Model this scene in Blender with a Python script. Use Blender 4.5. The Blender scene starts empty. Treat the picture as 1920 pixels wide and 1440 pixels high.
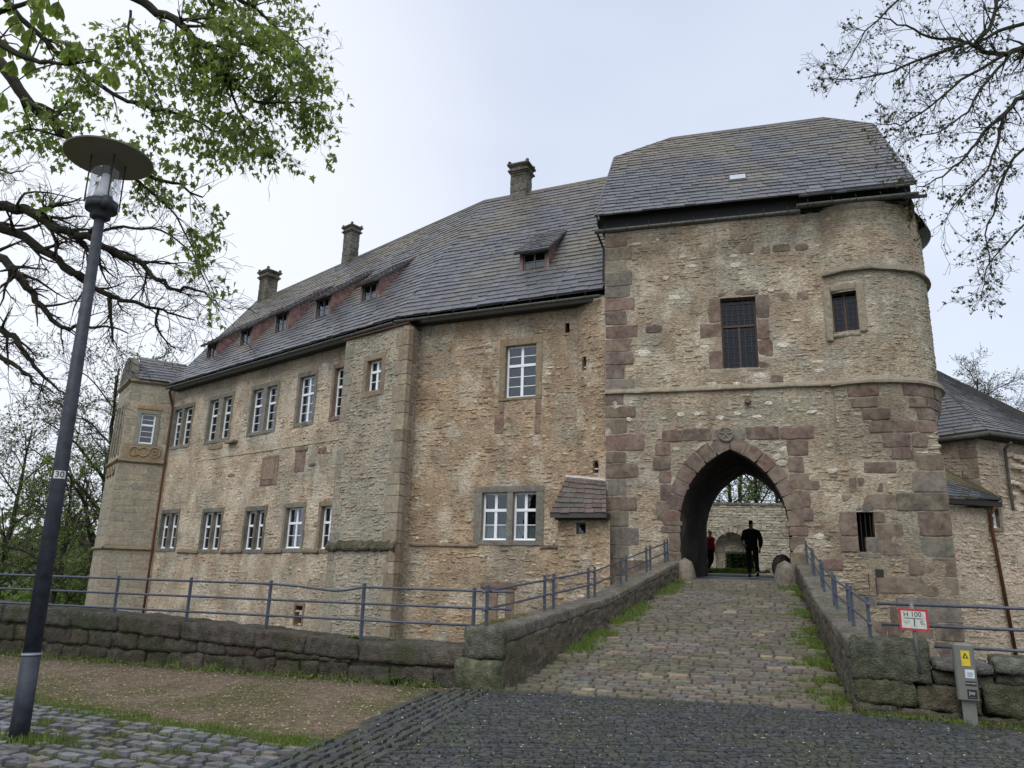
import bpy, math, random
import numpy as np
from mathutils import Vector, Matrix, noise
random.seed(7)
# ---------------------------------------------------------------- camera, sky, sun, exposure
SC = bpy.context.scene
FPX = 1400.0
EYE = Vector((0, 0, 1.6))
_up = Vector(((1115-960)/FPX, (720+4700)/FPX, -1.0)).normalized()
_f = Vector((0, 0, -1.0)); _fh = (_f - _up*_f.dot(_up)).normalized(); _rt = _fh.cross(_up)
ROT = Matrix((_rt, _fh, _up))
cam_d = bpy.data.cameras.new('camera'); cam = bpy.data.objects.new('camera', cam_d)
SC.collection.objects.link(cam); SC.camera = cam
cam_d.sensor_width = 36; cam_d.lens = FPX/1920*36; cam_d.clip_start = 0.05; cam_d.clip_end = 3000
cam.matrix_world = Matrix.Translation(EYE) @ ROT.to_4x4()

W = bpy.data.worlds.new('World'); SC.world = W; W.use_nodes = True
nt = W.node_tree; nt.nodes.clear()
SUN_EL, SUN_AZ = math.radians(52), math.radians(200)      # azimuth measured clockwise from +Y
def wn(t, **k):
    n = nt.nodes.new(t)
    for a, b in k.items(): setattr(n, a, b)
    return n
out = wn('ShaderNodeOutputWorld'); mixs = wn('ShaderNodeMixShader'); mixs.inputs[0].default_value = 0.9
b1 = wn('ShaderNodeBackground'); b1.inputs[1].default_value = 0.1
sky = wn('ShaderNodeTexSky', sky_type='NISHITA', sun_disc=False); sky.sun_elevation = SUN_EL; sky.sun_rotation = SUN_AZ
nt.links.new(sky.outputs[0], b1.inputs[0])
b2 = wn('ShaderNodeBackground'); b2.inputs[1].default_value = 0.79
tc = wn('ShaderNodeTexCoord'); mp = wn('ShaderNodeMapping'); mp.inputs['Scale'].default_value = (1, 1, 2.2)
nz = wn('ShaderNodeTexNoise'); nz.inputs['Scale'].default_value = 1.6; nz.inputs['Detail'].default_value = 3.5; nz.inputs['Roughness'].default_value = 0.5
cr = wn('ShaderNodeValToRGB')
cr.color_ramp.elements[0].position = 0.32; cr.color_ramp.elements[0].color = (0.64, 0.70, 0.86, 1)
cr.color_ramp.elements[1].position = 0.72; cr.color_ramp.elements[1].color = (0.80, 0.87, 1.0, 1)
nt.links.new(tc.outputs['Generated'], mp.inputs[0]); nt.links.new(mp.outputs[0], nz.inputs['Vector']); nt.links.new(nz.outputs[0], cr.inputs[0])
# broad bright region of thin cloud to the upper left
dv = wn('ShaderNodeVectorMath', operation='DOT_PRODUCT'); dv.inputs[1].default_value = (ROT @ Vector(((130-960)/FPX, (720-330)/FPX, -1.0))).normalized()
nt.links.new(tc.outputs['Generated'], dv.inputs[0])
mr = wn('ShaderNodeMapRange', interpolation_type='SMOOTHSTEP'); mr.inputs[1].default_value = 0.84; mr.inputs[2].default_value = 1.0
nt.links.new(dv.outputs['Value'], mr.inputs[0])
mx = wn('ShaderNodeMix', data_type='RGBA'); mx.inputs[7].default_value = (0.96, 0.99, 1.06, 1)
nt.links.new(mr.outputs[0], mx.inputs[0]); nt.links.new(cr.outputs[0], mx.inputs[6])
nt.links.new(mx.outputs[2], b2.inputs[0])
nt.links.new(b1.outputs[0], mixs.inputs[1]); nt.links.new(b2.outputs[0], mixs.inputs[2]); nt.links.new(mixs.outputs[0], out.inputs[0])

sd = bpy.data.lights.new('sun', 'SUN'); sd.energy = 1.5; sd.angle = math.radians(50); sd.color = (1.0, 0.965, 0.90)
sun = bpy.data.objects.new('sun', sd); SC.collection.objects.link(sun)
_s = Vector((math.sin(SUN_AZ)*math.cos(SUN_EL), math.cos(SUN_AZ)*math.cos(SUN_EL), math.sin(SUN_EL)))
sun.rotation_euler = _s.to_track_quat('Z', 'Y').to_euler(); sun.location = (0, -20, 30)
vs = SC.view_settings; SC.display_settings.display_device = 'sRGB'
vs.view_transform = 'Standard'; vs.look = 'None'; vs.exposure = 0.45; vs.gamma = 1.0; vs.use_curve_mapping = False

# ---------------------------------------------------------------- helpers
COL = SC.collection
def ray(px, py): return ROT @ Vector(((px-960)/FPX, (720-py)/FPX, -1.0))
def atz(px, py, z=0.0):
    d = ray(px, py); return EYE + d*((z-EYE.z)/d.z)
def aty(px, py, y):
    d = ray(px, py); return EYE + d*(y/d.y)
def on_plane(px, py, p, n):
    d = ray(px, py); return EYE + d*((Vector(p)-EYE).dot(n)/d.dot(n))
class Face:                       # a vertical wall plane: u runs to the right, z up, d outwards
    def __init__(s, p, ang=None, q=None):
        s.o = Vector((p[0], p[1], 0))
        s.u = (Vector((q[0]-p[0], q[1]-p[1], 0)).normalized() if q is not None else Vector((math.cos(math.radians(ang)), math.sin(math.radians(ang)), 0)))
        s.n = Vector((s.u.y, -s.u.x, 0))
    def __call__(s, u, z, d=0.0): return s.o + s.u*u + s.n*d + Vector((0, 0, z))
    def at(s, px, py, d=0.0):
        P = on_plane(px, py, s.o + s.n*d, s.n); return (P-s.o).dot(s.u), P.z
    def off(s, d): f = Face(s.o + s.n*d, 0); f.u = s.u; f.n = s.n; return f

class MB:                          # collects geometry, builds ONE mesh object
    def __init__(s): s.v = []; s.f = []; s.c = []
    def add(s, v, f, c=(0.5, 0.5, 0.5)):
        b = len(s.v); s.v += [tuple(p) for p in v]; s.f += [tuple(i+b for i in q) for q in f]; s.c += [c]*len(v)
    def quad(s, a, b, c_, d, c=(0.5, 0.5, 0.5)): s.add([a, b, c_, d], [(0, 1, 2, 3)], c)
    def box(s, S, a0, a1, b0, b1, c0, c1, c=(0.5, 0.5, 0.5)):
        v = [S(a, b, d) for d in (c0, c1) for b in (b0, b1) for a in (a0, a1)]
        s.add(v, [(0, 2, 3, 1), (4, 5, 7, 6), (0, 1, 5, 4), (2, 6, 7, 3), (0, 4, 6, 2), (1, 3, 7, 5)], c)
    def tube(s, pts, rad, n=6, c=(0.5, 0.5, 0.5), cap=True):
        pts = [Vector(p) for p in pts]; k = len(pts)
        if not hasattr(rad, '__len__'): rad = [rad]*k
        vs_, fs = [], []
        ref = None
        for i, p in enumerate(pts):
            t = (pts[min(i+1, k-1)] - pts[max(i-1, 0)])
            if t.length < 1e-6: t = Vector((0, 0, 1))
            t.normalize()
            if ref is None: ref = Vector((1, 0, 0)) if abs(t.x) < 0.8 else Vector((0, 1, 0))
            a = (ref - t*ref.dot(t)).normalized(); b = t.cross(a); ref = a
            for j in range(n):
                w = 2*math.pi*j/n; vs_.append(p + (a*math.cos(w)+b*math.sin(w))*rad[i])
        for i in range(k-1):
            for j in range(n):
                j2 = (j+1) % n; fs.append((i*n+j, i*n+j2, (i+1)*n+j2, (i+1)*n+j))
        if cap: fs.append(tuple(range(n))[::-1]); fs.append(tuple((k-1)*n+j for j in range(n)))
        s.add(vs_, fs, c)
    def mesh(s, name, mat, smooth=False):
        me = bpy.data.meshes.new(name); me.from_pydata(s.v, [], s.f)
        ca = me.color_attributes.new('Col', 'FLOAT_COLOR', 'POINT')
        arr = np.ones((len(s.v), 4), dtype=np.float32)
        if s.c: arr[:, :3] = np.array(s.c, dtype=np.float32)
        ca.data.foreach_set('color', arr.ravel())
        if mat: me.materials.append(mat)
        if smooth: me.polygons.foreach_set('use_smooth', [True]*len(me.polygons))
        return me
    def build(s, name, mat, parent=None, smooth=False, kind=None, label=None):
        o = bpy.data.objects.new(name, s.mesh(name, mat, smooth)); COL.objects.link(o)
        if parent: o.parent = parent
        if kind: o['kind'] = kind
        if label: o['label'] = label
        return o
def thing(name, label, cat, group=None, kind=None):
    o = bpy.data.objects.new(name, None); COL.objects.link(o); return tag(o, label, cat, group, kind)
def tag(o, label=None, cat=None, group=None, kind=None):
    for k, v in (('label', label), ('category', cat), ('group', group), ('kind', kind)):
        if v: o[k] = v
    return o
def vary(c, a=0.12, h=0.04):
    k = 1 + random.uniform(-a, a)
    return tuple(max(0.003, x*k*(1+random.uniform(-h, h))) for x in c)
def mixc(a, b, t): return tuple(x+(y-x)*t for x, y in zip(a, b))
def fbm(x, y, z=0.0, s=1.0): return noise.fractal(Vector((x*s, y*s, z*s)), 1.0, 2.0, 4)

# ---------------------------------------------------------------- materials
def base_mat(name):
    m = bpy.data.materials.new(name); m.use_nodes = True
    return m, m.node_tree, m.node_tree.nodes['Principled BSDF']
def stone_mat(name, rough=0.9, scale=9.0, amt=0.5, bump=0.5, dist=0.02, moss=None, mossamt=0.0, fine=70.0, spots=None, spotamt=0.0, spec=0.3, streak=0.0, colour=None, mossscale=0.8, gain=1.0, pits=0.0, bed=1.0, stain=None):
    m, t, p = base_mat(name); N = t.nodes.new; Lk = t.links.new
    if colour is None:
        at = N('ShaderNodeAttribute'); at.attribute_name = 'Col'; src = at.outputs['Color']
    else:
        rg = N('ShaderNodeRGB'); rg.outputs[0].default_value = (*colour, 1); src = rg.outputs[0]
    ge = N('ShaderNodeNewGeometry')
    n1 = N('ShaderNodeTexNoise'); n1.inputs['Scale'].default_value = scale; n1.inputs['Detail'].default_value = 8; n1.inputs['Roughness'].default_value = 0.65
    mpb = N('ShaderNodeMapping'); mpb.inputs['Scale'].default_value = (1, 1, bed); Lk(ge.outputs['Position'], mpb.inputs[0]); Lk(mpb.outputs[0], n1.inputs['Vector'])
    mr = N('ShaderNodeMapRange'); mr.inputs[1].default_value = 0.3; mr.inputs[2].default_value = 0.7; mr.inputs[3].default_value = (1-amt)*gain; mr.inputs[4].default_value = (1+amt)*gain
    Lk(n1.outputs[0], mr.inputs[0])
    mu = N('ShaderNodeMix'); mu.data_type = 'RGBA'; mu.blend_type = 'MULTIPLY'; mu.inputs[0].default_value = 1
    Lk(src, mu.inputs[6]); Lk(mr.outputs[0], mu.inputs[7]); col = mu.outputs[2]
    def layer(col, scl, lo, hi, colr, strength, zs=1.0):
        mp = N('ShaderNodeMapping'); mp.inputs['Scale'].default_value = (1, 1, zs); Lk(ge.outputs['Position'], mp.inputs[0])
        nn = N('ShaderNodeTexNoise'); nn.inputs['Scale'].default_value = scl; nn.inputs['Detail'].default_value = 6; nn.inputs['Roughness'].default_value = 0.7
        Lk(mp.outputs[0], nn.inputs['Vector'])
        r = N('ShaderNodeMapRange'); r.inputs[1].default_value = lo; r.inputs[2].default_value = hi; r.inputs[4].default_value = strength; r.clamp = True
        Lk(nn.outputs[0], r.inputs[0])
        x = N('ShaderNodeMix'); x.data_type = 'RGBA'; x.inputs[7].default_value = (*colr, 1); Lk(r.outputs[0], x.inputs[0]); Lk(col, x.inputs[6]); return x.outputs[2]
    if moss: col = layer(col, mossscale, 0.45, 0.62, moss, mossamt)
    if stain: col = layer(col, .9, 0.52, 0.68, stain, .55, 1.0)
    if stain: col = layer(col, 2.2, 0.56, 0.72, (0.13, 0.105, 0.075), .6, .45)
    if pits: col = layer(col, 30.0, 0.60, 0.70, (0.09, 0.07, 0.045), pits, 1.8)
    if pits: col = layer(col, 5.0, 0.55, 0.75, (0.17, 0.145, 0.10), pits*.8, 1.3)
    if streak: col = layer(col, 3.0, 0.5, 0.75, (0.02, 0.02, 0.018), streak, 0.12)
    if spots: col = layer(col, 38.0, 0.62, 0.66, spots, spotamt)
    Lk(col, p.inputs['Base Color']); p.inputs['Roughness'].default_value = rough; p.inputs['Specular IOR Level'].default_value = spec
    if bump:
        n2 = N('ShaderNodeTexNoise'); n2.inputs['Scale'].default_value = fine; n2.inputs['Detail'].default_value = 5; Lk(ge.outputs['Position'], n2.inputs['Vector'])
        ad = N('ShaderNodeMath'); ad.operation = 'ADD'; Lk(n1.outputs[0], ad.inputs[0]); Lk(n2.outputs[0], ad.inputs[1])
        bp = N('ShaderNodeBump'); bp.inputs['Strength'].default_value = bump; bp.inputs['Distance'].default_value = dist
        Lk(ad.outputs[0], bp.inputs['Height']); Lk(bp.outputs[0], p.inputs['Normal'])
    return m
def plain_mat(name, col, rough=0.6, metal=0.0, spec=0.5, noise_amt=0.15, scale=20):
    m = stone_mat(name, rough, scale, noise_amt, 0.12, 0.003, spec=spec, colour=col); m.node_tree.nodes['Principled BSDF'].inputs['Metallic'].default_value = metal
    return m
def leaf_mat(name, trans=0.45):
    m, t, p = base_mat(name); N = t.nodes.new; Lk = t.links.new
    at = N('ShaderNodeAttribute'); at.attribute_name = 'Col'
    p.inputs['Roughness'].default_value = 0.5; p.inputs['Specular IOR Level'].default_value = 0.3; Lk(at.outputs[0], p.inputs['Base Color'])
    tr = N('ShaderNodeBsdfTranslucent'); mu = N('ShaderNodeMix'); mu.data_type = 'RGBA'; mu.blend_type = 'MULTIPLY'; mu.inputs[0].default_value = 1; mu.inputs[7].default_value = (1.35, 1.45, 0.85, 1)
    Lk(at.outputs[0], mu.inputs[6]); Lk(mu.outputs[2], tr.inputs[0])
    ms = N('ShaderNodeMixShader'); ms.inputs[0].default_value = trans; Lk(p.outputs[0], ms.inputs[1]); Lk(tr.outputs[0], ms.inputs[2])
    Lk(ms.outputs[0], t.nodes['Material Output'].inputs[0]); return m
def glass_mat(name, tint=(0.75, 0.8, 0.8), refl=0.9):
    m, t, p = base_mat(name); N = t.nodes.new; Lk = t.links.new
    gl = N('ShaderNodeBsdfGlossy'); gl.inputs['Roughness'].default_value = 0.02; gl.inputs['Color'].default_value = (0.95, 0.97, 1, 1)
    tr = N('ShaderNodeBsdfTransparent'); tr.inputs[0].default_value = (*tint, 1)
    fr = N('ShaderNodeFresnel'); fr.inputs[0].default_value = 1.6
    ge = N('ShaderNodeNewGeometry'); nn = N('ShaderNodeTexNoise'); nn.inputs['Scale'].default_value = 3; Lk(ge.outputs['Position'], nn.inputs['Vector'])
    bp = N('ShaderNodeBump'); bp.inputs['Strength'].default_value = 0.15; bp.inputs['Distance'].default_value = 0.02; Lk(nn.outputs[0], bp.inputs['Height']); Lk(bp.outputs[0], gl.inputs['Normal'])
    ma = N('ShaderNodeMath'); ma.operation = 'MULTIPLY_ADD'; ma.inputs[1].default_value = refl; ma.inputs[2].default_value = 0.02; Lk(fr.outputs[0], ma.inputs[0])
    ms = N('ShaderNodeMixShader'); Lk(ma.outputs[0], ms.inputs[0]); Lk(tr.outputs[0], ms.inputs[1]); Lk(gl.outputs[0], ms.inputs[2])
    Lk(ms.outputs[0], t.nodes['Material Output'].inputs[0]); return m

M_RUB = stone_mat('rubble_stone', 0.92, 17, 0.5, 1.0, 0.03, gain=1.55, pits=.75, bed=2.0, fine=55, stain=(0.22, 0.165, 0.11))
M_ASH = stone_mat('sandstone_block', 0.88, 9, 0.4, 0.9, 0.02, streak=0.25, moss=(0.30, 0.255, 0.19), mossamt=0.6, mossscale=2.6, gain=1.1, pits=.3)
M_MOR = stone_mat('lime_mortar', 0.95, 11, 0.5, 1.0, 0.05, fine=34, gain=1.5, pits=.75, bed=1.8, stain=(0.22, 0.165, 0.11))
M_OLD = stone_mat('mossy_stone', 0.85, 8, 0.6, 1.0, 0.04, moss=(0.045, 0.055, 0.02), mossamt=0.85, pits=.4, fine=45, spots=(0.32, 0.32, 0.27), spotamt=0.8, mossscale=1.4)
M_PAR = stone_mat('weathered_parapet', 0.9, 12, 0.6, 1.0, 0.03, gain=1.5, moss=(0.075, 0.07, 0.03), mossamt=0.6, fine=40, spots=(0.36, 0.36, 0.31), spotamt=0.85, streak=0.5, mossscale=1.0)
M_SLATE = stone_mat('wet_slate', 0.42, 10, 0.25, 0.35, 0.008, spec=0.6, gain=1.15)
M_SETT = stone_mat('wet_basalt', 0.5, 16, 0.35, 0.6, 0.006, spec=0.35, gain=.8, moss=(0.05, .052, .035), mossamt=.5, mossscale=1.1)
M_COB = stone_mat('sandstone_cobble', 0.7, 16, 0.4, 0.8, 0.01, spec=0.35, gain=.95, moss=(0.12, .105, .07), mossamt=.4, mossscale=1.3)
M_SOIL = stone_mat('joint_soil', 0.95, 12, 0.5, 1.0, 0.02)
M_GRAV = stone_mat('gravel', 0.95, 9, 0.45, 1.0, 0.04, fine=80, gain=1.0, pits=.5)
M_RAIL = plain_mat('blue_grey_paint', (0.075, 0.09, 0.115), 0.5, 0.2, 0.5, 0.5, 30)
M_POLE = plain_mat('dark_lamp_paint', (0.035, 0.04, 0.052), 0.6, 0.0, 0.35, 0.5, 9)
M_WHITE = plain_mat('white_window_paint', (0.84, 0.86, 0.88), 0.45, 0, 0.5, 0.04)
M_LEAD = plain_mat('lead_bars', (0.03, 0.03, 0.032), 0.5, 0.3)
M_BROWN = plain_mat('brown_window_wood', (0.07, 0.04, 0.028), 0.7)
M_RUST = plain_mat('rusty_pipe', (0.10, 0.042, 0.02), 0.6, 0.3, 0.4, 0.4)
M_DARK = plain_mat('dark_timber', (0.02, 0.019, 0.018), 0.8)
M_IRON = plain_mat('dark_iron', (0.03, 0.025, 0.022), 0.6, 0.4)
M_ROOM = plain_mat('painted_room_dark', (0.03, 0.028, 0.025), 0.9)  # unlit depth behind openings, painted as a near-black colour
M_CURT = plain_mat('curtain_cloth', (0.7, 0.7, 0.7), 0.9, 0, 0.2, 0.05)
M_GUT = stone_mat('aged_gutter', 0.7, 12, 0.5, 0.3, 0.01, colour=(0.085, 0.088, 0.075))
M_GLASS = glass_mat('window_glass')
M_OLDG = glass_mat('old_leaded_glass', (0.25, 0.24, 0.22), 0.35)
M_LAMPG = glass_mat('lamp_glass', (0.97, 0.98, 0.99), .5)
M_LEAF = leaf_mat('spring_leaf', 0.62)
M_GRASS = leaf_mat('grass_blade', 0.25)
M_BARK = stone_mat('bark', 0.95, 16, 0.5, 0.8, 0.02, moss=(0.035, 0.045, 0.015), mossamt=0.5)
M_LITTER = stone_mat('fallen_petals', 0.8, 20, 0.1, 0)

# ---------------------------------------------------------------- stone pieces
def piece(S, outline, d0, d1, inset=0.14, jd=0.006):
    """flat irregular stone: outline in (a,b), rising from d0 to d1; returns verts, faces"""
    n = len(outline); ca = sum(p[0] for p in outline)/n; cb = sum(p[1] for p in outline)/n
    v = [S(a, b, d0) for a, b in outline]
    v += [S(a+(ca-a)*inset, b+(cb-b)*inset, d1+random.uniform(-jd, jd)) for a, b in outline]
    v.append(S(ca, cb, d1+random.uniform(0, jd*1.5)))
    f = [(i, (i+1) % n, n+(i+1) % n, n+i) for i in range(n)] + [(n+i, n+(i+1) % n, 2*n) for i in range(n)]
    return v, f
def blob_outline(a0, a1, b0, b1, j=0.0, n=8):
    ca, cb, w, h = (a0+a1)/2, (b0+b1)/2, (a1-a0)/2, (b1-b0)/2; o = []; t = random.uniform(-.14, .14); p0 = random.uniform(0, .7)
    for i in range(n):
        an = p0+2*math.pi*i/n; c, s_ = math.cos(an), math.sin(an); r = (abs(c)**2.8+abs(s_)**2.8)**(-1/2.8)*random.uniform(.8, 1.08)
        x, y = w*r*c, h*r*s_; o.append((ca+x, cb+y+x*t))
    return o
def rect_outline(a0, a1, b0, b1, j, n=6, cut=0.28):
    w, h = a1-a0, b1-b0; c = min(w, h)*cut
    R = random.uniform
    if n <= 6:
        pts = [(a0+R(0, c), b0), (a1-R(0, c), b0), (a1, b0+h*R(.3, .7)), (a1-R(0, c), b1), (a0+R(0, c), b1), (a0, b0+h*R(.3, .7))]
    else:
        pts = [(a0+R(.2, 1)*c, b0), (a0+w*.5, b0), (a1-R(.2, 1)*c, b0), (a1, b0+R(.2, 1)*c), (a1, b1-R(.2, 1)*c), (a1-R(.2, 1)*c, b1), (a0+w*.5, b1), (a0+R(.2, 1)*c, b1), (a0, b1-R(.2, 1)*c), (a0, b0+R(.2, 1)*c)]
    return [(a+R(-j, j), b+R(-j, j)) for a, b in pts]
def courses(S, a0, a1, b0, b1, skip, colf, hr, wr, gap=0.012, dr=(0.004, 0.05), j=0.012, n=6, cut=0.28, drop=0.0, lay=0.015, base=-0.02, inset=0.14, blob=False):
    """irregular courses of stones over a surface; skip(a,b,w,h) -> True leaves one out"""
    res = []; b = b0
    while b < b1-0.02:
        h = min(random.uniform(*hr), b1-b); a = a0-random.uniform(0, wr[0])
        ph = random.uniform(0, 9)
        while a < a1:
            w = random.uniform(*wr)*(0.7 + h/hr[1]*0.5)
            x0, x1 = max(a, a0), min(a+w, a1)
            if x1-x0 > 0.04 and random.random() >= drop:
                off = lay*math.sin(a*1.7+ph)
                hh = h*random.uniform(0.82, 1.0)
                if not skip((x0+x1)/2, b+h/2, x1-x0, h):
                    if blob:
                        hh = h*random.uniform(.45, 1.12); sh = random.uniform(-.12, .3)*h
                        o = blob_outline(x0-.01, x1+.004, b+off+sh, b+off+sh+hh)
                    else: o = rect_outline(x0+gap/2, x1-gap/2, b+off+gap/2, b+off+hh-gap/2, j, n, cut)
                    v, f = piece(S, o, base, random.uniform(*dr), inset)
                    res.append((v, f, colf((x0+x1)/2, b+h/2), (x1-x0)*h))
            a += w
        b += h
    return res
def place_pieces(pieces, name, mat, parent, kmax=280, key=None, loose='small_stones', kind_mat=None, smooth=False):
    pieces.sort(key=key or (lambda p: -p[3]))
    for v, f, c, _ in pieces[:kmax]:
        m = MB(); m.add(v, f, c); m.build(name, mat, parent, smooth)
    if pieces[kmax:]:
        m = MB()
        for v, f, c, _ in pieces[kmax:]: m.add(v, f, c)
        m.build(loose, mat, parent, smooth, kind='stuff')
def near_key(p): 
    q = Vector(p[0][0]) - EYE; return q.length_squared/(p[3]+1e-4)
def no_skip(a, b, w, h): return False
def rects_skip(rects, extra=None):
    def f(a, b, w, h):
        for (x0, x1, y0, y1) in rects:
            if a+w*.2 > x0 and a-w*.2 < x1 and b+h*.25 > y0 and b-h*.25 < y1: return True
        return bool(extra and extra(a, b, w, h))
    return f
def wall_sheet(S, a0, a1, b0, b1, holes, step=0.16, amp=0.012, colf=None, hole_fn=None):
    """wall face as a slightly uneven grid with openings left out"""
    A = set([a0, a1]); B = set([b0, b1])
    for h in holes:
        for x in h[:2]:
            if a0 < x < a1: A.add(x)
        for x in h[2:]:
            if b0 < x < b1: B.add(x)
    def fill(s):
        s = sorted(s); r = []
        for p, q in zip(s, s[1:]):
            k = max(1, int(round((q-p)/step))); r += [p+(q-p)*i/k for i in range(k)]
        return r+[s[-1]]
    A, B = fill(A), fill(B); m = MB(); na = len(A)
    V = []
    for b in B:
        for a in A:
            p = S(a, b, 0); d = amp*2*fbm(p[0]+3.1, p[1], p[2], 1.7)
            V.append(S(a, b, d))
    Fq = []
    for i in range(len(B)-1):
        for k in range(na-1):
            ca, cb = (A[k]+A[k+1])/2, (B[i]+B[i+1])/2
            if any(h[0] < ca < h[1] and h[2] < cb < h[3] for h in holes): continue
            if hole_fn and hole_fn(ca, cb): continue
            q = i*na+k; Fq.append((q, q+1, q+na+1, q+na))
    m.add(V, Fq)
    if colf:
        k = 0; cs = []
        for b in B:
            for a in A: cs.append(colf(a, b))
        m.c = cs
    return m
def rough_block(S, a0, a1, b0, b1, c0, c1, r=0.03, amp=0.015, cell=0.1, col=(0.2, 0.2, 0.18), seed=0):
    """rounded, uneven block: a along, b up, c outwards"""
    hs = [(a1-a0)/2, (b1-b0)/2, (c1-c0)/2]; ct = [(a0+a1)/2, (b0+b1)/2, (c0+c1)/2]; r = min(r, *[h*.8 for h in hs])
    n = [max(2, min(26, int(2*h/cell)+1)) for h in hs]
    idx = {}; V = []; Fq = []
    def vid(i, j, k):
        key = (i, j, k)
        if key not in idx:
            p = Vector([(-h+2*h*q/m) for h, q, m in zip(hs, key, n)])
            q = Vector([max(-(h-r), min(h-r, x)) for h, x in zip(hs, p)])
            e = p-q
            if e.length > 1e-6: p = q + e.normalized()*r
            dn = Vector([x/h for x, h in zip(p, hs)])
            w = noise.noise(Vector((p.x*4+seed*7.3, p.y*4, p.z*4)))*amp*1.4 + (.35-abs(noise.noise(Vector((p.x*7+seed, p.y*10, p.z*8)))))*amp*1.3 + noise.noise(Vector((p.x*22+seed, p.y*26, p.z*22)))*amp*.8
            p = p + Vector([math.copysign(abs(x)**6, x) for x in dn])*w
            idx[key] = len(V); V.append(S(ct[0]+p.x, ct[1]+p.y, ct[2]+p.z))
        return idx[key]
    N0, N1, N2 = n
    for i in range(N0):
        for j in range(N1):
            Fq.append((vid(i, j, N2), vid(i+1, j, N2), vid(i+1, j+1, N2), vid(i, j+1, N2)))
            Fq.append((vid(i, j, 0), vid(i, j+1, 0), vid(i+1, j+1, 0), vid(i+1, j, 0)))
    for i in range(N0):
        for k in range(N2):
            Fq.append((vid(i, N1, k), vid(i, N1, k+1), vid(i+1, N1, k+1), vid(i+1, N1, k)))
            Fq.append((vid(i, 0, k), vid(i+1, 0, k), vid(i+1, 0, k+1), vid(i, 0, k+1)))
    for j in range(N1):
        for k in range(N2):
            Fq.append((vid(0, j, k), vid(0, j, k+1), vid(0, j+1, k+1), vid(0, j+1, k)))
            Fq.append((vid(N0, j, k), vid(N0, j+1, k), vid(N0, j+1, k+1), vid(N0, j, k+1)))
    m = MB(); m.add(V, Fq, col); return m
def ashlar(S, a0, a1, b0, b1, d0, d1, col, parent, name='stone', mat=None, j=0.012, bev=0.02, smooth=False):
    """dressed block with slightly worn outline"""
    R = random.uniform; c = min(a1-a0, b1-b0); j = j*2.2 if j > .01 else j
    o = [(a0+R(0, j), b0+R(0, j)), ((a0+a1)/2, b0+R(-j, j)*.5), (a1-R(0, j), b0+R(0, j)), (a1-R(-j, j)*.5, (b0+b1)/2), (a1-R(0, j), b1-R(0, j)), ((a0+a1)/2, b1-R(-j, j)*.5), (a0+R(0, j), b1-R(0, j)), (a0+R(-j, j)*.5, (b0+b1)/2)]
    n = 8; ca, cb = (a0+a1)/2, (b0+b1)/2
    def ins(a, b): return (a+math.copysign(min(bev, abs(ca-a)), ca-a) if abs(ca-a) > 1e-4 else a, b+math.copysign(min(bev, abs(cb-b)), cb-b) if abs(cb-b) > 1e-4 else b)
    v = [S(a, b, d0) for a, b in o] + [S(a, b, d1-bev*.5) for a, b in o] + [S(*ins(a, b), d1+R(-.003, .003)) for a, b in o] + [S(ca, cb, d1+0.004)]
    f = [(i, (i+1) % n, n+(i+1) % n, n+i) for i in range(n)] + [(n+i, n+(i+1) % n, 2*n+(i+1) % n, 2*n+i) for i in range(n)] + [(2*n+i, 2*n+(i+1) % n, 3*n) for i in range(n)]
    m = MB(); m.add(v, f, col); return m.build(name, mat or M_ASH, parent, smooth)

RED = (0.165, 0.105, 0.085); DRED = (0.135, 0.096, 0.08); BRN = (0.155, 0.12, 0.09); GRY = (0.165, 0.148, 0.124); TAN = (0.33, 0.265, 0.185)
def patina(c, a, b, s=.55, o=0.0):
    k = fbm(a*s+o, b*s, 5); q = fbm(a*s*2.3+o, b*s*1.7, 8)
    if k > .08: c = mixc(c, (0.235, 0.22, 0.175), min(.7, (k-.08)*3))
    if q > .12: c = mixc(c, (0.25, 0.18, 0.125), min(.5, (q-.12)*2.4))
    if q < -.15: c = mixc(c, (0.42, 0.37, 0.29), min(.6, (-q-.15)*3))
    return c
def pick(pal): 
    t = random.random()*sum(w for w, _ in pal)
    for w, c in pal:
        t -= w
        if t <= 0: return c
    return pal[-1][1]
# ---------------------------------------------------------------- key planes of the castle
TF = Face((2.84, 22.0), -16.6)                 # gate tower front
MF = Face((2.95, 22.55), -24.0)                # middle wall of the wing
LF = Face((-6.3, 27.65), -40.5)                # long left wall
Pa, Pb = Vector((-6.23, 26.7, 0)), Vector((-3.6, 24.56, 0))
PF = Face(Pa, q=Pb)                            # angular tower front face
PW = (Pb-Pa).length
PS = Face(Pb, q=(-3.28, 25.45))                # its narrow right face
Eo = LF(-14.05, 0)
BF = Face(Eo, 25)                              # oriel face towards us
BW = 2.06
BS = Face(BF(-BW, 0) + Vector((math.cos(math.radians(126)), math.sin(math.radians(126)), 0))*3.2, q=BF(-BW, 0))
BASE = -3.2
def meet(f, g):                                # corner of two wall planes (plan)
    A = f.o; d = f.u; t = (g.o-A).dot(g.n)/d.dot(g.n); return t

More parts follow.
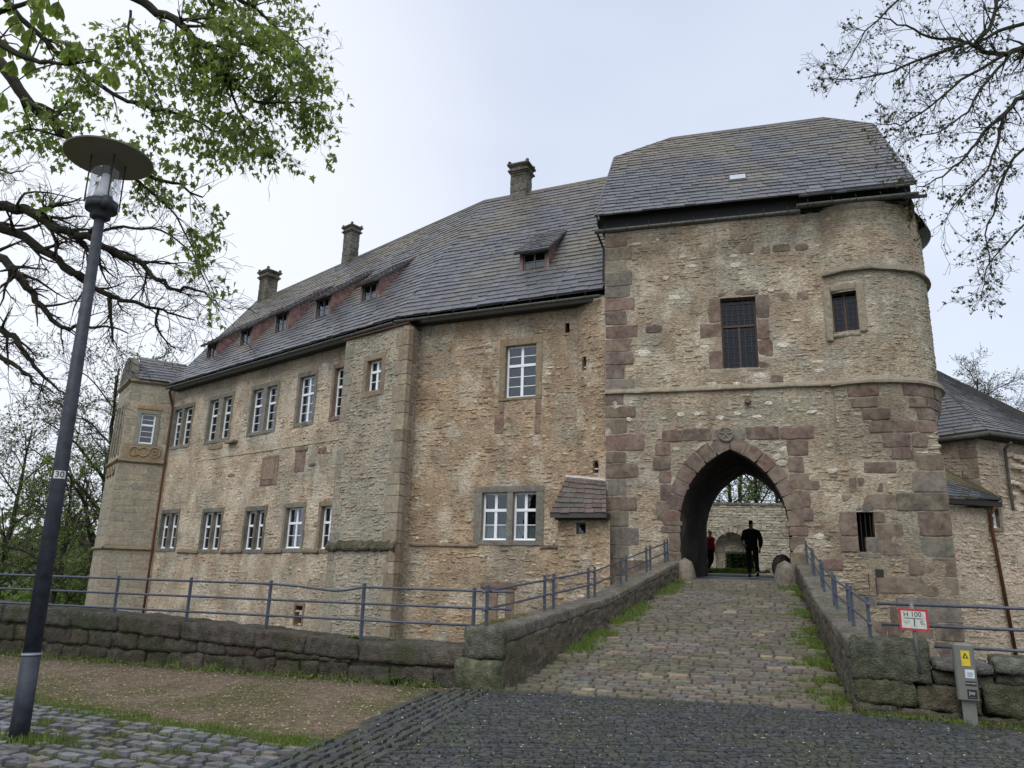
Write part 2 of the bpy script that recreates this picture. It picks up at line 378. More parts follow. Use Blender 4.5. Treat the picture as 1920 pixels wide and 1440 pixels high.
# ================================================================= GATE TOWER
gate = thing('gate_tower', 'square stone gate tower with pointed archway and rounded corner turret', 'gate tower')
gate.location = (0, 0, 0)
SPR, APX, FLR = 3.15, 5.28, 1.68
AC, AH = 3.56, 1.44                            # arch centre and half width
_c = 0.857; _R = AH+_c
def arch_profile(half, rise_scale=1.0, n=9):
    """right half from springing to apex, (du, dz)"""
    c = half*_c/AH; R = half+c; a1 = math.acos(c/R); return [(-c+R*math.cos(a1*i/n), R*math.sin(a1*i/n)*rise_scale) for i in range(n+1)]
def in_arch(a, b, g=0.0):
    x = abs(a-AC)
    if b < SPR: return x < AH+g and b > -9
    return (x+_c)**2 + (b-SPR)**2 < (_R+g)**2
UC, DC, RT = 7.4, -1.75, 2.0
PH0 = -math.asin(0.97/RT)
def turret(r=RT):
    def S(a, z, d):                            # a: arc length from where the curve leaves the flat wall
        ph = PH0 + a/RT; return TF(UC+(r+d)*math.sin(ph), z, DC+(r+d)*math.cos(ph))
    return S
TS = turret(); TLEN = RT*(math.radians(110)-PH0)
def corbel(a, z, d):
    ph = PH0 + a/RT; s_, c_ = math.sin(ph), math.cos(ph)
    t = min(1.55/s_ if s_ > 1e-3 else 99, 1.75/c_ if c_ > 1e-3 else 99)
    k = max(0, min(1, (z-4.95)/2.05)); k = k*k*(3-2*k)*0.45+k*0.55
    r = t+(2.06-t)*k + d
    return TF(UC+r*s_, z, DC+r*c_)
# window openings (u0,u1,z0,z1)
gw1 = (3.47, 4.47, 7.68, 9.85); gw3u0, gw3z1 = TF.at(1605, 960); gw3u1, gw3z0 = TF.at(1644, 1035)
gw3 = (gw3u0, gw3u1, gw3z0, gw3z1)
TOPZ = 12.35
def tone(a, b, s=0.35): return fbm(a*s+11, b*s)
def tower_col(a, b):
    t = tone(a, b); c = pick([(5, (0.30, 0.255, 0.18)), (3, (0.34, 0.30, 0.225)), (2, (0.235, 0.205, 0.155)), (1.2, (0.27, 0.185, 0.14)), (1.3, (0.44, 0.41, 0.34)), (.5, (0.19, 0.13, 0.105))])
    if b < 7 and a < 2.6: c = mixc(c, (0.30, 0.22, 0.185), 0.35)
    if b > 9.5: c = mixc(c, (0.23, 0.21, 0.16), 0.3)
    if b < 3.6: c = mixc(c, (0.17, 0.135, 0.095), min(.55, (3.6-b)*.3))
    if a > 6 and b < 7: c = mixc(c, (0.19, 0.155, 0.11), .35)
    return vary(patina(mixc(c, (0.36, 0.27, 0.19), max(0, min(.5, t*.9+.1))), a, b), .25)
def tower_mor(a, b):
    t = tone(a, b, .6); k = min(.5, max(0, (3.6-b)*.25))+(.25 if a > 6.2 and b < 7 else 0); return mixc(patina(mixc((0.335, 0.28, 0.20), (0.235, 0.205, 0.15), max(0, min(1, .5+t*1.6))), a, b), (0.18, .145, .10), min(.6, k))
ash_rects = []
def tb(u0, u1, z0, z1, col, name='stone', d=0.03, S=None, d0=-.25):
    d = d*.6
    ash_rects.append((u0, u1, z0, z1)); return ashlar(S or TF, u0, u1, z0, z1, d0, d+random.uniform(-.008, .008), vary(col, .16), gate_wall, name)
gate_wall = thing('wall', None, None); gate_wall.parent = gate
# quoins, left edge
z = -3.0; k = 0
while z < TOPZ-.1:
    h = random.uniform(.34, .52); w = (.62, .98, .75, 1.15)[k % 4]*random.uniform(.75, 1.1)
    c = random.choice([DRED, RED, BRN, DRED, GRY]) if z < 10.6 else random.choice([BRN, GRY, (0.22, 0.19, 0.14)])
    tb(0.0, w, z, min(z+h, TOPZ), c, 'quoin', .03); z += h+.012; k += 1
# quoins, lower right corner
z = -3.0; k = 0
while z < 5.0:
    h = random.uniform(.42, .68); w = (1.25, .72, 1.5, .9, 1.1)[k % 5]*random.uniform(.8, 1.1)
    tb(8.95-w, 8.95, z, min(z+h, 5.05), random.choice([BRN, DRED, GRY, (0.13, .105, .08)]), 'quoin', .025)
    if k % 2 == 0 and z < 4: 
        w2 = random.uniform(.6, 1.1); tb(8.95-w-w2-.02, 8.95-w-.02, z+.03, min(z+h, 5.05)-.02, random.choice([BRN, GRY, DRED]), 'stone', .015)
    z += h+.012; k += 1
for (u, zz, w, h, c) in [(7.1, 1.45, .9, .42, BRN), (6.2, 1.0, .8, .4, GRY), (7.3, .65, 1.1, .5, BRN), (6.3, .35, .9, .42, DRED), (5.7, 2.0, .6, .3, RED), (7.0, 4.55, .8, .32, DRED), (5.3, 4.1, .55, .28, BRN), (6.1, -.2, 1.0, .45, BRN), (7.4, -.35, .9, .5, GRY), (5.2, .9, .7, .35, BRN)]:
    tb(u, u+w, zz, zz+h, c, 'stone', .02)
# window in the flat wall: red dressed blocks round it
u0, u1, z0, z1 = gw1
for (a0, a1, b0, b1, c) in [(u0-.36, u0, z1-.72, z1+.05, RED), (u0-.62, u0, z1-1.22, z1-.76, RED), (u0-.3, u0, z1-1.6, z1-1.24, (0.36, .3, .22)), (u0-.38, u0, z0-.02, z1-1.62, RED),
                            (u1, u1+.38, z1-.7, z1+.03, DRED), (u1, u1+.34, z1-1.35, z1-.72, RED), (u1, u1+.42, z1-1.9, z1-1.37, RED), (u1, u1+.3, z0-.06, z1-1.92, DRED),
                            (u0-.05, u1+.1, z1+.05, z1+.2, DRED), (u0-.1, u1+.25, z0-.14, z0-.02, (0.24, .2, .16))]: tb(a0, a1, b0, b1, c, 'stone', .02)
for px, py, w, h in [(1400, 467, .42, .3), (1434, 468, .32, .32), (1465, 465, .5, .26), (1503, 463, .36, .2), (1472, 557, .5, .3), (1504, 555, .34, .28), (1457, 710, .36, .22), (1226, 617, .5, .24), (1612, 703, .9, .16)]:
    u, z = TF.at(px, py); tb(u-w/2, u+w/2, z-h/2, z+h/2, random.choice([BRN, DRED, (0.17, .13, .09)]), 'stone', .02)
# barred window and its blocks
u0, u1, z0, z1 = gw3
for (a0, a1, b0, b1, c) in [(u0-.02, u1+.02, z1, z1+.22, GRY), (u0-.42, u0, z1-.62, z1+.02, DRED), (u0-.45, u0, z0-.02, z1-.64, BRN), (u1, u1+.28, z1-.28, z1+.02, DRED), (u1, u1+.7, z1-.74, z1-.3, BRN), (u1, u1+.5, z0-.02, z1-.76, BRN), (u0-.05, u1+.1, z0-.16, z0-.02, GRY),
                            (u0-.32, u0-.04, z1+.0+.24, z1+.46, BRN)]: tb(a0, a1, b0, b1, c, 'stone', .02)
for i in range(4): tb(u0-.1+i*.21, u0+.08+i*.21, z1+.52+.04*(1.5-abs(i-1.5)), z1+.92, DRED if i % 2 else BRN, 'stone', .02)
# arch: voussoirs, jambs, rectangular stone frame above
prof_i = arch_profile(AH, n=14); nV = 7
for side in (-1, 1):
    a1 = math.acos(_c/_R)
    for i in range(nV):
        t0, t1 = a1*i/nV+.006, a1*(i+1)/nV-.006
        r1 = _R + random.uniform(.36, .5); o = []
        for t, r in ((t0, _R), ((t0+t1)/2, _R), (t1, _R), (t1, r1), ((t0+t1)/2, r1+.02), (t0, r1)):
            o.append((AC+side*(-_c+r*math.cos(t)), SPR+r*math.sin(t)))
        if i == nV-1: o[3] = (AC+side*.004, o[3][1]); o[2] = (AC+side*.004, APX)
        v, f = piece(TF, o, -.3, .035, .04); m = MB(); m.add(v, f, vary(random.choice([RED, DRED, BRN, DRED]), .18)); m.build('voussoir', M_ASH, gate_wall)
    z = -.3
    while z < SPR-.01:
        h = min(random.uniform(.36, .55), SPR-z); w = random.uniform(.3, .62)
        if z+h > 1.2:
            a, b = sorted((AC+side*AH, AC+side*(AH+w))); tb(a, b, z, z+h-.012, random.choice([RED, DRED, BRN]), 'jamb_stone', .035)
        z += h
    a, b = sorted((AC+side*(AH-.06), AC+side*(AH+.42))); tb(a, b, SPR-.03, SPR+.12, BRN, 'impost', .06)
fz = TF.at(1365, 826)[1]; fu0, fu1 = TF.at(1258, 828)[0], TF.at(1473, 823)[0]
x = fu0-.25
for i, w in enumerate((.58, .82, .95, .9, .9, .45)):
    tb(x, min(x+w-.012, fu1+.35), fz, fz+.34+.04*(i % 2), (RED, DRED, GRY, DRED, RED, DRED)[i], 'frame_stone', .05); x += w
for side, u in ((-1, fu0-.02), (1, fu1+.02)):
    z = fz-.012
    while z > SPR+.15:
        h = random.uniform(.36, .52); w = random.uniform(.3, .6)
        a, b = sorted((u, u+side*w)); tb(a, b, max(z-h, SPR+.14), z-.012, random.choice([RED, DRED, BRN]), 'frame_stone', .04); z -= h
# carved roundel: disc with five ribs and a rim
mu, mz = TF.at(1361, 815); m = MB()
pr = [(.0, .08), (.15, .08), (.18, .11), (.215, .10), (.225, .04)]; n = 20
V = []; Fq = []
for r, d in pr[1:]:
    for i in range(n): V.append(TF(mu+r*math.cos(i*2*math.pi/n), mz+r*math.sin(i*2*math.pi/n), d))
for q in range(len(pr)-2):
    for i in range(n): Fq.append((q*n+i, q*n+(i+1) % n, (q+1)*n+(i+1) % n, (q+1)*n+i))
Fq.append(tuple(range(n))); m.add(V, Fq, (0.15, .135, .12))
for i in range(5):
    a = math.radians(90+72*i); m.tube([TF(mu, mz, .09), TF(mu+.19*math.cos(a), mz+.19*math.sin(a), .085)], [.024, .032], 5, (0.16, .135, .11))
m.build('carved_roundel', M_ASH, gate)
bu, bz = TF.at(1402, 753); m = MB(); m.tube([TF(bu, bz, -.02), TF(bu, bz, .16)], [.1, .07], 8, BRN); m.build('stone_boss', M_ASH, gate)
# sheet walls
hole_arch = lambda a, b: in_arch(a, b, .07)
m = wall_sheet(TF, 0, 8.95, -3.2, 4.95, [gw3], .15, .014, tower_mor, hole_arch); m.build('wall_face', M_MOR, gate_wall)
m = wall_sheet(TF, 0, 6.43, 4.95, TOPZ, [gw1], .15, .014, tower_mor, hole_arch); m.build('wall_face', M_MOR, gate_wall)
# turret window plane
TW = Face(TF(6.36, 0, .03), q=TF(7.42, 0, .27)); wl, wt = TW.at(1560, 583)[0], TW.at(1585, 545)[1]; wr, wb = TW.at(1608, 583)[0], TW.at(1588, 624)[1]
def tur_u(a): return UC+RT*math.sin(PH0+a/RT)
def tur_skip(a, b, w, h): 
    u = tur_u(a); return wl+6.12 < u < wr+6.65 and wb-.22 < b < wt+.28
thole = lambda a, b: wl+6.38 < tur_u(a) < wr+6.34 and wb+.02 < b < wt-.02
m = wall_sheet(TS, 0, TLEN, 7.0, TOPZ+.1, [], .13, .01, lambda a, b: tower_mor(a+6.4, b), thole); m.build('turret_face', M_MOR, gate_wall)
m = wall_sheet(corbel, 0, TLEN, 4.95, 7.0, [], .15, .01, lambda a, b: (0.235, 0.2, 0.15)); m.build('corbel_face', M_MOR, gate_wall)
# turret window surround
def twb(a0, a1, b0, b1, d=.06, c=(0.27, .235, .165)): ashlar(TW, a0, a1, b0, b1, -.3, d, vary(c, .08), gate_wall, 'window_surround', bev=.03)
twb(wl-.2, wl, wb-.2, wt+.2); twb(wr, wr+.22, wb-.02, wt+.2); twb(wl, wr, wt, wt+.22); twb(wl-.02, wr+.04, wb-.12, wb)
# corbel blocks in dark red stone, tapering downwards
z = 7.0-.02; row = 0
while z > 5.1:
    h = random.uniform(.3, .4); k = (7.0-z)/1.9; a0 = 0.35+k*1.1; a1 = TLEN-.6 if k < .5 else TLEN-.6
    a = a0-random.uniform(0, .2); lim = 5.2 if k < .25 else 3.4-1.6*k
    while a < lim:
        w = random.uniform(.45, .85)
        if random.random() < .93:
            ashlar(corbel, a, min(a+w, lim)-.014, z-h+.012, z, -.1, .03+random.uniform(-.01, .02), vary(random.choice([DRED, RED, BRN, DRED, (0.17, .13, .1)]), .16), gate_wall, 'corbel_stone')
        a += w
    z -= h; row += 1
# string courses
def moulding(S, a0, a1, z, prof, parent, name, col, step=.3, wob=.01, mat=None):
    n = max(2, int((a1-a0)/step)); m = MB(); V = []; Fq = []; k = len(prof)
    for i in range(n+1):
        a = a0+(a1-a0)*i/n; w = random.uniform(-wob, wob)
        for d, dz in prof: V.append(S(a, z+dz+w, d+random.uniform(-wob, wob)*.5))
    for i in range(n):
        for q in range(k-1): Fq.append((i*k+q, (i+1)*k+q, (i+1)*k+q+1, i*k+q+1))
    m.add(V, Fq, col); return m.build(name, mat or M_ASH, parent)
SP = [(-.05, .2), (.05, .12), (.09, .04), (.09, 0), (.0, -.03), (-.05, -.03)]
moulding(TF, 0, 6.45, 7.03, SP, gate, 'string_course', (0.29, .25, .18))
moulding(TS, -.02, TLEN, 7.0, [(-.05, .2), (.08, .14), (.16, .05), (.16, -.02), (.04, -.06), (-.05, -.06)], gate, 'string_course', (0.25, .215, .16))
zb = TF.at(1640, 478)[1]-.35
zb = 10.32
moulding(TS, -.05, TLEN, zb, [(-.05, .26), (.05, .12), (.13, .02), (.13, -.03), (.0, -.05), (-.05, -.05)], gate, 'string_course', (0.21, .185, .14), wob=.025)
# rubble stones
sk_arch = lambda a, b, w, h: in_arch(a, b, .42) or (b < SPR and abs(a-AC) < AH+.1)
sk = rects_skip(ash_rects+[gw1, gw3], lambda a, b, w, h: sk_arch(a, b, w, h) or (a > 6.4-w/2 and b > 4.9) or abs(b-7.05) < .12)
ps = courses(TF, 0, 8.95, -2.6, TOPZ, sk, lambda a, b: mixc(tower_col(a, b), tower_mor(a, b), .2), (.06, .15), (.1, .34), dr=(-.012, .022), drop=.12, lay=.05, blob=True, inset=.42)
ps += courses(TF, .6, 6.4, 1.7, TOPZ-.3, sk, lambda a, b: vary((0.43, 0.40, 0.33), .12), (.16, .26), (.2, .42), dr=(.01, .035), drop=.9, lay=.1, blob=True, inset=.3)
def cskip(a, b, w, h): k = (7.0-b)/1.9; return a > .25+k*1.1 and a < (5.2 if k < .3 else 3.4-1.6*k) and b > 5.05
ps2 = courses(TS, 0, TLEN, 7.2, TOPZ, lambda a, b, w, h: tur_skip(a, b, w, h) or abs(b-zb-.1) < .14, lambda a, b: vary(mixc(tower_col(a+6, b), (0.27, .225, .15), .45), .12), (.045, .1), (.12, .36), dr=(-.01, .018), drop=.1, lay=.03, blob=True, inset=.4)
ps3 = courses(corbel, 0, TLEN, 4.95, 6.95, cskip, lambda a, b: tower_col(a+6, b), (.06, .14), (.12, .36), dr=(-.01, .025), drop=.12, lay=.04, blob=True, inset=.3)
place_pieces(ps+ps2+ps3, 'stone', M_RUB, gate_wall, 190, near_key)
# reveals + window fittings
def bar(m, F, u0, u1, z0, z1, d0, d1, c=(.5, .5, .5)): m.box(F, u0, u1, z0, z1, d0, d1, c)
def reveal(F, op, depth, parent, col=(0.2, .17, .13), mat=None, back=True):
    u0, u1, z0, z1 = op; m = MB(); a = .015
    for P in ((F(u0, z0, a), F(u0, z1, a), F(u0, z1, -depth), F(u0, z0, -depth)), (F(u1, z0, a), F(u1, z1, a), F(u1, z1, -depth), F(u1, z0, -depth)),
              (F(u0, z1, a), F(u1, z1, a), F(u1, z1, -depth), F(u0, z1, -depth)), (F(u0, z0, a), F(u1, z0, a), F(u1, z0, -depth), F(u0, z0, -depth))): m.quad(*P, c=col)
    m.build('reveal', mat or M_ASH, parent)
    if back:
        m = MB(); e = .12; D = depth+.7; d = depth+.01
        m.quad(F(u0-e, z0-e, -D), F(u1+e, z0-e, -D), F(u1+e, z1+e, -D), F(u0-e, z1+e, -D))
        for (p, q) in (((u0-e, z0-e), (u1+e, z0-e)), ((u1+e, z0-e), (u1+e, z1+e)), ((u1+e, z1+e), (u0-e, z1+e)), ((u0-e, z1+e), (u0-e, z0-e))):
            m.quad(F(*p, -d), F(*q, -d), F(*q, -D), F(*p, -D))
        m.build('dark_backing', M_ROOM, parent)
def lattice(F, op, parent, nx, nz, depth=.2, transom=None, centre=True):
    u0, u1, z0, z1 = op; w = thing('window', None, None); w.parent = parent
    reveal(F, op, depth, w)
    m = MB(); t = .045
    for r in ((u0, u0+t, z0, z1), (u1-t, u1, z0, z1), (u0+t, u1-t, z0, z0+t), (u0+t, u1-t, z1-t, z1)): bar(m, F, *r, -depth, -depth+.06)
    if transom: bar(m, F, u0+t, u1-t, transom-.03, transom+.03, -depth, -depth+.07)
    if centre: bar(m, F, (u0+u1)/2-.025, (u0+u1)/2+.025, z0+t, (transom or z1-t)-(.03 if transom else 0), -depth, -depth+.06)
    m.build('frame', M_BROWN, w)
    m = MB()
    for i in range(1, nx): x = u0+(u1-u0)*i/nx; bar(m, F, x-.007, x+.007, z0+t, z1-t, -depth+.012, -depth+.03)
    for i in range(1, nz): x = z0+(z1-z0)*i/nz; bar(m, F, u0+t, u1-t, x-.007, x+.007, -depth+.014, -depth+.032)
    m.build('lead_bars', M_LEAD, w)
    zs = [z0+t] + ([transom] if transom else []) + [z1-t]
    for a, b in zip(zs, zs[1:]):
        for c, d in (((u0+t, (u0+u1)/2), ((u0+u1)/2, u1-t)) if centre and a == zs[0] else ((u0+t, u1-t),)):
            m = MB(); m.box(F, c+.002, d-.002, a+.002, b-.002, -depth+.004, -depth+.010); m.build('pane', M_OLDG, w)
    return w
lattice(TF, gw1, gate, 6, 13, .2, TF.at(1385, 609)[1])
lattice(TW, (wl, wr, wb, wt), gate, 5, 8, .22, None)
w = thing('window', None, None); w.parent = gate; reveal(TF, gw3, .35, w, (0.1, .08, .06)); u0, u1, z0, z1 = gw3
for i in range(3):
    m = MB(); x = u0+(u1-u0)*(i+.9)/3.6; m.tube([TF(x, z0, -.1), TF(x, z1, -.1)], .013, 6); m.build('iron_bar', M_IRON, w)
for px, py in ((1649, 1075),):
    u, z = TF.at(px, py); m = MB(); m.box(TF, u-.1, u+.1, z-.1, z+.1, .01, .02); m.build('putlog_hole_shade', M_ROOM, gate_wall)  # thin dark plate on the wall, standing in for the shade inside a hole
# passage through the tower
TD, SH = 6.2, .5
def tun(u, z, d): return TF(u + SH*(-d/TD), z + (.14*(-d/TD)), d)
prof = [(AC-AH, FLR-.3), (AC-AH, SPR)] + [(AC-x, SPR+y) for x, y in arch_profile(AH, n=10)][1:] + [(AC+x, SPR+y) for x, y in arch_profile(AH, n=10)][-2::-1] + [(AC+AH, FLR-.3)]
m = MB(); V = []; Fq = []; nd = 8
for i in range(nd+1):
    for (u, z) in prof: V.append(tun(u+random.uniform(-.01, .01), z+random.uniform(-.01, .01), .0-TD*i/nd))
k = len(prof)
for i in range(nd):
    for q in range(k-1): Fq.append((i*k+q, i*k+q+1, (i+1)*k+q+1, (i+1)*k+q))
m.add(V, Fq, (0.022, .019, .016)); m.build('passage_vault', M_RUB, gate)  # vault stone near black: the passage's darkness is put into its colour
# side, back walls of the tower
m = MB()
m.quad(TF(0, BASE), TF(0, TOPZ), TF(0, TOPZ, -8.6), TF(0, BASE, -8.6), (0.3, .25, .18))
m.quad(TF(8.95, BASE), TF(8.95, 4.96), TF(8.95, 4.96, -8.6), TF(8.95, BASE, -8.6), (0.26, .22, .16))
m.quad(TF(8.9, 4.9, -2.2), TF(8.9, TOPZ, -2.2), TF(8.9, TOPZ, -8.6), TF(8.9, 4.9, -8.6), (0.28, .23, .17))
m.build('side_wall', M_RUB, gate)
gF = TF.off(-TD); 
def bS(u, z, d): return tun(u, z, -TD+d)
m = wall_sheet(lambda u, z, d: tun(u, z, -TD-.02+d), 0, 8.95, FLR-.1, TOPZ, [], .3, .01, lambda a, b: (0.25, .21, .15), lambda a, b: in_arch(a, b, .3)); m.build('courtyard_face', M_MOR, gate)

# ---------------------------------------------------------------- slate roofs
def slate_col(t, p=None, mossy=0.0):
    c = pick([(8, (0.093, 0.094, 0.102)), (3, (0.106, 0.108, 0.115)), (1.5, (0.078, 0.079, 0.085)), (.6, (0.10, 0.09, 0.085))])
    if p is not None:
        k = max(0, min(1, (t-.3)*1.5 + fbm(p[0], p[1], p[2], .35)*1.4))*mossy
        c = mixc(c, (0.135, 0.118, 0.082), k*.85)
    return vary(c, .1)
def slates(P, left, right, L, h, w, skip=None, mossy=1.0, up=None, col=None, th=.05):
    """P(u,t)->point on the roof plane (t 0 at the eave, 1 at the ridge), left(t)/right(t) edges, L slope length"""
    res = []; rows = max(2, int(L/h)); 
    for r in range(rows):
        t0, t1 = r/rows, min(1.0, (r+1.45)/rows); tm = (r+.5)/rows
        a, b = left(tm), right(tm)
        x = a - random.uniform(0, w)
        while x < b:
            ww = w*random.uniform(.6, 1.3); x0, x1 = max(x, a), min(x+ww, b); x += ww
            if x1-x0 < .05: continue
            if skip and skip((x0+x1)/2, tm): continue
            N = up; g = .006; lo = random.uniform(.035, .055); hi = .004; dt = random.uniform(-.1, .1)/rows; dr_ = random.uniform(-.03, .03)/rows
            p00 = P(x0+g, t0+dt); p10 = P(x1-g, t0+dt+dr_); p01 = P(x0+g, t1); p11 = P(x1-g, t1)
            e = random.uniform(0, .01)
            v = [p00+N*(lo+e), p10+N*lo, p11+N*hi, p01+N*hi, p00+N*(lo-th), p10+N*(lo-th)]
            c = (col or slate_col)(tm, p00, mossy)
            res.append((v, [(0, 1, 2, 3), (4, 5, 1, 0), (0, 3, 4), (1, 5, 2)], c, (x1-x0)*h))
    return res
def plane_n(a, b, c): 
    n = (b-a).cross(c-a).normalized(); return n if n.z > 0 else -n
groof = thing('roof', None, None); groof.parent = gate
d_e = .55; ez = TF.at(1118, 405, d_e)[1]; RD = 4.7; rz = 18.45
slp = (rz-ez)/(RD+d_e)
def Tp(u, t): return TF(u, ez+(rz-ez)*t, d_e-(RD+d_e)*t)
step_u = TF.at(1497, 362, d_e)[0]
def poly(pts):
    def f(t):
        for (t0, x0), (t1, x1) in zip(pts, pts[1:]):
            if t <= t1: return x0+(x1-x0)*(t-t0)/(t1-t0)
        return pts[-1][1]
    return f
ul, ur = TF.at(1117, 406, d_e)[0], TF.at(1717, 352, d_e)[0]
tv = .79; r0, r1 = 1.85, 7.45
gl_, gr_ = poly([(-.1, ul), (tv, ul), (1, r0)]), poly([(-.1, ur), (tv, ur-.05), (1, r1)])
L = math.hypot(rz-ez, RD+d_e); Nn = plane_n(Tp(0, 0), Tp(1, 0), Tp(0, 1))
sl = slates(Tp, gl_, gr_, L, .29, .46, None, 1.0, Nn)
lw = -.17/(rz-ez)*1.0
def Tp2(u, t): return Tp(u, lw+t*(-lw))
sl += slates(Tp2, lambda t: step_u, lambda t: ur, .22, .2, .36, None, .8, Nn)
place_pieces(sl, 'slate', M_SLATE, groof, 290, near_key, 'upper_slates')
m = MB(); dk = (0.05, .05, .055)
e0, e1, v0, v1, q0, q1 = Tp(ul, 0), Tp(ur, 0), Tp(ul, tv), Tp(ur-.05, tv), Tp(r0, 1), Tp(r1, 1)
m.add([e0, e1, v1, q1, q0, v0], [(0, 1, 2, 3, 4, 5)], dk)
m.quad(Tp(step_u, 0), Tp(ur, 0), Tp(ur, lw), Tp(step_u, lw), dk)
def Tb(u, t): return TF(u, ez+(rz-ez)*t, -(RD*2+d_e)+(RD+d_e)*t)
m.add([Tb(ul, 0), Tb(ur, 0), Tb(ur-.05, tv), Tb(r1, 1), Tb(r0, 1), Tb(ul, tv)], [(0, 1, 2, 3, 4, 5)], dk)
m.add([v0, q0, Tb(ul, tv)], [(0, 1, 2)], dk); m.add([v1, q1, Tb(ur-.05, tv)], [(0, 1, 2)], dk)
m.build('roof_deck', M_SLATE, groof)
m = MB(); m.add([TF(0, 12.0), TF(0, TOPZ), TF(0, ez+(rz-ez)*tv*.97, -RD+1.0), TF(0, ez+(rz-ez)*tv*.97, -RD-1), TF(0, 12.0, -2*RD)], [(0, 1, 2, 3, 4)], (0.2, .17, .13))
m.build('gable_wall', M_RUB, gate); m = MB(); m.add([TF(8.95, 12.0), TF(8.95, TOPZ), TF(8.95, ez+(rz-ez)*tv*.97, -RD+1.0), TF(8.95, ez+(rz-ez)*tv*.97, -RD-1), TF(8.95, 12.0, -2*RD)], [(0, 1, 2, 3, 4)], (0.2, .17, .13))
m.build('gable_wall', M_RUB, gate)
# verge boards / ridge caps
def cap(pts, w, parent, name, mat=M_SLATE, col=(0.05, .05, .055), n=5): 
    m = MB(); m.tube(pts, w, n, col); return m.build(name, mat, parent)
cap([e0+Vector((0, 0, .0)), v0, q0], .05, groof, 'verge'); cap([e1, v1, q1], .05, groof, 'verge'); cap([q0, q1], .06, groof, 'ridge_cap')
# eave timbers and gutters
def gutter(F, a0, a1, z, d, parent, r=.085, nb=9, fall=0.0, up=.2):
    m = MB(); n = 7; V = []; Fq = []; segs = max(2, int((a1-a0)/1.2))
    for i in range(segs+1):
        a = a0+(a1-a0)*i/segs
        for k_ in range(n): w = math.pi*k_/(n-1); V.append(F(a, z-r*math.sin(w)+random.uniform(-.006, .006), d+r*math.cos(w)))
        for k_ in range(n): w = math.pi*(n-1-k_)/(n-1); V.append(F(a, z-(r-.015)*math.sin(w), d+(r-.015)*math.cos(w)))
    k = 2*n
    for i in range(segs):
        for q in range(k): Fq.append((i*k+q, i*k+(q+1) % k, (i+1)*k+(q+1) % k, (i+1)*k+q))
    Fq.append(tuple(range(k))); Fq.append(tuple(segs*k+q for q in range(k)))
    m.add(V, Fq); m.build('gutter', M_GUT, parent, True)
    for i in range(nb):
        a = a0+(a1-a0)*(i+.5)/nb; m = MB(); m.tube([F(a, z-.1, d), F(a, z-.08, d+.07), F(a, z+.02, d+r+.01), F(a, z+up, d-.02)], .009, 4); m.build('gutter_bracket', M_IRON, parent)
gz = TF.at(1480, 391, .62)[1]
g1 = TF.at(1300, 418, .60)[1]
gutter(TF, ul-.02, step_u, g1+.05, .60, gate, .09, 9)
g2 = TF.at(1600, 377, .66)[1]
gutter(TF, step_u-.1, ur+.02, g2+.05, .66, gate, .09, 5)
m = MB(); m.box(TF, ul+.05, step_u-.01, ez-.3, ez+.2, .06, .2); m.build('eave_board', M_DARK, gate)  # dark fascia, also painting in the shadow gap between slates and gutter
m = MB(); m.box(TF, step_u, ur-.05, ez-.28, ez+.2, .06, .2); m.build('eave_board', M_DARK, gate)  # board added to block sky showing through below the slates
m = MB(); m.box(TF, ul+.02, ul+.06, ez-.25, ez-.02, -.2, .52); m.build('verge_board', M_DARK, gate)
m = MB(); m.quad(TF(ul+.1, ez-.33, .12), TF(ur-.1, ez-.33, .12), TF(ur-.1, ez-.30, -.6), TF(ul+.1, ez-.30, -.6)); m.build('soffit', M_DARK, gate)
# small eave roof round the turret corner
m = MB(); V = []; n = 16
for i in range(n+1):
    ph = math.radians(58+62*i/n)
    for r, z in ((2.02, 11.75), (2.28, 11.85), (2.2, 12.1), (1.6, 13.1)): V.append(TF(UC+r*math.sin(ph), z, DC+r*math.cos(ph)))
m.add(V, [(i*4+q, i*4+q+1, i*4+4+q+1, i*4+4+q) for i in range(n) for q in range(3)], (0.05, .05, .055)); m.build('turret_skirt', M_SLATE, groof)
m = MB(); m.box(TF, ur-.3, ur+.3, ez-.42, ez-.34, .35, .42); m.build('projecting_beam', M_DARK, gate)
# skylight
su, sz = TF.at(1383, 336, 0); 
def roof_hit(px, py, p, n): return on_plane(px, py, p, n)
c0 = roof_hit(1383, 336, Tp(0, 0), Nn); ax = TF.u; ay = (Tp(0, 1)-Tp(0, 0)).normalized()
def RS(a, b, d): return c0+ax*a+ay*b+Nn*d
m = MB(); m.box(RS, -.24, .24, -.2, .2, .02, .09, (.5, .52, .54)); s_ = m.build('skylight', plain_mat('skylight_shell', (.42, .45, .48), .4), groof)
m = MB(); m.box(RS, -.28, .28, -.24, .24, .0, .045, (.2, .2, .2)); m.build('skylight_flashing', M_GUT, groof)
# downpipe at the left corner
m = MB(); m.tube([TF(ul+.05, g1+.0, .55), TF(-.02, g1-.35, .1), TF(-.045, 10.7, .02)], .035, 7); m.build('downpipe', M_IRON, gate)
# iron hooks low on the right
hu, hz = TF.at(1625, 1105); m = MB(); m.tube([TF(hu-.3, hz, 0), TF(hu-.3, hz, .12), TF(hu+.05, hz+.02, .14), TF(hu+.05, hz+.4, .14)], .012, 5); m.tube([TF(hu-.2, hz-.15, 0), TF(hu-.2, hz-.15, .12), TF(hu+.22, hz-.15, .14), TF(hu+.22, hz+.3, .14)], .012, 5); m.build('iron_hook', M_IRON, gate)
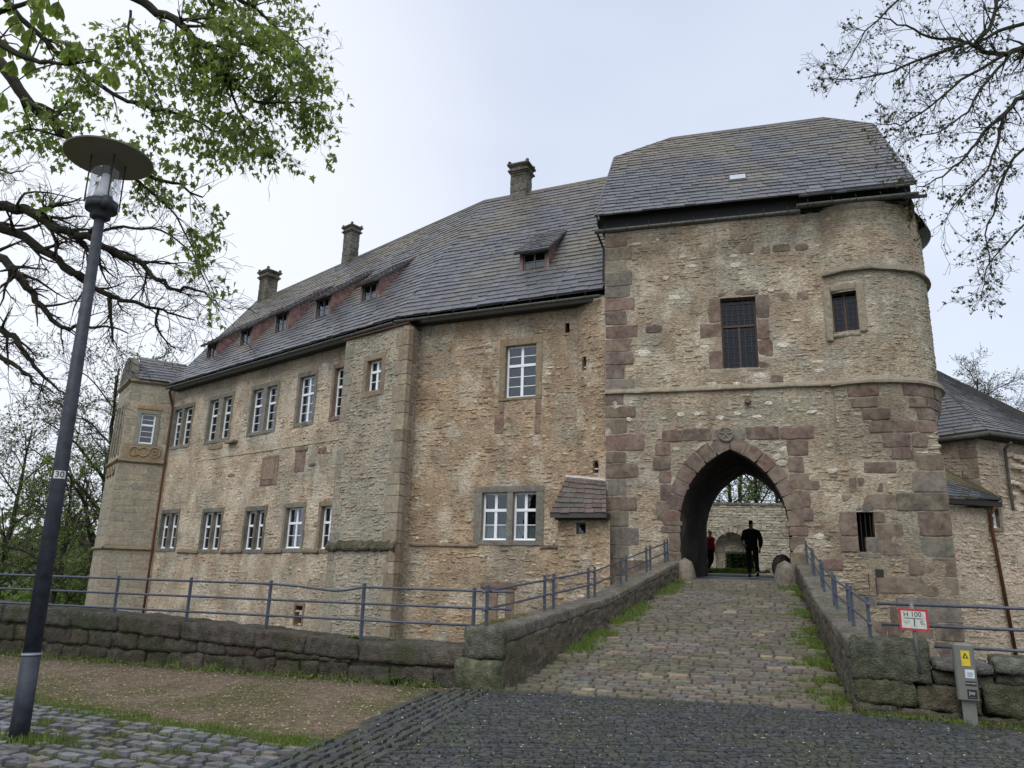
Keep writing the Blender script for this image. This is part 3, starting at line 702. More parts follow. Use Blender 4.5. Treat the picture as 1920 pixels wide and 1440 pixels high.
# guard stones beside the arch
def guard(u, z0, r, h, lab, d=.12, col=(0.15, .128, .105)):
    m = MB(); V = []; n = 14; k = 7
    for i in range(k+1):
        t = i/k; rr = r*math.sqrt(max(0, 1-max(0, (t-.35)/.65)**2.2))*(1.0+.05*math.sin(i)); zz = z0+h*t
        for j in range(n): w = 2*math.pi*j/n; q = 1+noise.noise(Vector((j*.7, i*.6, u)))*.12; V.append(TF(u+rr*q*math.cos(w), zz, d+rr*q*math.sin(w)))
    m.add(V, [(i*n+j, i*n+(j+1) % n, (i+1)*n+(j+1) % n, (i+1)*n+j) for i in range(k) for j in range(n)], col)
    o = m.build('guard_stone', M_ASH, None, True); tag(o, lab, 'guard stone', 'guard stones at the archway'); return o
ug = TF.at(1284, 1075)[0]; guard(ug+.02, FLR-.15, .27, .72, 'rounded grey guard stone at the left foot of the archway')
ug = TF.at(1474, 1080)[0]; guard(ug-.02, FLR-.2, .3, .75, 'rounded reddish guard stone at the right foot of the archway')
# ================================================================= CASTLE WING
wing = thing('castle_wing', 'long stone castle wing with steep dormered slate roof and white windows', 'castle wing')
wwall = thing('wall', None, None); wwall.parent = wing
WTOP = 10.25
uLM = meet(LF, MF)                              # corner of long wall and middle wall, on LF
uML = meet(MF, LF)
def m_col(a, b):
    t = tone(a+40, b, .45); c = pick([(5, (0.33, 0.245, 0.155)), (3, (0.37, 0.295, 0.20)), (2, (0.26, 0.195, 0.13)), (1.2, (0.29, 0.17, 0.115)), (.9, (0.46, 0.40, 0.31)), (.5, (0.17, 0.115, 0.085))])
    c = mixc(c, (0.34, 0.21, 0.12), max(0, min(.6, t*1.3))); return vary(patina(c, a, b, .5, 30), .26)
def m_mor(a, b): t = tone(a+40, b, .7); return patina(mixc((0.35, 0.265, 0.175), (0.255, 0.19, 0.125), max(0, min(1, .5+t*1.6))), a, b, .5, 30)
def l_col(a, b):
    t = tone(a+90, b, .4); c = pick([(5, (0.37, 0.285, 0.195)), (3, (0.42, 0.345, 0.25)), (2, (0.30, 0.235, 0.165)), (1.4, (0.33, 0.225, 0.165)), (1.2, (0.47, 0.41, 0.32)), (.3, (0.2, 0.15, 0.115))])
    if b < 3: c = mixc(c, (0.36, .25, .19), .3)
    c = mixc(c, (0.31, 0.29, 0.235), max(0, min(.6, t*1.5))); return vary(patina(c, a, b, .45, 60), .24)
def l_mor(a, b): t = tone(a+90, b, .6); return patina(mixc((0.39, 0.315, 0.23), (0.28, 0.24, 0.18), max(0, min(1, .5+t*1.6))), a, b, .45, 60)
def p_col(a, b): return vary(mixc(m_col(a+20, b), (0.29, 0.26, 0.205), .6 if b > 2.6 else .8), .14)
def p_mor(a, b): return mixc((0.31, 0.27, 0.205), (0.24, 0.225, 0.18), max(0, min(1, .5+tone(a, b, .8)*1.4)))
def box_px(F, x0, x1, yt, yb, d=0.0):
    ym, xm = (yt+yb)/2, (x0+x1)/2; return (F.at(x0, ym, d)[0], F.at(x1, ym, d)[0], F.at(xm, yb, d)[1], F.at(xm, yt, d)[1])
SUR = {'grey': (0.17, 0.16, 0.135), 'brown': (0.2, 0.155, 0.105), 'red': (0.18, 0.115, 0.09), 'dark': (0.115, 0.11, 0.095)}
def surround(F, op, parent, col, sw=.16, lint=.2, sill=.16, d=.03, left=True, right=True):
    u0, u1, z0, z1 = op; R = []
    def B(a0, a1, b0, b1): R.append((a0, a1, b0, b1)); ashlar(F, a0, a1, b0, b1, -.28, d, vary(col, .14), parent, 'window_surround', j=.006, bev=.012)
    if left: B(u0-sw, u0, z0, z1)
    if right: B(u1, u1+sw, z0, z1)
    B(u0-(sw if left else 0), u1+(sw if right else 0), z1, z1+lint); B(u0-(sw if left else 0), u1+(sw if right else 0), z0-sill, z0)
    return R
def casement(F, op, parent, cols, rows, depth=.2, tr=None, label=None, curtain=None, rev=SUR['grey']):
    """white wooden window: rows=(above transom, below transom)"""
    u0, u1, z0, z1 = op; w = thing('window', label, None); w.parent = parent
    reveal(F, op, depth, w, rev)
    t = .065; zt = z0+(z1-z0)*(tr if tr else rows[1]/(rows[0]+rows[1])); m = MB(); D0, D1 = -depth, -depth+.05
    for r in ((u0, u0+t, z0, z1), (u1-t, u1, z0, z1), (u0+t, u1-t, z0, z0+t), (u0+t, u1-t, z1-t, z1)): bar(m, F, *r, D0, D1)
    bar(m, F, u0+t, u1-t, zt-.045, zt+.045, D0, D1+.025)
    bar(m, F, u0-.01, u1+.01, z0-.03, z0+.02, D1, D1+.06)
    if cols == 2: um = (u0+u1)/2; bar(m, F, um-.045, um+.045, z0+t, zt-.045, D0, D1+.01); bar(m, F, um-.045, um+.045, zt+.045, z1-t, D0, D1+.01)
    m.build('frame', M_WHITE, w)
    g = .012; m = MB(); xs = [u0+t, u1-t] if cols == 1 else [u0+t, (u0+u1)/2-.045, (u0+u1)/2+.045, u1-t]
    for a, b in zip(xs[::2], xs[1::2]):
        for (lo, hi, n) in ((z0+t, zt-.045, rows[1]), (zt+.045, z1-t, rows[0])):
            for i in range(1, n): y = lo+(hi-lo)*i/n; bar(m, F, a, b, y-g, y+g, D0+.01, D1-.008)
            for i in range(n):
                y0, y1 = lo+(hi-lo)*i/n+(g if i else 0), lo+(hi-lo)*(i+1)/n-(g if i < n-1 else 0)
                q = MB(); q.box(F, a+.001, b-.001, y0+.001, y1-.001, D0+.016, D0+.022); q.build('pane', M_GLASS, w)
    if m.v: m.build('glazing_bars', M_WHITE, w)
    if curtain:
        zc = z0+(z1-z0)*curtain; m = MB(); V = []; n = 26
        for i in range(n+1):
            x = u0+t*.6+(u1-u0-t*1.2)*i/n; dd = -depth-.09+.022*math.sin(i*2.2)
            V += [F(x, z0+.02, dd), F(x, zc, dd*.98)]
        m.add(V, [(2*i, 2*i+2, 2*i+3, 2*i+1) for i in range(n)]); m.build('curtain', M_CURT, w)
    return w
# ---- long left wall
Lh, Lr = [], []
LUL = -14.05
rows_up = [((324.7, 337.5, 769, 837), (342.5, 357.5, 765, 832), 'grey'), ((391, 406.7, 752, 826), (415.8, 431.7, 744, 820), 'grey'), ((471, 490.5, 732, 811), (498, 517, 724, 803), 'grey')]
rows_lo = [((301, 314, 963, 1028), (317.5, 330.5, 963, 1028), 'dark'), ((378.7, 393.5, 961, 1030), (397, 412, 961, 1030), 'dark'), ((459, 474.8, 958, 1030), (478.5, 493, 958, 1030), 'dark')]
def dbl(F, a, b, colr, parent, n_up, n_lo, holes, rects, tr=None, cur=None, label=None, sw=.15, cols=1):
    A, B = box_px(F, *a), box_px(F, *b); z0 = (A[2]+B[2])/2; z1 = (A[3]+B[3])/2
    A = (A[0], A[1], z0, z1); B = (B[0], B[1], z0, z1); holes += [A, B]
    c = SUR[colr]
    ashlar(F, A[1], B[0], z0, z1, -.28, .02, vary(c, .1), parent, 'mullion', j=.004, bev=.012)
    rects += surround(F, (A[0], B[1], z0, z1), parent, c, sw)
    rects.append((A[0], B[1], z0, z1))
    for o in (A, B): casement(F, o, parent, cols, (n_up, n_lo), tr=tr, curtain=cur, rev=c)
for a, b, c in rows_up: dbl(LF, a, b, c, wing, 2, 3, Lh, Lr, .62)
for a, b, c in rows_lo: dbl(LF, a, b, c, wing, 1, 2, Lh, Lr, .62)
for a, c, n in (((559.7, 588, 706, 791), 'grey', (2, 3)), ((626, 649, 690, 779), 'red', (2, 3)), ((534, 566, 952, 1028), 'grey', (1, 2)), ((600, 626, 949, 1029), 'brown', (1, 2))):
    o = box_px(LF, *a); Lh.append(o); Lr += surround(LF, o, wing, SUR[c], .16, .2); Lr.append(o)
    casement(LF, o, wing, 2, n, tr=.62, curtain=.34 if n[0] == 1 else (.97 if a[0] < 600 else None), rev=SUR[c])
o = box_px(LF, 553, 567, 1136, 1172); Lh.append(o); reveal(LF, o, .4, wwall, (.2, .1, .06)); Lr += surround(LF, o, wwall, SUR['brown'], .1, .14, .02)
# blocked niche, beam holes, projecting stones
for (x0, x1, yt, yb, c, d) in [(490, 521, 855, 910, 'red', .03), (554, 578, 838, 846, 'brown', .05), (553, 572, 845, 885, 'red', .02), (430, 446, 826, 832, 'brown', .25), (428, 440, 888, 894, 'red', .03), (390, 418, 832, 843, 'brown', .02), (596, 612, 838, 850, 'red', .02), (580, 592, 868, 874, 'dark', .04)]:
    r = box_px(LF, x0, x1, yt, yb); Lr.append(r); ashlar(LF, *r, -.1, d, vary(SUR[c], .1), wwall, 'stone')
r = box_px(LF, 495, 515, 862, 900); ashlar(LF, *r, -.1, .05, vary((0.24, .17, .12), .1), wwall, 'stone')
m = wall_sheet(LF, LUL, uLM+.2, BASE, WTOP, Lh, .16, .016, l_mor); m.build('wall_face', M_MOR, wwall)
sillz = LF.at(450, 1034)[1]
skL = rects_skip(Lr, lambda a, b, w, h: abs(b-sillz) < .1 or a > uLM)
psL = courses(LF, LUL+.1, uLM, -1.2, WTOP, skL, lambda a, b: mixc(l_col(a, b), l_mor(a, b), .2), (.07, .17), (.1, .32), dr=(-.014, .024), drop=.12, lay=.07, blob=True, inset=.42)
# projecting sill course with mossy, broken edge, between the lower windows
for x0, x1 in ((334, 372), (415, 455), (496, 530), (569, 598)):
    moulding(LF, LF.at(x0, 1034)[0], LF.at(x1, 1034)[0], sillz-.05, [(0, .16), (.07, .08), (.08, .0), (0, -.06)], wing, 'string_course', (0.15, .125, .09), wob=.02)
moulding(LF, LF.at(372, 850)[0], LF.at(640, 820)[0], 6.4, [(0, .06), (.03, .03), (.03, 0), (0, -.02)], wing, 'string_course', (0.33, .28, .2), wob=.01)
# ---- middle wall
Mh, Mr = [], []
o = box_px(MF, 948, 1005, 647, 744); Mh.append(o); Mr += surround(MF, o, wing, (0.235, .18, .115), .22, .26, .1); Mr.append(o)
casement(MF, o, wing, 2, (2, 3), tr=.62, rev=SUR['brown'], label='tall white window with small panes in the middle wall')
u0, u1, z0, z1 = o
for (a0, a1, b0, b1) in [(u0-.2, u0-.02, z0-.5, z0-.12), (u0-.35, u0-.02, z0-1.2, z0-.52), (u1+.0, u1+.22, z0-.62, z0-.12), (u1-.02, u1+.2, z0-1.25, z0-.64)]: Mr.append((a0, a1, b0, b1)); ashlar(MF, a0, a1, b0, b1, -.1, .02, vary((0.19, .12, .09), .12), wwall, 'stone')
dbl(MF, (903, 950, 923, 1013), (961, 1005, 923, 1013), 'grey', wing, 1, 2, Mh, Mr, .63, .31, None, .26, 2)
msz = MF.at(850, 1024)[1]
uPS = MF.at(781, 820)[0]
# round stair turret at the right end of the middle wall
SU, SD, SR = .12, -1.12, 1.56
sp0 = -math.acos(1.12/1.56)
def ST(a, z, d): ph = sp0+a/SR; return MF(SU+(SR+d)*math.sin(ph), z, SD+(SR+d)*math.cos(ph))
SL = SR*(math.radians(40)-sp0); SUL = SU-math.sqrt(SR**2-SD**2)
slits = []
for (px, yt, yb) in ((1095.5, 667, 692), (1117, 864, 886)):
    for a in np.linspace(0, SL, 240):
        P = ST(a, MF.at(px, (yt+yb)/2, .3)[1], 0); c = ROT.transposed() @ (P-EYE)
        if 960+FPX*c.x/-c.z >= px: break
    zt, zb_ = MF.at(px, yt, .35)[1], MF.at(px, yb, .35)[1]; slits.append((a-.09, a+.09, zb_, zt))
m = wall_sheet(ST, 0, SL, BASE, WTOP, slits, .13, .012, m_mor); m.build('stair_turret_face', M_MOR, wwall)
for (a0, a1, b0, b1) in slits:
    w = thing('slit_window', None, None); w.parent = wing
    reveal(ST, (a0, a1, b0, b1), .25, w, (.15, .11, .07)); m = MB(); am = (a0+a1)/2
    m.add([ST(a0-.01, b1-.12, -.02), ST(am, b1+.01, -.02), ST(a0-.01, b1+.01, -.02)], [(0, 1, 2)], (.3, .22, .14)); m.add([ST(a1+.01, b1-.12, -.02), ST(a1+.01, b1+.01, -.02), ST(am, b1+.01, -.02)], [(0, 1, 2)], (.3, .22, .14)); m.build('arched_head', M_ASH, w)
    m = MB(); m.box(ST, a0, a1, b0+.1, b0+.13, -.1, -.07); m.build('frame', M_WHITE, w)
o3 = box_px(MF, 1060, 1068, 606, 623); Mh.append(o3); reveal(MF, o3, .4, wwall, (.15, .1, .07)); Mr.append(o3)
m = wall_sheet(MF, uPS-.6, SUL+.05, BASE, WTOP, Mh, .15, .016, m_mor); m.build('wall_face', M_MOR, wwall)
skM = rects_skip(Mr, lambda a, b, w, h: abs(b-msz-.04) < .09)
psM = courses(MF, uPS-.3, SUL, -1.6, WTOP, skM, lambda a, b: mixc(m_col(a, b), m_mor(a, b), .15), (.06, .15), (.1, .34), dr=(-.014, .026), drop=.1, lay=.07, blob=True, inset=.42)
psM += courses(ST, .05, SL, -1.2, WTOP, rects_skip(slits), lambda a, b: mixc(m_col(a, b), m_mor(a, b), .25), (.06, .14), (.1, .3), dr=(-.012, .025), drop=.25, lay=.05, blob=True, inset=.3)
moulding(MF, uPS, MF.at(897, 1024)[0], msz, [(0, .09), (.05, .05), (.05, 0), (0, -.03)], wing, 'string_course', (0.2, .15, .1), wob=.012)
moulding(MF, MF.at(1013, 1024)[0], MF.at(1046, 1024)[0], msz-.03, [(0, .1), (.05, .05), (.05, 0), (0, -.03)], wing, 'string_course', (0.13, .1, .07), wob=.012)
# low blocked doorway in reddish stone behind the railing
u, z = MF.at(935, 1110)
for (a0, a1, b0, b1) in [(u-.62, u+.62, z+.1, z+.32), (u+.25, u+.55, z-1.6, z+.09), (u-.3, u-.02, z-1.6, z+.0)]: ashlar(MF, a0, a1, b0, b1, -.1, .05, vary((0.2, .13, .1), .1), wwall, 'stone')
# ---- angular tower
PT = PF.at(705, 628)[1]
ow = box_px(PF, 688, 714.6, 675, 732)
m = wall_sheet(PF, 0, PW, BASE, 10.0, [ow], .15, .012, p_mor); m.build('angular_tower_face', M_MOR, wwall)
Pr = surround(PF, ow, wing, SUR['brown'], .2, .22, .2)+[ow]; casement(PF, ow, wing, 2, (1, 2), .22, tr=.64, curtain=.95, rev=SUR['brown'])
psw = (PS.o-Vector((-3.28, 25.45, 0))).length
z = BASE+.3; k = 0
ledz = PF.at(670, 1026)[1]
while z < 9.9:
    h = random.uniform(.36, .6); w = (.42, .62)[k % 2]*random.uniform(.9, 1.1); c = random.choice([(0.30, .25, .185), (0.27, .225, .165), (0.33, .275, .2), (0.235, .18, .13)]) if random.random() > .15 else BRN
    z2 = min(z+h, 9.95)
    Pr.append((PW-w, PW, z, z2)); ashlar(PF, PW-w, PW+.015, z, z2-.01, -.2, .02, vary(c, .08), wwall, 'quoin', j=.004, bev=.01)
    ashlar(PS, -.012, .42 if k % 2 else .6, z, z2-.01, -.2, .02, vary(c, .08), wwall, 'quoin', j=.004, bev=.01)
    if random.random() < .75: Pr.append((0, w*.8, z, z2)); ashlar(PF, -.01, w*.8, z, z2-.01, -.2, .018, vary(mixc(c, (0.25, .24, .2), .6), .1), wwall, 'quoin', j=.004, bev=.01)
    z += h+.01; k += 1
m = wall_sheet(PS, 0, psw+.3, BASE, 10.0, [], .2, .01, p_mor); m.build('angular_tower_face', M_MOR, wwall)
m = MB(); Lc = LF(uLM-3.2, 0)
m.quad(PF(0, BASE), PF(0, 10), PF(0, 10, -2.5), PF(0, BASE, -2.5), (.27, .24, .18)); m.build('angular_tower_face', M_MOR, wwall)
psP = courses(PF, .02, PW, -1.6, 9.95, rects_skip(Pr, lambda a, b, w, h: abs(b-ledz) < .12), lambda a, b: mixc(p_col(a, b), p_mor(a, b), .2), (.05, .13), (.1, .32), dr=(-.01, .03), drop=.1, lay=.04, blob=True, inset=.3)
psP += courses(PS, .35, psw, -1.6, 9.95, no_skip, p_col, (.06, .13), (.12, .3), dr=(-.01, .03), drop=.2, blob=True, inset=.3)
moulding(PF, -.05, PW+.05, ledz-.05, [(0, .28), (.1, .12), (.13, .02), (.1, -.05), (0, -.08)], wing, 'string_course', (0.1, .09, .06), step=.12, wob=.035, mat=M_OLD)
m = MB(); V = []
for i in range(17):
    u = -.08+(PW+.16)*i/16; V += [PF(u, 9.98, .1), PF(u, 10.02, .12), PF(u, 10.35, -.55)]
m.add(V, [(i*3+q, i*3+3+q, i*3+4+q, i*3+1+q) for i in range(16) for q in range(2)], (0.16, .08, .06)); m.build('tile_cap', M_SLATE, wing)
m = MB(); m.add([PF(-.1, 10.0, .1), PF(PW+.1, 10.0, .1), PS(psw, 10.0, .1), PS(psw, 10.2, -1), PF(0, 10.3, -1.6)], [(0, 1, 2, 3, 4)], (0.12, .07, .06)); m.build('tile_cap', M_SLATE, wing)
place_pieces(psL+psM+psP, 'stone', M_RUB, wwall, 230, near_key)
# closing walls
m = MB(); lo = LF(LUL, BASE); lt = LF(LUL, WTOP)
m.quad(lo, lt, LF(LUL-2.6, WTOP, -10.6), LF(LUL-2.6, BASE, -10.6)); m.quad(LF(LUL-2.6, BASE, -10.6), LF(LUL-2.6, WTOP, -10.6), LF(2, WTOP, -10.6), LF(2, BASE, -10.6)); m.quad(MF(-6, BASE, -10.4), MF(-6, WTOP, -10.4), MF(-1.4, WTOP, -10.4), MF(-1.4, BASE, -10.4))
m.build('rear_wall', M_RUB, wwall); 
# ---- roof of the wing
wroof = thing('roof', None, None); wroof.parent = wing
od = .5
def gpt(px, py, F, d=od): u, z = F.at(px, py, d); return F(u, z, d)
E_l = gpt(316, 713, LF); E_l = LF(LF.at(318, 716, od)[0], 10.42, od)
MFo, LFo = MF.off(od), LF.off(od); tcor = meet(LFo, MFo); EC = LFo(tcor, 10.42)
E_r = MF(.03, 10.5, od)
R_c = MF.off(-5)(MF.off(-5).at(910, 378)[0], 17.65)
mR = MF.off(-5); R_r = mR(.7, 17.65)
R_l = LF.off(-5)(*LF.off(-5).at(480, 567)); 
def patch(e0, e1, r0, r1):
    def P(s, t): a = e0.lerp(e1, s); b = r0.lerp(r1, s); return a.lerp(b, t)
    return P
def patch_slates(e0, e1, r0, r1, h, w, mossy, skip=None, col=None):
    P = patch(e0, e1, r0, r1); Wd = ((e1-e0).length+(r1-r0).length)/2; N = plane_n(e0, e1, (r0+r1)/2)
    L = ((r0+r1)/2-(e0+e1)/2).length
    return slates(lambda u, t: P(u/Wd, t), lambda t: 0, lambda t: Wd, L, h, w, skip and (lambda u, t: skip(u/Wd, t)), mossy, N, col), N
slM, NM = patch_slates(EC, E_r, R_c, R_r, .28, .46, 1.0)
slL, NL = patch_slates(E_l, EC, R_l, R_c, .28, .46, 1.0)
place_pieces(slM+slL, 'slate', M_SLATE, wroof, 290, near_key, 'upper_slates')
m = MB(); lift = Vector((0, 0, -.03))
for A_, B_, C_, D_ in ((EC, E_r, R_c, R_r), (E_l, EC, R_l, R_c)):
    Pq = patch(A_, B_, C_, D_); nq = 14; m.add([Pq(i/nq, j/nq)+lift for j in range(nq+1) for i in range(nq+1)], [(j*(nq+1)+i, j*(nq+1)+i+1, (j+1)*(nq+1)+i+1, (j+1)*(nq+1)+i) for j in range(nq) for i in range(nq)], dk)
bE_l, bE_c, bE_r = LF(LUL-2.2, 10.42, -11), LF(3.2, 10.42, -11), MF(-1.2, 10.42, -10.9)
m.quad(R_l, R_c, bE_c, bE_l, dk); m.quad(R_c, R_r, bE_r, bE_c, dk); m.add([E_l, R_l, bE_l], [(0, 1, 2)], dk); m.build('roof_deck', M_SLATE, wroof)
cap([R_l, R_c, R_r], .07, wroof, 'ridge_cap', col=(0.1, .09, .07)); cap([E_l, R_l], .05, wroof, 'verge')
uE = LF.at(318, 716, od)[0]
gutter(LF, uE, tcor+.0, 10.22, od+.1, wing, .085, 12, up=.18); gutter(MF, (EC-MF.o).dot(MF.u), -.02, 10.25, od+.1, wing, .085, 8, up=.2)
m = MB(); m.box(LF, uE+.1, tcor, 10.12, 10.32, .05, .38); m.build('eave_board', M_DARK, wing); m = MB(); m.box(MF, (EC-MF.o).dot(MF.u), .0, 10.14, 10.36, .05, .4); m.build('eave_board', M_DARK, wing)
# drainpipe between oriel and wall
pts = [gpt(322, 728, LF, .5), gpt(318, 735, LF, .35),  LF(-13.86, 9.3, .12), LF(-13.86, 6, .12), LF(-13.84, 2.4, .13), LF(-13.84, -2.5, .12)]
m = MB(); m.tube(pts, .055, 8); m.build('drainpipe', M_RUST, wing, True)
# ---- dormers
def dormer(F, N, p0, x0, x1, yt, yb, h=None, cheek=(0.20, 0.115, 0.10), lab=None):
    # window box in pixels; the front stands where its foot meets the roof plane
    foot = on_plane((x0+x1)/2, yb, p0, N); D = (foot-F.o).dot(F.n); G = F.off(D)
    ul_, ur_, za, zb2 = box_px(G, x0, x1, yt, yb); d = thing('dormer', lab, None); d.parent = wroof
    S = lambda u, z, dd: G(u, z, dd)
    nh = Vector((N.x, N.y, 0)).length/N.z            # run of the roof per rise
    pitch = 1/ nh if nh else 1
    rise = N.dot(Vector((0, 0, 1)))
    slope = -(-F.n).dot(N)/N.z                       # dz per metre going back
    slope = (F.n.dot(N))/N.z
    H = (zb2-za)+.16; zt = zb2+.13; DS = .80; Lc = H/(slope-DS)
    pad = .12
    m = MB(); Lc2 = (za-.1-za+0)/1
    for s, u in ((-1, ul_-pad), (1, ur_+pad)):
        v = [S(u, za-.14, 0), S(u, zt, 0), S(u, zt+DS*Lc, -Lc)]; v2 = [S(u-s*.05, za-.14, 0), S(u-s*.05, zt, 0), S(u-s*.05, zt+DS*Lc, -Lc)]
        m = MB(); m.add(v+v2, [(0, 1, 2), (3, 5, 4), (0, 3, 4, 1), (1, 4, 5, 2)], cheek); m.build('cheek', M_SLATE, d)
        # hung tiles on the cheek
        tl = MB(); nr = max(3, int(H/.16))
        for r in range(nr):
            z0_ = za-.12+(zt-za+.12)*r/nr; zc = z0_+(zt-za+.12)/nr
            # span: from front (0) back to where the roof plane meets
            back = min(Lc, max(.05, (z0_-za+.1)/slope)); frontd = 0 if z0_ < zt else 0
            n = max(1, int(back/.17))
            for i in range(n): tl.box(lambda a, b, c: S(u+s*c, b, -a), back*i/n+.004, back*(i+1)/n-.004, z0_, zc+.02, .0, .02+.008*random.random(), vary(cheek, .3))
        k_ = 0
        zz = zt
        while zz < zt+DS*Lc:
            b0 = (zz-zt)/DS if zz > zt else 0; b1 = (zz-za+.1)/slope; n = max(1, int((b1-b0)/.17))
            for i in range(n): tl.box(lambda a, b, c: S(u+s*c, b, -a), b0+(b1-b0)*i/n+.004, b0+(b1-b0)*(i+1)/n-.004, zz, zz+.13, .0, .02+.008*random.random(), vary(cheek, .3))
            zz += .15
        tl.build('hung_tiles', M_SLATE, d, kind='stuff')
    for (a, b, c, e) in ((ul_-pad+.05, ul_, za-.1, zt), (ur_, ur_+pad-.05, za-.1, zt)):
        m = MB(); m.box(S, a, b, c, e, -.12, .02, (.12, .075, .06)); m.build('post', M_SLATE, d)
    m = MB(); m.box(S, ul_-pad, ur_+pad, za-.16, za, -.1, .06, (.2, .16, .08)); m.build('sill', M_ASH, d)
    # roof of the dormer
    e0, e1 = S(ul_-pad-.12, zt-DS*.3, .3), S(ur_+pad+.12, zt-DS*.3, .3); r0_, r1_ = S(ul_-pad-.12, zt+DS*Lc+.02, -Lc), S(ur_+pad+.12, zt+DS*Lc+.02, -Lc)
    NN = plane_n(e0, e1, r0_)
    m = MB(); m.add([e0, e1, r1_, r0_]+[p-NN*.05 for p in (e0, e1, r1_, r0_)], [(0, 1, 2, 3), (7, 6, 5, 4), (0, 4, 5, 1), (1, 5, 6, 2), (3, 2, 6, 7), (0, 3, 7, 4)], dk); m.build('dormer_roof', M_SLATE, d)
    sl_, _ = patch_slates(e0+NN*.01, e1+NN*.01, r0_+NN*.01, r1_+NN*.01, .24, .36, .2)
    q = MB()
    for v, f, c, a in sl_: q.add(v, f, c)
    q.build('slates', M_SLATE, d, kind='stuff')
    # window
    w = thing('window', None, None); w.parent = d
    m = MB(); t = .04; D0, D1 = -.1, -.05; um = (ul_+ur_)/2
    for r in ((ul_, ul_+t, za, zb2), (ur_-t, ur_, za, zb2), (ul_+t, ur_-t, za, za+t), (ul_+t, ur_-t, zb2-t, zb2+.02), (um-.03, um+.03, za+t, zb2-t)): bar(m, S, *r, D0, D1)
    zh = (za+zb2)/2; bar(m, S, ul_+t, um-.03, zh-.012, zh+.012, D0+.01, D1-.01); bar(m, S, um+.03, ur_-t, zh-.012, zh+.012, D0+.01, D1-.01)
    m.build('frame', plain_grey, d)
    for a, b in ((ul_+t, um-.03), (um+.03, ur_-t)):
        for c, e in ((za+t, zh-.012), (zh+.012, zb2-t)): q = MB(); q.box(S, a+.001, b-.001, c+.001, e-.001, D0+.018, D0+.024); q.build('pane', M_GLASS, d)
    m = MB(); m.quad(S(ul_, za, -.4), S(ur_, za, -.4), S(ur_, zt, -.4), S(ul_, zt, -.4)); m.build('dark_backing', M_ROOM, d)
    bpy.data.objects.remove(w)
plain_grey = plain_mat('grey_window_paint', (0.16, 0.15, 0.14), .6)
for i, (x0, x1, yt, yb) in enumerate([(390, 405, 645, 670), (452, 469, 618, 648), (518, 537, 588, 623), (594, 616, 560, 597), (680, 705, 532, 567)]):
    dormer(LF, NL, EC, x0, x1, yt, yb)
dormer(MF, NM, EC, 981, 1022, 472, 507)
# ---- chimneys on the ridge
def chimney(px, py_base, py_top, wpx, F, name='chimney', balls=4):
    G = F.off(-5.0); u, zt = G.at(px, py_top); w = wpx/FPX*(G(u, zt)-EYE).length*.62*(.88 if F is LF else 1)
    zb3 = min(G.at(px, py_base)[1]-1.2, 17.2); D = w*.85; ch = thing(name, None, None); ch.parent = wroof; c = (0.155, .14, .12)
    S = lambda a, b, d: G(u+a, b, d)
    H = zt-zb3
    # courses of blocks
    z = zb3; k = 0
    while z < zt-.62*w/1.0:
        h = min(.38, zt-.62*w-z); 
        if h < .05: break
        m = rough_block(S, -w/2, w/2, z, z+h-.008, -D/2, D/2, .02, .008, .25, vary(c, .15), k); m.build('stone', M_OLD, ch); z += h; k += 1
    z = zt-.62*w
    for (e, h) in ((.05, .1), (.13, .09), (.04, .2), (.1, .08), (.17, .1)):
        h *= w; m = MB(); m.box(S, -w/2-e*w, w/2+e*w, z, z+h-.004, -D/2-e*w, D/2+e*w, vary(c, .15)); m.build('moulding', M_OLD, ch); z += h
    for (sx, sy) in ((-1, 1), (1, 1), (-1, -1), (1, -1)):
        m = MB(); V = []; n = 8; r = .11*w; cc = (sx*w*.55, z+r*.9, sy*D*.55)
        for i in range(7):
            th = math.pi*i/6
            for j in range(n): V.append(S(cc[0]+r*math.sin(th)*math.cos(j*2*math.pi/n), cc[1]-r*math.cos(th), cc[2]+r*math.sin(th)*math.sin(j*2*math.pi/n)))
        m.add(V, [(i*n+j, i*n+(j+1) % n, (i+1)*n+(j+1) % n, (i+1)*n+j) for i in range(6) for j in range(n)], c); m.build('ball_finial', M_OLD, ch, True)
chimney(978, 362, 312, 50, MF); chimney(661, 490, 426, 41, LF); chimney(506, 560, 510, 46, LF)
# ---- oriel at the far left corner
ori = thing('corner_oriel', 'tall pale stone corner oriel with gabled roof at the far left', 'oriel')
CTOP = 10.55
cz = BF.at(260, 866)[1]; lz = BF.at(240, 1029)[1]
def o_col(a, b): return vary(mixc((0.34, .29, .215), (0.29, .265, .205), random.random()), .1)
owin = box_px(BF, 262, 289, 776, 832)
for F, a0, a1, hs in ((BF, -BW, .05, [owin]), (BS, 0, 3.2, [])):
    m = wall_sheet(F, a0, a1, BASE, CTOP, hs, .2, .008, lambda a, b: mixc((0.32, .275, .205), (0.27, .245, .19), max(0, min(1, .5+tone(a, b, .8)*1.5)))); m.build('wall_face', M_MOR, ori)
ps = courses(BF, -BW, .0, -1, CTOP-.2, rects_skip([(owin[0]-.25, owin[1]+.25, owin[2]-.9, owin[3]+.45)], lambda a, b, w, h: abs(b-cz) < .2), o_col, (.3, .5), (.4, .9), dr=(.006, .014), j=.004, cut=.05, inset=.02)
ps += courses(BS, 0, 3.2, -1, CTOP-.2, rects_skip([(.2, 3, 5.6, 9.3)]), o_col, (.3, .5), (.4, .9), dr=(.006, .014), j=.004, cut=.05, inset=.02)
for v, f, c, _ in ps: q = MB(); q.add(v, f, c); q.build('stone', M_ASH, ori)
casement(BF, owin, ori, 1, (2, 3), .12, tr=.62); surround(BF, owin, ori, (0.2, .2, .165), .22, .18, .12, .03)
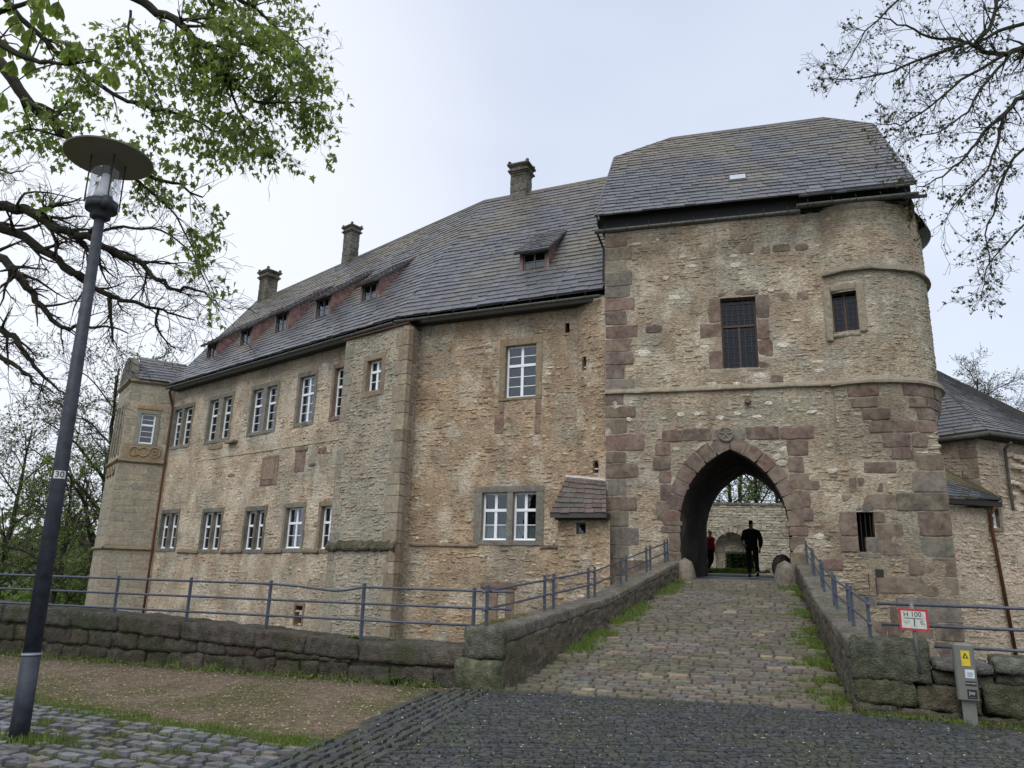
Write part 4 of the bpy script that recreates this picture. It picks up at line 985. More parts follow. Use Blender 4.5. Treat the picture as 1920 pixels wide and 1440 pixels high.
ashlar(BF, owin[0]-.25, owin[1]+.25, owin[3]+.2, owin[3]+.42, -.1, .05, (0.3, .2, .09), ori, 'ornament_panel')
# relief panel of scrolls
m = MB(); m.box(BF, -BW+.1, -.25, cz+.12, cz+.85, .0, .02, (0.28, .2, .11)); m.build('ornament_panel', M_ASH, ori)
m = MB()
for cx, r, a0, a1 in ((-1.45, .22, 30, 330), (-1.05, .22, 210, 510), (-.55, .25, 0, 360), (-.55, .1, 0, 360)):
    m.tube([BF(cx+r*math.cos(math.radians(a)), cz+.5+r*math.sin(math.radians(a)), .03) for a in np.linspace(a0, a1, 16)], .04, 5, (0.24, .19, .12))
m.build('scroll_relief', M_ASH, ori)
CP = [(-.02, .12), (.1, .08), (.12, .0), (.03, -.08), (-.02, -.1)]
for z, P_ in ((cz, CP), (lz, CP), (CTOP-.12, [(-.02, .16), (.12, .14), (.14, .05), (.02, -.05)])):
    moulding(BF, -BW-.05, .02, z, P_, ori, 'cornice', (0.2, .16, .1), wob=.006); moulding(BS, 0, 3.25, z, P_, ori, 'cornice', (0.2, .16, .1), wob=.006)
# mullioned window group on the narrow front
for i in range(4):
    m = MB(); x = .4+i*.78; m.box(BS, x, x+.16, 6.9, 9.4, -.02, .06, (0.25, .22, .16)); m.build('mullion', M_ASH, ori)
for i in range(3):
    x = .56+i*.78
    for (a, b) in ((6.95, 8.3), (8.4, 9.35)): m = MB(); m.box(BS, x, x+.62, a, b, .005, .02); m.build('pane', M_GLASS, ori)
m = MB(); m.box(BS, .4, 2.9, 6.8, 9.4, -.02, .003); m.build('dark_backing', M_ROOM, ori)  # flat dark plate behind the panes, room darkness painted on
for i in range(3): m = MB(); x = .5+i*.8; m.tube([BS(x+.3+.22*math.cos(a), 6.1+.22*math.sin(a), .05) for a in np.linspace(0, 6.28, 12)], .05, 5, (0.26, .2, .12)); m.build('scroll_relief', M_ASH, ori)
# gable and little roof
gp = [(0, CTOP), (.05, CTOP+.45), (.35, CTOP+.95), (.9, CTOP+1.3), (1.6, CTOP+1.5), (2.3, CTOP+1.3), (2.85, CTOP+.95), (3.15, CTOP+.45), (3.2, CTOP)]
m = MB(); V = [BS(u, z, .06) for u, z in gp]+[BS(u, z, -.3) for u, z in gp]; n = len(gp)
m.add(V, [tuple(range(n)), tuple(range(2*n-1, n-1, -1))]+[(i, i+1, n+i+1, n+i) for i in range(n-1)], (0.17, .155, .13)); m.build('gable', M_OLD, ori)
oz = CTOP+1.3
e0, e1 = BF(-BW+.25, CTOP+.05, .25), BF(.6, CTOP+.05, .25); r0_, r1_ = BF(-BW+.3, oz, -1.5), BF(1.2, oz, -1.5)
e0 = BF(-BW+.3, CTOP+.03, .15); 
r0_ = on_plane(262, 669, BF(0, 0, -1.2), BF.n); r1_ = on_plane(350, 684, BF(0, 0, -1.2), BF.n)
oroof = thing('roof', None, None); oroof.parent = ori
sl_, No = patch_slates(e0, e1, r0_, r1_, .24, .4, .4)
for v, f, c, _ in sl_: q = MB(); q.add(v, f, c); q.build('slate', M_SLATE, oroof)
m = MB(); m.quad(e0, e1, r1_, r0_, dk); bk = BF.n*-3.4; m.quad(r0_, r1_, e1+bk, e0+bk, dk); m.build('roof_deck', M_SLATE, oroof)
m = MB(); m.quad(BS(0, BASE, -0), BS(0, CTOP, 0), BF(-BW, CTOP, -5), BF(-BW, BASE, -5)); m.build('rear_wall', M_MOR, ori)
# ---- small annex with tiled lean-to roof in the corner beside the gate tower
lean = thing('corner_annex', 'small stone annex with brown tiled lean-to roof beside the gate tower', 'annex')
AD = .95; AF = MF.off(AD)
al = AF.at(1046, 1040)[0]; ar = AF.at(1134, 1000)[0]+.15; at_ = AF.at(1090, 974)[1]
oa = box_px(AF, 1081, 1098, 980, 1001)
m = wall_sheet(AF, al, ar, BASE, at_, [oa], .15, .012, m_mor); m.build('wall_face', M_MOR, lean)
m = MB(); m.quad(AF(al, BASE), AF(al, at_), AF(al, at_+.9, -AD-.3), AF(al, BASE, -AD-.3), (.3, .23, .15)); m.build('wall_face', M_MOR, lean)
ps = courses(AF, al, ar, -1.4, at_, rects_skip([(oa[0]-.1, oa[1]+.1, oa[2]-.1, oa[3]+.1)]), m_col, (.07, .16), (.1, .34), dr=(-.01, .03), drop=.15, lay=.05, blob=True, inset=.3)
place_pieces(ps, 'stone', M_RUB, lean, 60, near_key)
reveal(AF, oa, .15, lean, (.1, .07, .05)); m = MB(); t = .03; u0, u1, z0, z1 = oa
for r in ((u0, u0+t, z0, z1), (u1-t, u1, z0, z1), (u0+t, u1-t, z0, z0+t), (u0+t, u1-t, z1-t, z1)): bar(m, AF, *r, -.12, -.08)
m.build('frame', plain_grey, lean); m = MB(); m.box(AF, u0+t, u1-t, z0+t, z1-t, -.11, -.105); m.build('pane', M_GLASS, lean)
e0 = AF.off(.35)(*AF.off(.35).at(1031, 963)); e1 = AF.off(.35)(*AF.off(.35).at(1137, 965)); e1 = Vector((e1.x, e1.y, e0.z))
r0_ = MF.off(.1)(*MF.off(.1).at(1062, 896)); r1_ = MF.off(.5)(*MF.off(.5).at(1137, 905)); 
sl_, _ = patch_slates(e0, e1, r0_, r1_, .2, .32, 0, None, lambda t, p, mo: vary(pick([(4, (0.095, .08, .068)), (2, (0.11, .08, .068)), (1, (0.085, .078, .072))]), .2))
lr = thing('roof', None, None); lr.parent = lean
for v, f, c, _ in sl_: q = MB(); q.add(v, f, c); q.build('tile', M_SLATE, lr)
m = MB(); dn = Vector((0, 0, -.06)); m.quad(e0+dn*.2, e1+dn*.2, r1_+dn*.2, r0_+dn*.2, (.06, .05, .045)); m.quad(e0+dn, e1+dn, r1_+dn, r0_+dn, (.03, .03, .03)); m.quad(e0, e1, e1+dn*2, e0+dn*2, (.05, .04, .035)); m.quad(e0, r0_, r0_+dn*2, e0+dn*2, (.05, .04, .035)); m.build('roof_deck', M_SLATE, lr)
m = MB(); m.tube([r0_+Vector((.0, 0, .03)), r0_.lerp(r1_, .3)+Vector((0, 0, .05)), r1_+Vector((0, 0, .06))], [.05, .07, .06], 6, (0.42, .38, .35)); m.build('mortar_fillet', M_RUB, lr)
m = MB(); m.box(AF, al-.02, ar, at_-.02, at_+.16, -.05, .25); m.build('eave_board', M_DARK, lean)
# ================================================================= GROUND
def structure(o): o['kind'] = 'structure'; return o
def in_poly(x, y, P):
    c = False; n = len(P)
    for i in range(n):
        x1, y1 = P[i]; x2, y2 = P[(i+1) % n]
        if (y1 > y) != (y2 > y) and x < (x2-x1)*(y-y1)/(y2-y1)+x1: c = not c
    return c
def g2(px, py): p = atz(px, py); return (p.x, p.y)
m = MB(); m.quad((-600, -100, BASE), (600, -100, BASE), (600, 900, BASE), (-600, 900, BASE)); structure(m.build('meadow_ground', stone_mat('meadow', .95, 2, .5, .6, .05, colour=(0.06, .075, .03))))
W0, W1 = atz(0, 1225), atz(870, 1290); WF = Face(W0, q=W1); WL = (W1-W0).length
C_l, C_r = atz(940, 1295), atz(1605, 1335)
G_l = TF(AC-AH-.02, 0); G_r = TF(AC+AH+.12, 0)
BL, BR = Face(C_l, q=G_l), Face(C_r, q=G_r); BLL = (G_l-C_l).length; BRL = (G_r-C_r).length
RWF = Face(C_r, q=atz(1920, 1365))
RAMP = FLR
def bridge(s, t, h=0.0):                        # s across 0..1, t along 0..1
    a = C_l.lerp(C_r, s); b = G_l.lerp(G_r, s); p = a.lerp(b, t); tt = t
    return Vector((p.x, p.y, RAMP*tt + h - .03*(2*s-1)**2*0))
# forecourt sheet (gravelly soil) ending at the walls
fc = [WF(-9, 0, .02), WF(WL, 0, .02), C_l+Vector((0, .1, 0)), C_r+Vector((0, .1, 0)), RWF(6, 0, -.05), Vector((14, -6, 0)), Vector((-22, -6, 0))]
def sheet(poly, z, step, name, mat, colf, amp=.012):
    xs = [p[0] for p in poly]; ys = [p[1] for p in poly]; m = MB(); idx = {}
    nx, ny = int((max(xs)-min(xs))/step)+1, int((max(ys)-min(ys))/step)+1; x0, y0 = min(xs), min(ys)
    V = []; C = []
    def vid(i, j):
        if (i, j) not in idx:
            x, y = x0+i*step, y0+j*step; idx[(i, j)] = len(V); V.append((x, y, z+amp*fbm(x, y, 0, 1.3))); C.append(colf(x, y))
        return idx[(i, j)]
    Fq = []
    for i in range(nx):
        for j in range(ny):
            if in_poly(x0+(i+.5)*step, y0+(j+.5)*step, [(p[0], p[1]) for p in poly]): Fq.append((vid(i, j), vid(i+1, j), vid(i+1, j+1), vid(i, j+1)))
    m.v = V; m.f = Fq; m.c = C; return m.build(name, mat)
BORD = [g2(480, 1440), g2(640, 1378), g2(800, 1300), g2(868, 1291)]
BIG = [g2(-60, 1290), g2(0, 1300), g2(120, 1330), g2(260, 1352), g2(400, 1372), g2(520, 1392), g2(570, 1400), g2(480, 1440), (-1.1, 4.2), (-7.5, 4.2)]
DARK = [g2(868, 1291), g2(940, 1297), g2(1260, 1311), g2(1605, 1338), g2(1920, 1366), (9.5, 9.2), (9.5, 4.0), (-1.2, 4.2), g2(480, 1440), g2(640, 1378), g2(800, 1300)]
def soil_col(x, y):
    k = max(0, min(1, .5+fbm(x, y, 4, .9)*1.6))
    if in_poly(x, y, BIG): return mixc((0.06, .055, .035), (0.055, .06, .03), k)
    if in_poly(x, y, DARK): return mixc((0.035, .035, .03), (0.045, .045, .032), k)
    c = mixc((0.235, .175, .125), (0.14, .125, .055), k); d = abs((Vector((x, y, 0))-WF.o).dot(WF.n))
    return mixc(c, (0.07, .075, .03), max(0, .7-d*.9))
structure(sheet([(p.x, p.y) for p in fc], -.012, .14, 'forecourt', M_GRAV, soil_col))
# bridge ramp
ramp = MB(); nS, nT = 24, 60
V = [bridge(i/nS, j/nT, -.02+.012*fbm(i*.4, j*.4)) for j in range(nT+1) for i in range(nS+1)]
ramp.add(V, [(j*(nS+1)+i, j*(nS+1)+i+1, (j+1)*(nS+1)+i+1, (j+1)*(nS+1)+i) for j in range(nT) for i in range(nS)], (0.06, .052, .035)); ramp = structure(ramp.build('bridge_ramp', M_SOIL))
m = MB(); dn = Vector((0, 0, -6))
lo_l, lo_r = BL.n*-.55, BR.n*.55
for a, b, o_ in ((C_l, G_l, lo_l), (C_r, G_r, lo_r)):
    p, q = a+o_, b+o_; m.quad(Vector((p.x, p.y, BASE)), Vector((q.x, q.y, BASE)), Vector((q.x, q.y, RAMP)), Vector((p.x, p.y, .0)), (.2, .17, .13))
m.build('side_masonry', M_OLD, ramp)
m = MB(); m.quad(WF(-9, BASE, -.7), WF(WL, BASE, -.7), WF(WL, .2, -.7), WF(-9, .2, -.7)); m.quad(RWF(0, BASE, -.7), RWF(8, BASE, -.7), RWF(8, .2, -.7), RWF(0, .2, -.7)); structure(m.build('retaining_wall', M_OLD))
# cobbles on the ramp
CW = (C_r-C_l).length; 
def bS(a, b, d):
    t = b/BLL; w = CW+(3.0-CW)*t; return bridge(max(-.02, min(1.02, .5+(a/w))), t, d)
def cob_col(a, b):
    c = pick([(4, (0.16, .132, .11)), (3, (0.135, .106, .092)), (3, (0.17, .15, .115)), (1.0, (0.27, .225, .15)), (2, (0.125, .12, .115)), (2, (0.145, .145, .10))])
    c = mixc(c, (0.10, .095, .06), max(0, min(.6, fbm(a, b, 3, .7)*1.5+.1)))
    t = b/BLL; w = (CW+(3.0-CW)*t)/2; e = abs(a)/w
    if e > .7: c = mixc(c, (0.1, .11, .05), (e-.7)*1.6)
    return vary(c, .16)
def cob_skip(a, b, w, h): t = b/BLL; hw = (CW+(3.0-CW)*t)/2; return abs(a)+w*.4 > hw
ps = courses(bS, -CW/2, CW/2, .02, BLL-.1, cob_skip, cob_col, (.12, .17), (.16, .31), gap=.014, dr=(.008, .024), j=.014, n=8, cut=.22, lay=.03, base=-.03, inset=.12)
place_pieces(ps, 'cobble', M_COB, ramp, 290, near_key, 'far_cobbles')
# passage floor
m = MB(); k = 10
V = [TF(AC-AH+2*AH*i/k+SH*j/k, RAMP+.16*j/k-.0, -TD*1.15*j/k) for j in range(k+1) for i in range(k+1)]
m.add(V, [(j*(k+1)+i, j*(k+1)+i+1, (j+1)*(k+1)+i+1, (j+1)*(k+1)+i) for j in range(k) for i in range(k)], (0.1, .1, .1)); structure(m.build('passage_floor', M_SETT))
m = rough_block(TF, AC-AH-.05, AC+AH+.1, RAMP-.3, RAMP+.01, -.25, .12, .02, .006, .2, (0.17, .15, .12)); m.build('threshold_stone', M_ASH, ramp)
# dark setts of the forecourt
court = thing('sett_paving', None, None); court['kind'] = 'structure'
th = math.radians(4)
def gS(a, b, d): return Vector((a*math.cos(th)-b*math.sin(th)*.4, b+a*math.sin(th)+.05*math.sin(a*.9), d+.012*fbm(a, b, 9, .8)))
def poly_skip(P, S=gS, extra=None):
    def f(a, b, w, h): p = S(a, b, 0); return (not in_poly(p.x, p.y, P)) or bool(extra and extra(p))
    return f
BSTRIP = [BORD[0], BORD[1], BORD[2], BORD[3], (BORD[3][0]+.45, BORD[3][1]-.1), (BORD[2][0]+.75, BORD[2][1]-.2), (BORD[1][0]+.8, BORD[1][1]-.2), (BORD[0][0]+.85, BORD[0][1]-.1), (BORD[0][0]+.5, 4.2), (BORD[0][0]-.6, 4.2)]
big_right = lambda p: p.x > 5.4 and p.y < 9.4 and (p.x-5.4)*.9 > (p.y-9.0)
def sett_col(a, b):
    c = pick([(4, (0.062, .068, .072)), (3, (0.078, .08, .082)), (2, (0.05, .054, .062)), (1, (0.09, .082, .07)), (1, (0.06, .07, .055))]); return vary(mixc(c, (0.07, .075, .045), max(0, min(.6, fbm(a, b, 2, .8)*1.3))), .2)
ps = courses(gS, -2.5, 8.8, 5.2, 12.2, poly_skip(DARK, gS, lambda p: in_poly(p.x, p.y, BSTRIP) or big_right(p)), sett_col, (.06, .09), (.07, .13), gap=.008, dr=(.004, .012), j=.01, n=8, cut=.25, lay=.03, base=-.02, inset=.12)
th2 = math.atan2(BORD[2][1]-BORD[0][1], BORD[2][0]-BORD[0][0])
def hS(a, b, d): return Vector((BORD[0][0]+a*math.cos(th2)-b*math.sin(th2), BORD[0][1]+a*math.sin(th2)+b*math.cos(th2), d))
ps2 = courses(hS, -2.5, 7, -1.6, 1.2, poly_skip(BSTRIP, hS), sett_col, (.11, .14), (.13, .22), gap=.014, dr=(.012, .028), j=.01, n=8, lay=.01, base=-.02, inset=.16)
ps3 = courses(gS, 5, 9, 5.0, 9.6, poly_skip(DARK, gS, lambda p: not big_right(p)), lambda a, b: vary((0.085, .085, .088), .2), (.11, .14), (.12, .18), gap=.02, dr=(.01, .025), j=.012, n=8, lay=.02, base=-.02, inset=.2)
place_pieces(ps+ps2+ps3, 'sett', M_SETT, court, 290, near_key, 'small_setts')
bigc = thing('stone_paving', None, None); bigc['kind'] = 'structure'
th3 = math.radians(-24)
def kS(a, b, d): return Vector((-4.5+a*math.cos(th3)-b*math.sin(th3), 7.5+a*math.sin(th3)+b*math.cos(th3), d))
ps = courses(kS, -5, 6, -4, 5, poly_skip(BIG, kS), lambda a, b: vary(pick([(4, (0.17, .172, .185)), (2, (0.21, .21, .215)), (1.5, (0.13, .13, .135)), (1, (0.2, .18, .14))]), .18), (.13, .19), (.15, .25), gap=.05, dr=(.008, .024), j=.01, n=8, cut=.13, lay=.03, base=-.02, inset=.08, drop=.08)
place_pieces(ps, 'paving_stone', M_SETT, bigc, 290, near_key, 'far_paving_stones')
# litter: small pale petals and chips
m = MB(); R = random.uniform
def flake(m, x, y, z, s, c):
    a = R(0, 6.28); e = R(.5, 1); q = [(math.cos(a)*s, math.sin(a)*s), (-math.sin(a)*s*.4*e, math.cos(a)*s*.4*e), (-math.cos(a)*s, -math.sin(a)*s), (math.sin(a)*s*.4, -math.cos(a)*s*.4)]
    m.add([(x+p[0], y+p[1], z+R(0, .012)) for p in q], [(0, 1, 2, 3)], c)
for i in range(1300):
    x, y = R(-1.5, 9), R(5.3, 11.8)
    if in_poly(x, y, DARK): flake(m, x, y, .034, R(.007, .017), pick([(3, (0.5, .5, .38)), (2, (0.36, .38, .16)), (1, (0.55, .52, .48))]))
m.build('fallen_petals', M_LITTER, None, kind='stuff'); m = MB()
for i in range(42000):
    x, y = R(-13, 0), R(6.3, 15)
    if in_poly(x, y, [(p.x, p.y) for p in fc]) and not in_poly(x, y, DARK) and not in_poly(x, y, BIG): 
        flake(m, x, y, .006, R(.008, .022), vary(pick([(3, (0.30, .235, .15)), (3, (0.2, .15, .1)), (1.2, (0.42, .37, .24)), (1.5, (0.17, .13, .09)), (1, (0.36, .36, .15))]), .2))
tag(m.build('leaf_litter', M_LITTER, None, kind='stuff'))
# ================================================================= GRASS
def blades(m, x, y, z, n, spread, h, cols, lean=.5, wid=.004):
    for i in range(n):
        a, r = R(0, 6.28), spread*math.sqrt(random.random()); bx, by = x+r*math.cos(a), y+r*math.sin(a); hh = h*R(.45, 1.1)
        b = R(0, 6.28); lx, ly = math.cos(b)*hh*lean*R(.3, 1), math.sin(b)*hh*lean*R(.3, 1); w = wid*R(.7, 1.4); c = vary(random.choice(cols), .25)
        m.add([(bx-w, by, z), (bx+w, by, z), (bx+lx*.45, by+ly*.45, z+hh*.65), (bx+lx, by+ly, z+hh*.9)], [(0, 1, 2), (0, 2, 3)], c)
GR = [(0.11, .17, .035), (0.14, .20, .045), (0.08, .13, .03), (0.17, .20, .055)]
def leafy(m, x, y, z, n, s, cols=GR):
    for i in range(n):
        a = R(0, 6.28); up = R(.3, 1.2); L = s*R(.6, 1.2); d = Vector((math.cos(a), math.sin(a), up)).normalized(); p = Vector((x, y, z)); t = d.cross(Vector((0, 0, 1))).normalized()*L*.22
        c = vary(random.choice(cols), .25); m.add([p, p+d*L*.5+t, p+d*L+Vector((0, 0, -L*.2)), p+d*L*.5-t], [(0, 1, 2), (0, 2, 3)], c)
m = MB()
for i in range(5200):                            # tufts between the big stones
    x, y = R(-8, 1), R(4.6, 9.8)
    if in_poly(x, y, BIG) and fbm(x, y, 1, .9) > -.22: blades(m, x, y, -.005, random.randint(6, 12), .045, R(.02, .045), GR)
for i in range(2600):                            # moss and low green over the gravel
    x, y = R(-13, 0), R(6.3, 15)
    if in_poly(x, y, [(p.x, p.y) for p in fc]) and not in_poly(x, y, DARK) and not in_poly(x, y, BIG):
        d = (Vector((x, y, 0))-WF.o).dot(WF.n); k = fbm(x, y, 7, .6)
        if d < .5 or k > .18 or (random.random() < .12): blades(m, x, y, -.005, random.randint(3, 8), .07, R(.015, .04) if d > .5 else R(.03, .09), GR+[(0.16, .17, .05)])
for i in range(420):                             # edge of big stones / gravel
    k = random.randint(1, 5); a, b = BIG[k], BIG[k+1]; t = random.random(); blades(m, a[0]+(b[0]-a[0])*t+R(-.2, .2), a[1]+(b[1]-a[1])*t+R(-.15, .25), 0, 12, .07, R(.03, .07), GR)
for i in range(260): t = random.random(); p = WF(R(-3, WL), 0, R(.02, .25)); (blades(m, p.x, p.y, 0, 9, .08, R(.06, .16), GR) if random.random() < .6 else leafy(m, p.x, p.y, 0, 7, .09))
for px, py in ((960, 1415/1), (0, 0)):
    pass
for px, py, s in ((478, 1250, 1), (545, 1262, .7), (625, 1265, .8), (745, 1282, 1.3), (300, 1238, .6)):
    p = atz(px, py); [leafy(m, p.x+R(-.15, .15), p.y+R(-.08, .08), 0, 12, .15*s, [(0.09, .13, .06), (0.07, .12, .035)]) for _ in range(4)]
p = atz(32, 1388)
for i in range(40): blades(m, p.x+R(-.3, .4), p.y+R(-.25, .1), 0, 10, .08, R(.05, .13), GR)
for i in range(1700):                             # along both sides of the ramp
    t = random.random(); side = random.random() < .45
    if side: q = bridge(abs(random.gauss(0, .045))+.015, .12+.85*t, 0)
    else: q = bridge(1-abs(random.gauss(0, .06))-.015, t*.93, 0)
    hgt = R(.04, .15) if side else R(.04, .13)
    if side and t < .1: continue
    if fbm(q.x, q.y, 3, 1.6) < -.02+(.1 if not side else 0): continue
    blades(m, q.x, q.y, q.z, random.randint(8, 20), R(.05, .11), hgt, GR, wid=.006)
    if random.random() < .25: leafy(m, q.x, q.y, q.z, 6, .07)
for i in range(500):
    s, t = R(.05, .95), R(.02, .95)
    if fbm(s*5, t*12, 2, .9) > .05: q = bridge(s, t, .0); blades(m, q.x, q.y, q.z, 7, .05, R(.015, .035), GR+[(0.15, .15, .05)])
for i in range(120): p = RWF(R(.0, 3), 0, R(.02, .3)); blades(m, p.x, p.y, 0, 8, .07, R(.04, .1), GR); (leafy(m, p.x, p.y, 0, 6, .08) if random.random() < .4 else None)
for i in range(14): p = atz(1790+R(-40, 30), 1345+R(-12, 8)); leafy(m, p.x, p.y, 0, 10, .16, [(0.07, .13, .05), (0.1, .16, .05)])
for i in range(260):
    p = atz(R(560, 900), R(1300, 1440)); blades(m, p.x, p.y, .005, 5, .04, R(.015, .03), GR)
m.build('grass_and_weeds', M_GRASS, None, kind='stuff')
# ================================================================= FORECOURT WALLS
def wcol(k=0): return vary(mixc((0.02, 0.012, 0.008), random.choice([(0.105, .088, .068), (0.09, .083, .066), (0.08, .066, .052), (0.12, .098, .072), (0.11, .08, .062)]), .8), .15)
fw = thing('forecourt_wall', 'low dark mossy stone wall with rough coping along the gravel on the left', 'wall')
wt_pts = [(-9, 1.1), (-.2, .84), (2.3, .78), (5.3, .65), (7.5, .54), (9.2, .56)]
wtop = poly([(a, b) for a, b in wt_pts])
a = -8.5; sid = 0
while a < WL-.1:
    w = random.uniform(.9, 1.7); b_ = min(a+w, WL-.0)
    if WL-b_ < .5: b_ = WL
    top = (wtop(a)+wtop(b_))/2; sl_ = (wtop(b_)-wtop(a))/(b_-a); sid += 1
    S = lambda x, z, d, A=(a+b_)/2, s_=sl_: WF(x, z+(x-A)*s_, d)
    rough_block(S, a+.008, b_-.008, top-.27, top, -.8, .035, .022, .02, .06, mixc(wcol(), (.11, .11, .1), .3), sid).build('coping_stone', M_OLD, fw, True); a = b_
ztb = .0
for (lo_, hi_) in ((-.12, .22), (.23, .5)):
    a = -8.5
    while a < WL-.05:
        w = random.uniform(.35, .85); b_ = min(a+w, WL); top = min(hi_+random.uniform(-.03, .03), wtop((a+b_)/2)-.275)
        if (a > 6.5 and lo_ > .1): top = wtop((a+b_)/2)-.28
        if top-lo_ > .06: sid += 1; rough_block(WF, a+.012, b_-.012, lo_+.01, top, -.5, random.uniform(-.02, .02), .022, .026, .055, wcol(), sid).build('wall_stone', M_OLD, fw, True)
        a = b_
m = MB(); V = []; ks = 60
for i in range(ks+1): u = -8.6+(WL+8.6)*i/ks; V += [WF(u, -.2, -.05), WF(u, wtop(u)-.06, -.05), WF(u, wtop(u)-.06, -.75), WF(u, -3, -.75)]
m.add(V, [(i*4+q, i*4+4+q, i*4+5+q, i*4+1+q) for i in range(ks) for q in range(3)], (0.09, .08, .06)); m.build('wall_core', M_OLD, fw)
for i in range(7):
    u = 5.6+i*.55; sid += 1; rough_block(WF, u, u+.53, .3, .5+random.uniform(-.02, .02), -1.9+.08*i, -.82, .03, .012, .16, vary((0.17, .165, .15), .12), sid).build('slab', M_OLD, fw, True)
# parapets of the bridge
def parapet(F, L_, side, name, lab, h0, h1, thick, first=0.0):
    p_ = thing(name, lab, 'parapet', 'parapets of the bridge'); s0 = RAMP/L_; global sid
    def hh(a): return h0+(h1-h0)*min(1, max(0, a/ (L_*.45))) if a < L_*.45 else h1
    def S(a, b, d): return F(a, max(-.15, s0*a)+b*hh(a), d)
    D = (-thick, 0) if side < 0 else (0, thick)
    a = first
    while a < L_-.02:
        w = random.uniform(2.2, 3.4); b_ = min(a+w, L_); 
        if L_-b_ < .6: b_ = L_
        sid += 1; rough_block(S, a+.004, b_-.004, .72, 1.0, D[0]-.005, D[1]+.005, .03, .02, .07, vary((0.12, .11, .09), .08), sid).build('coping_stone', M_PAR, p_, True)
        a = b_
    a = first
    while a < L_-.02:
        w = random.uniform(1.8, 3.2); b_ = min(a+w, L_)
        if L_-b_ < .5: b_ = L_
        sid += 1; rough_block(S, a+.002, b_-.002, -.12, .722, D[0], D[1], .015, .026, .06, vary((0.088, .076, .055), .08), sid).build('wall_stone', M_PAR, p_, True)
        a = b_
    return p_, S
pl, SPL = parapet(BL, BLL, -1, 'bridge_parapet', 'mossy stone parapet along the left side of the cobbled bridge', .86, .5, .52)
pr_, SPR_ = parapet(BR, BRL, 1, 'bridge_parapet', 'mossy stone parapet along the right side of the cobbled bridge', .86, .5, .5)
# big end blocks closing the corner between wall and parapet
C0 = WF(WL, 0, 0); CE = Face(C0+Vector((-.02, .0, 0)), q=C_l+Vector((.02, 0, 0))); CLn = (C_l-C0).length
sid += 1; rough_block(CE, 0, CLn+.05, .42, .87, -.7, .06, .05, .02, .08, (0.12, .12, .09), sid).build('end_block', M_OLD, pl, True)
sid += 1; rough_block(CE, -.1, CLn+.02, -.1, .41, -.6, .12, .06, .03, .08, (0.12, .125, .075), sid).build('end_block', M_OLD, pl, True)
# right hand wall
rw = thing('forecourt_wall', 'short mossy wall of big rough blocks at the right behind the grey service post', 'wall')
for (a, b_, z0, z1, dd, c) in [(0, .92, .42, .92, .03, (0.15, .15, .11)), (.95, 1.6, .6, .7, .07, (0.26, .26, .24)), (1.62, 2.6, .62, .78, .06, (0.24, .24, .2)), (1.62, 2.6, .48, .61, .0, (0.18, .18, .13)), (2.63, 3.8, .5, .8, .03, (0.17, .17, .13)), (3.83, 5, .5, .8, .03, (0.17, .17, .13)), (5, 6.4, .5, .8, .03, (0.17, .17, .13)),
    (.0, .72, .12, .42, .02, (0.15, .14, .09)), (.74, 1.45, .1, .4, .0, (0.16, .14, .09)), (.95, 1.6, .41, .57, .0, (0.13, .12, .09)), (1.47, 2.3, .1, .48, .02, (0.14, .14, .09)), (2.32, 3.3, .1, .49, .0, (0.15, .13, .09)), (3.32, 4.6, .1, .49, .0, (0.15, .13, .09)), (4.6, 6.4, .1, .49, .0, (0.15, .13, .09)),
    (.0, .5, -.15, .11, .04, (0.13, .12, .08)), (.52, 1.2, -.15, .09, .01, (0.14, .12, .08)), (1.22, 2.2, -.15, .09, .02, (0.13, .12, .08)), (2.22, 4, -.15, .09, .02, (0.13, .12, .08)), (4, 6.4, -.15, .09, .02, (0.13, .12, .08))]:
    sid += 1; rough_block(RWF, a+.003, b_-.003, z0, z1, -.72, dd, .025, .03, .05, vary(mixc(c, (0, 0, 0), .4), .1), sid).build('wall_stone', M_OLD, rw, True)
# ================================================================= RAILINGS
def rail_thing(lab, group='blue grey tube railings'): return thing('railing', lab, 'railing', group)
rl = rail_thing('three-bar grey metal railing on top of the low wall at the left')
RD_ = -.22; posts = [2.2-1.65*i for i in range(6, 0, -1)]+[2.2, 3.76, 5.36, 7.12, 9.0]
def post(F, u, z0, z1, d, parent, r=.024, lean=0, sq=True):
    m = MB(); m.tube([F(u, z0-.04, d), F(u+lean, z1, d)], r, 6 if not sq else 4); m.tube([F(u, z0-.03, d), F(u, z0+.012, d)], .05, 8); m.tube([F(u+lean, z1, d), F(u+lean, z1+.015, d)], [r*1.15, r*.6], 6); m.build('post', M_RAIL, parent)
for i, u in enumerate(posts): post(WF, u, wtop(u)-.02, 1.415+.01*(i % 2), RD_, rl, .03, .01*((i*7) % 3-1))
for z, e in ((1.375, 9.62), (1.12, 9.6), (.865, 8.98)):
    us = posts+([e] if e > 9 else []); pts = []
    for a, b in zip(us, us[1:]):
        pts.append(WF(a, z, RD_+.0))
        if z > 1.3 and abs(a-5.36) < .01: pts += [WF(5.9, z-.025, RD_), WF(6.55, z-.075, RD_), WF(6.75, z-.065, RD_)]
    pts.append(WF(us[-1], z, RD_)); m = MB(); m.tube(pts, .019, 8); m.build('rail', M_RAIL, rl, True)
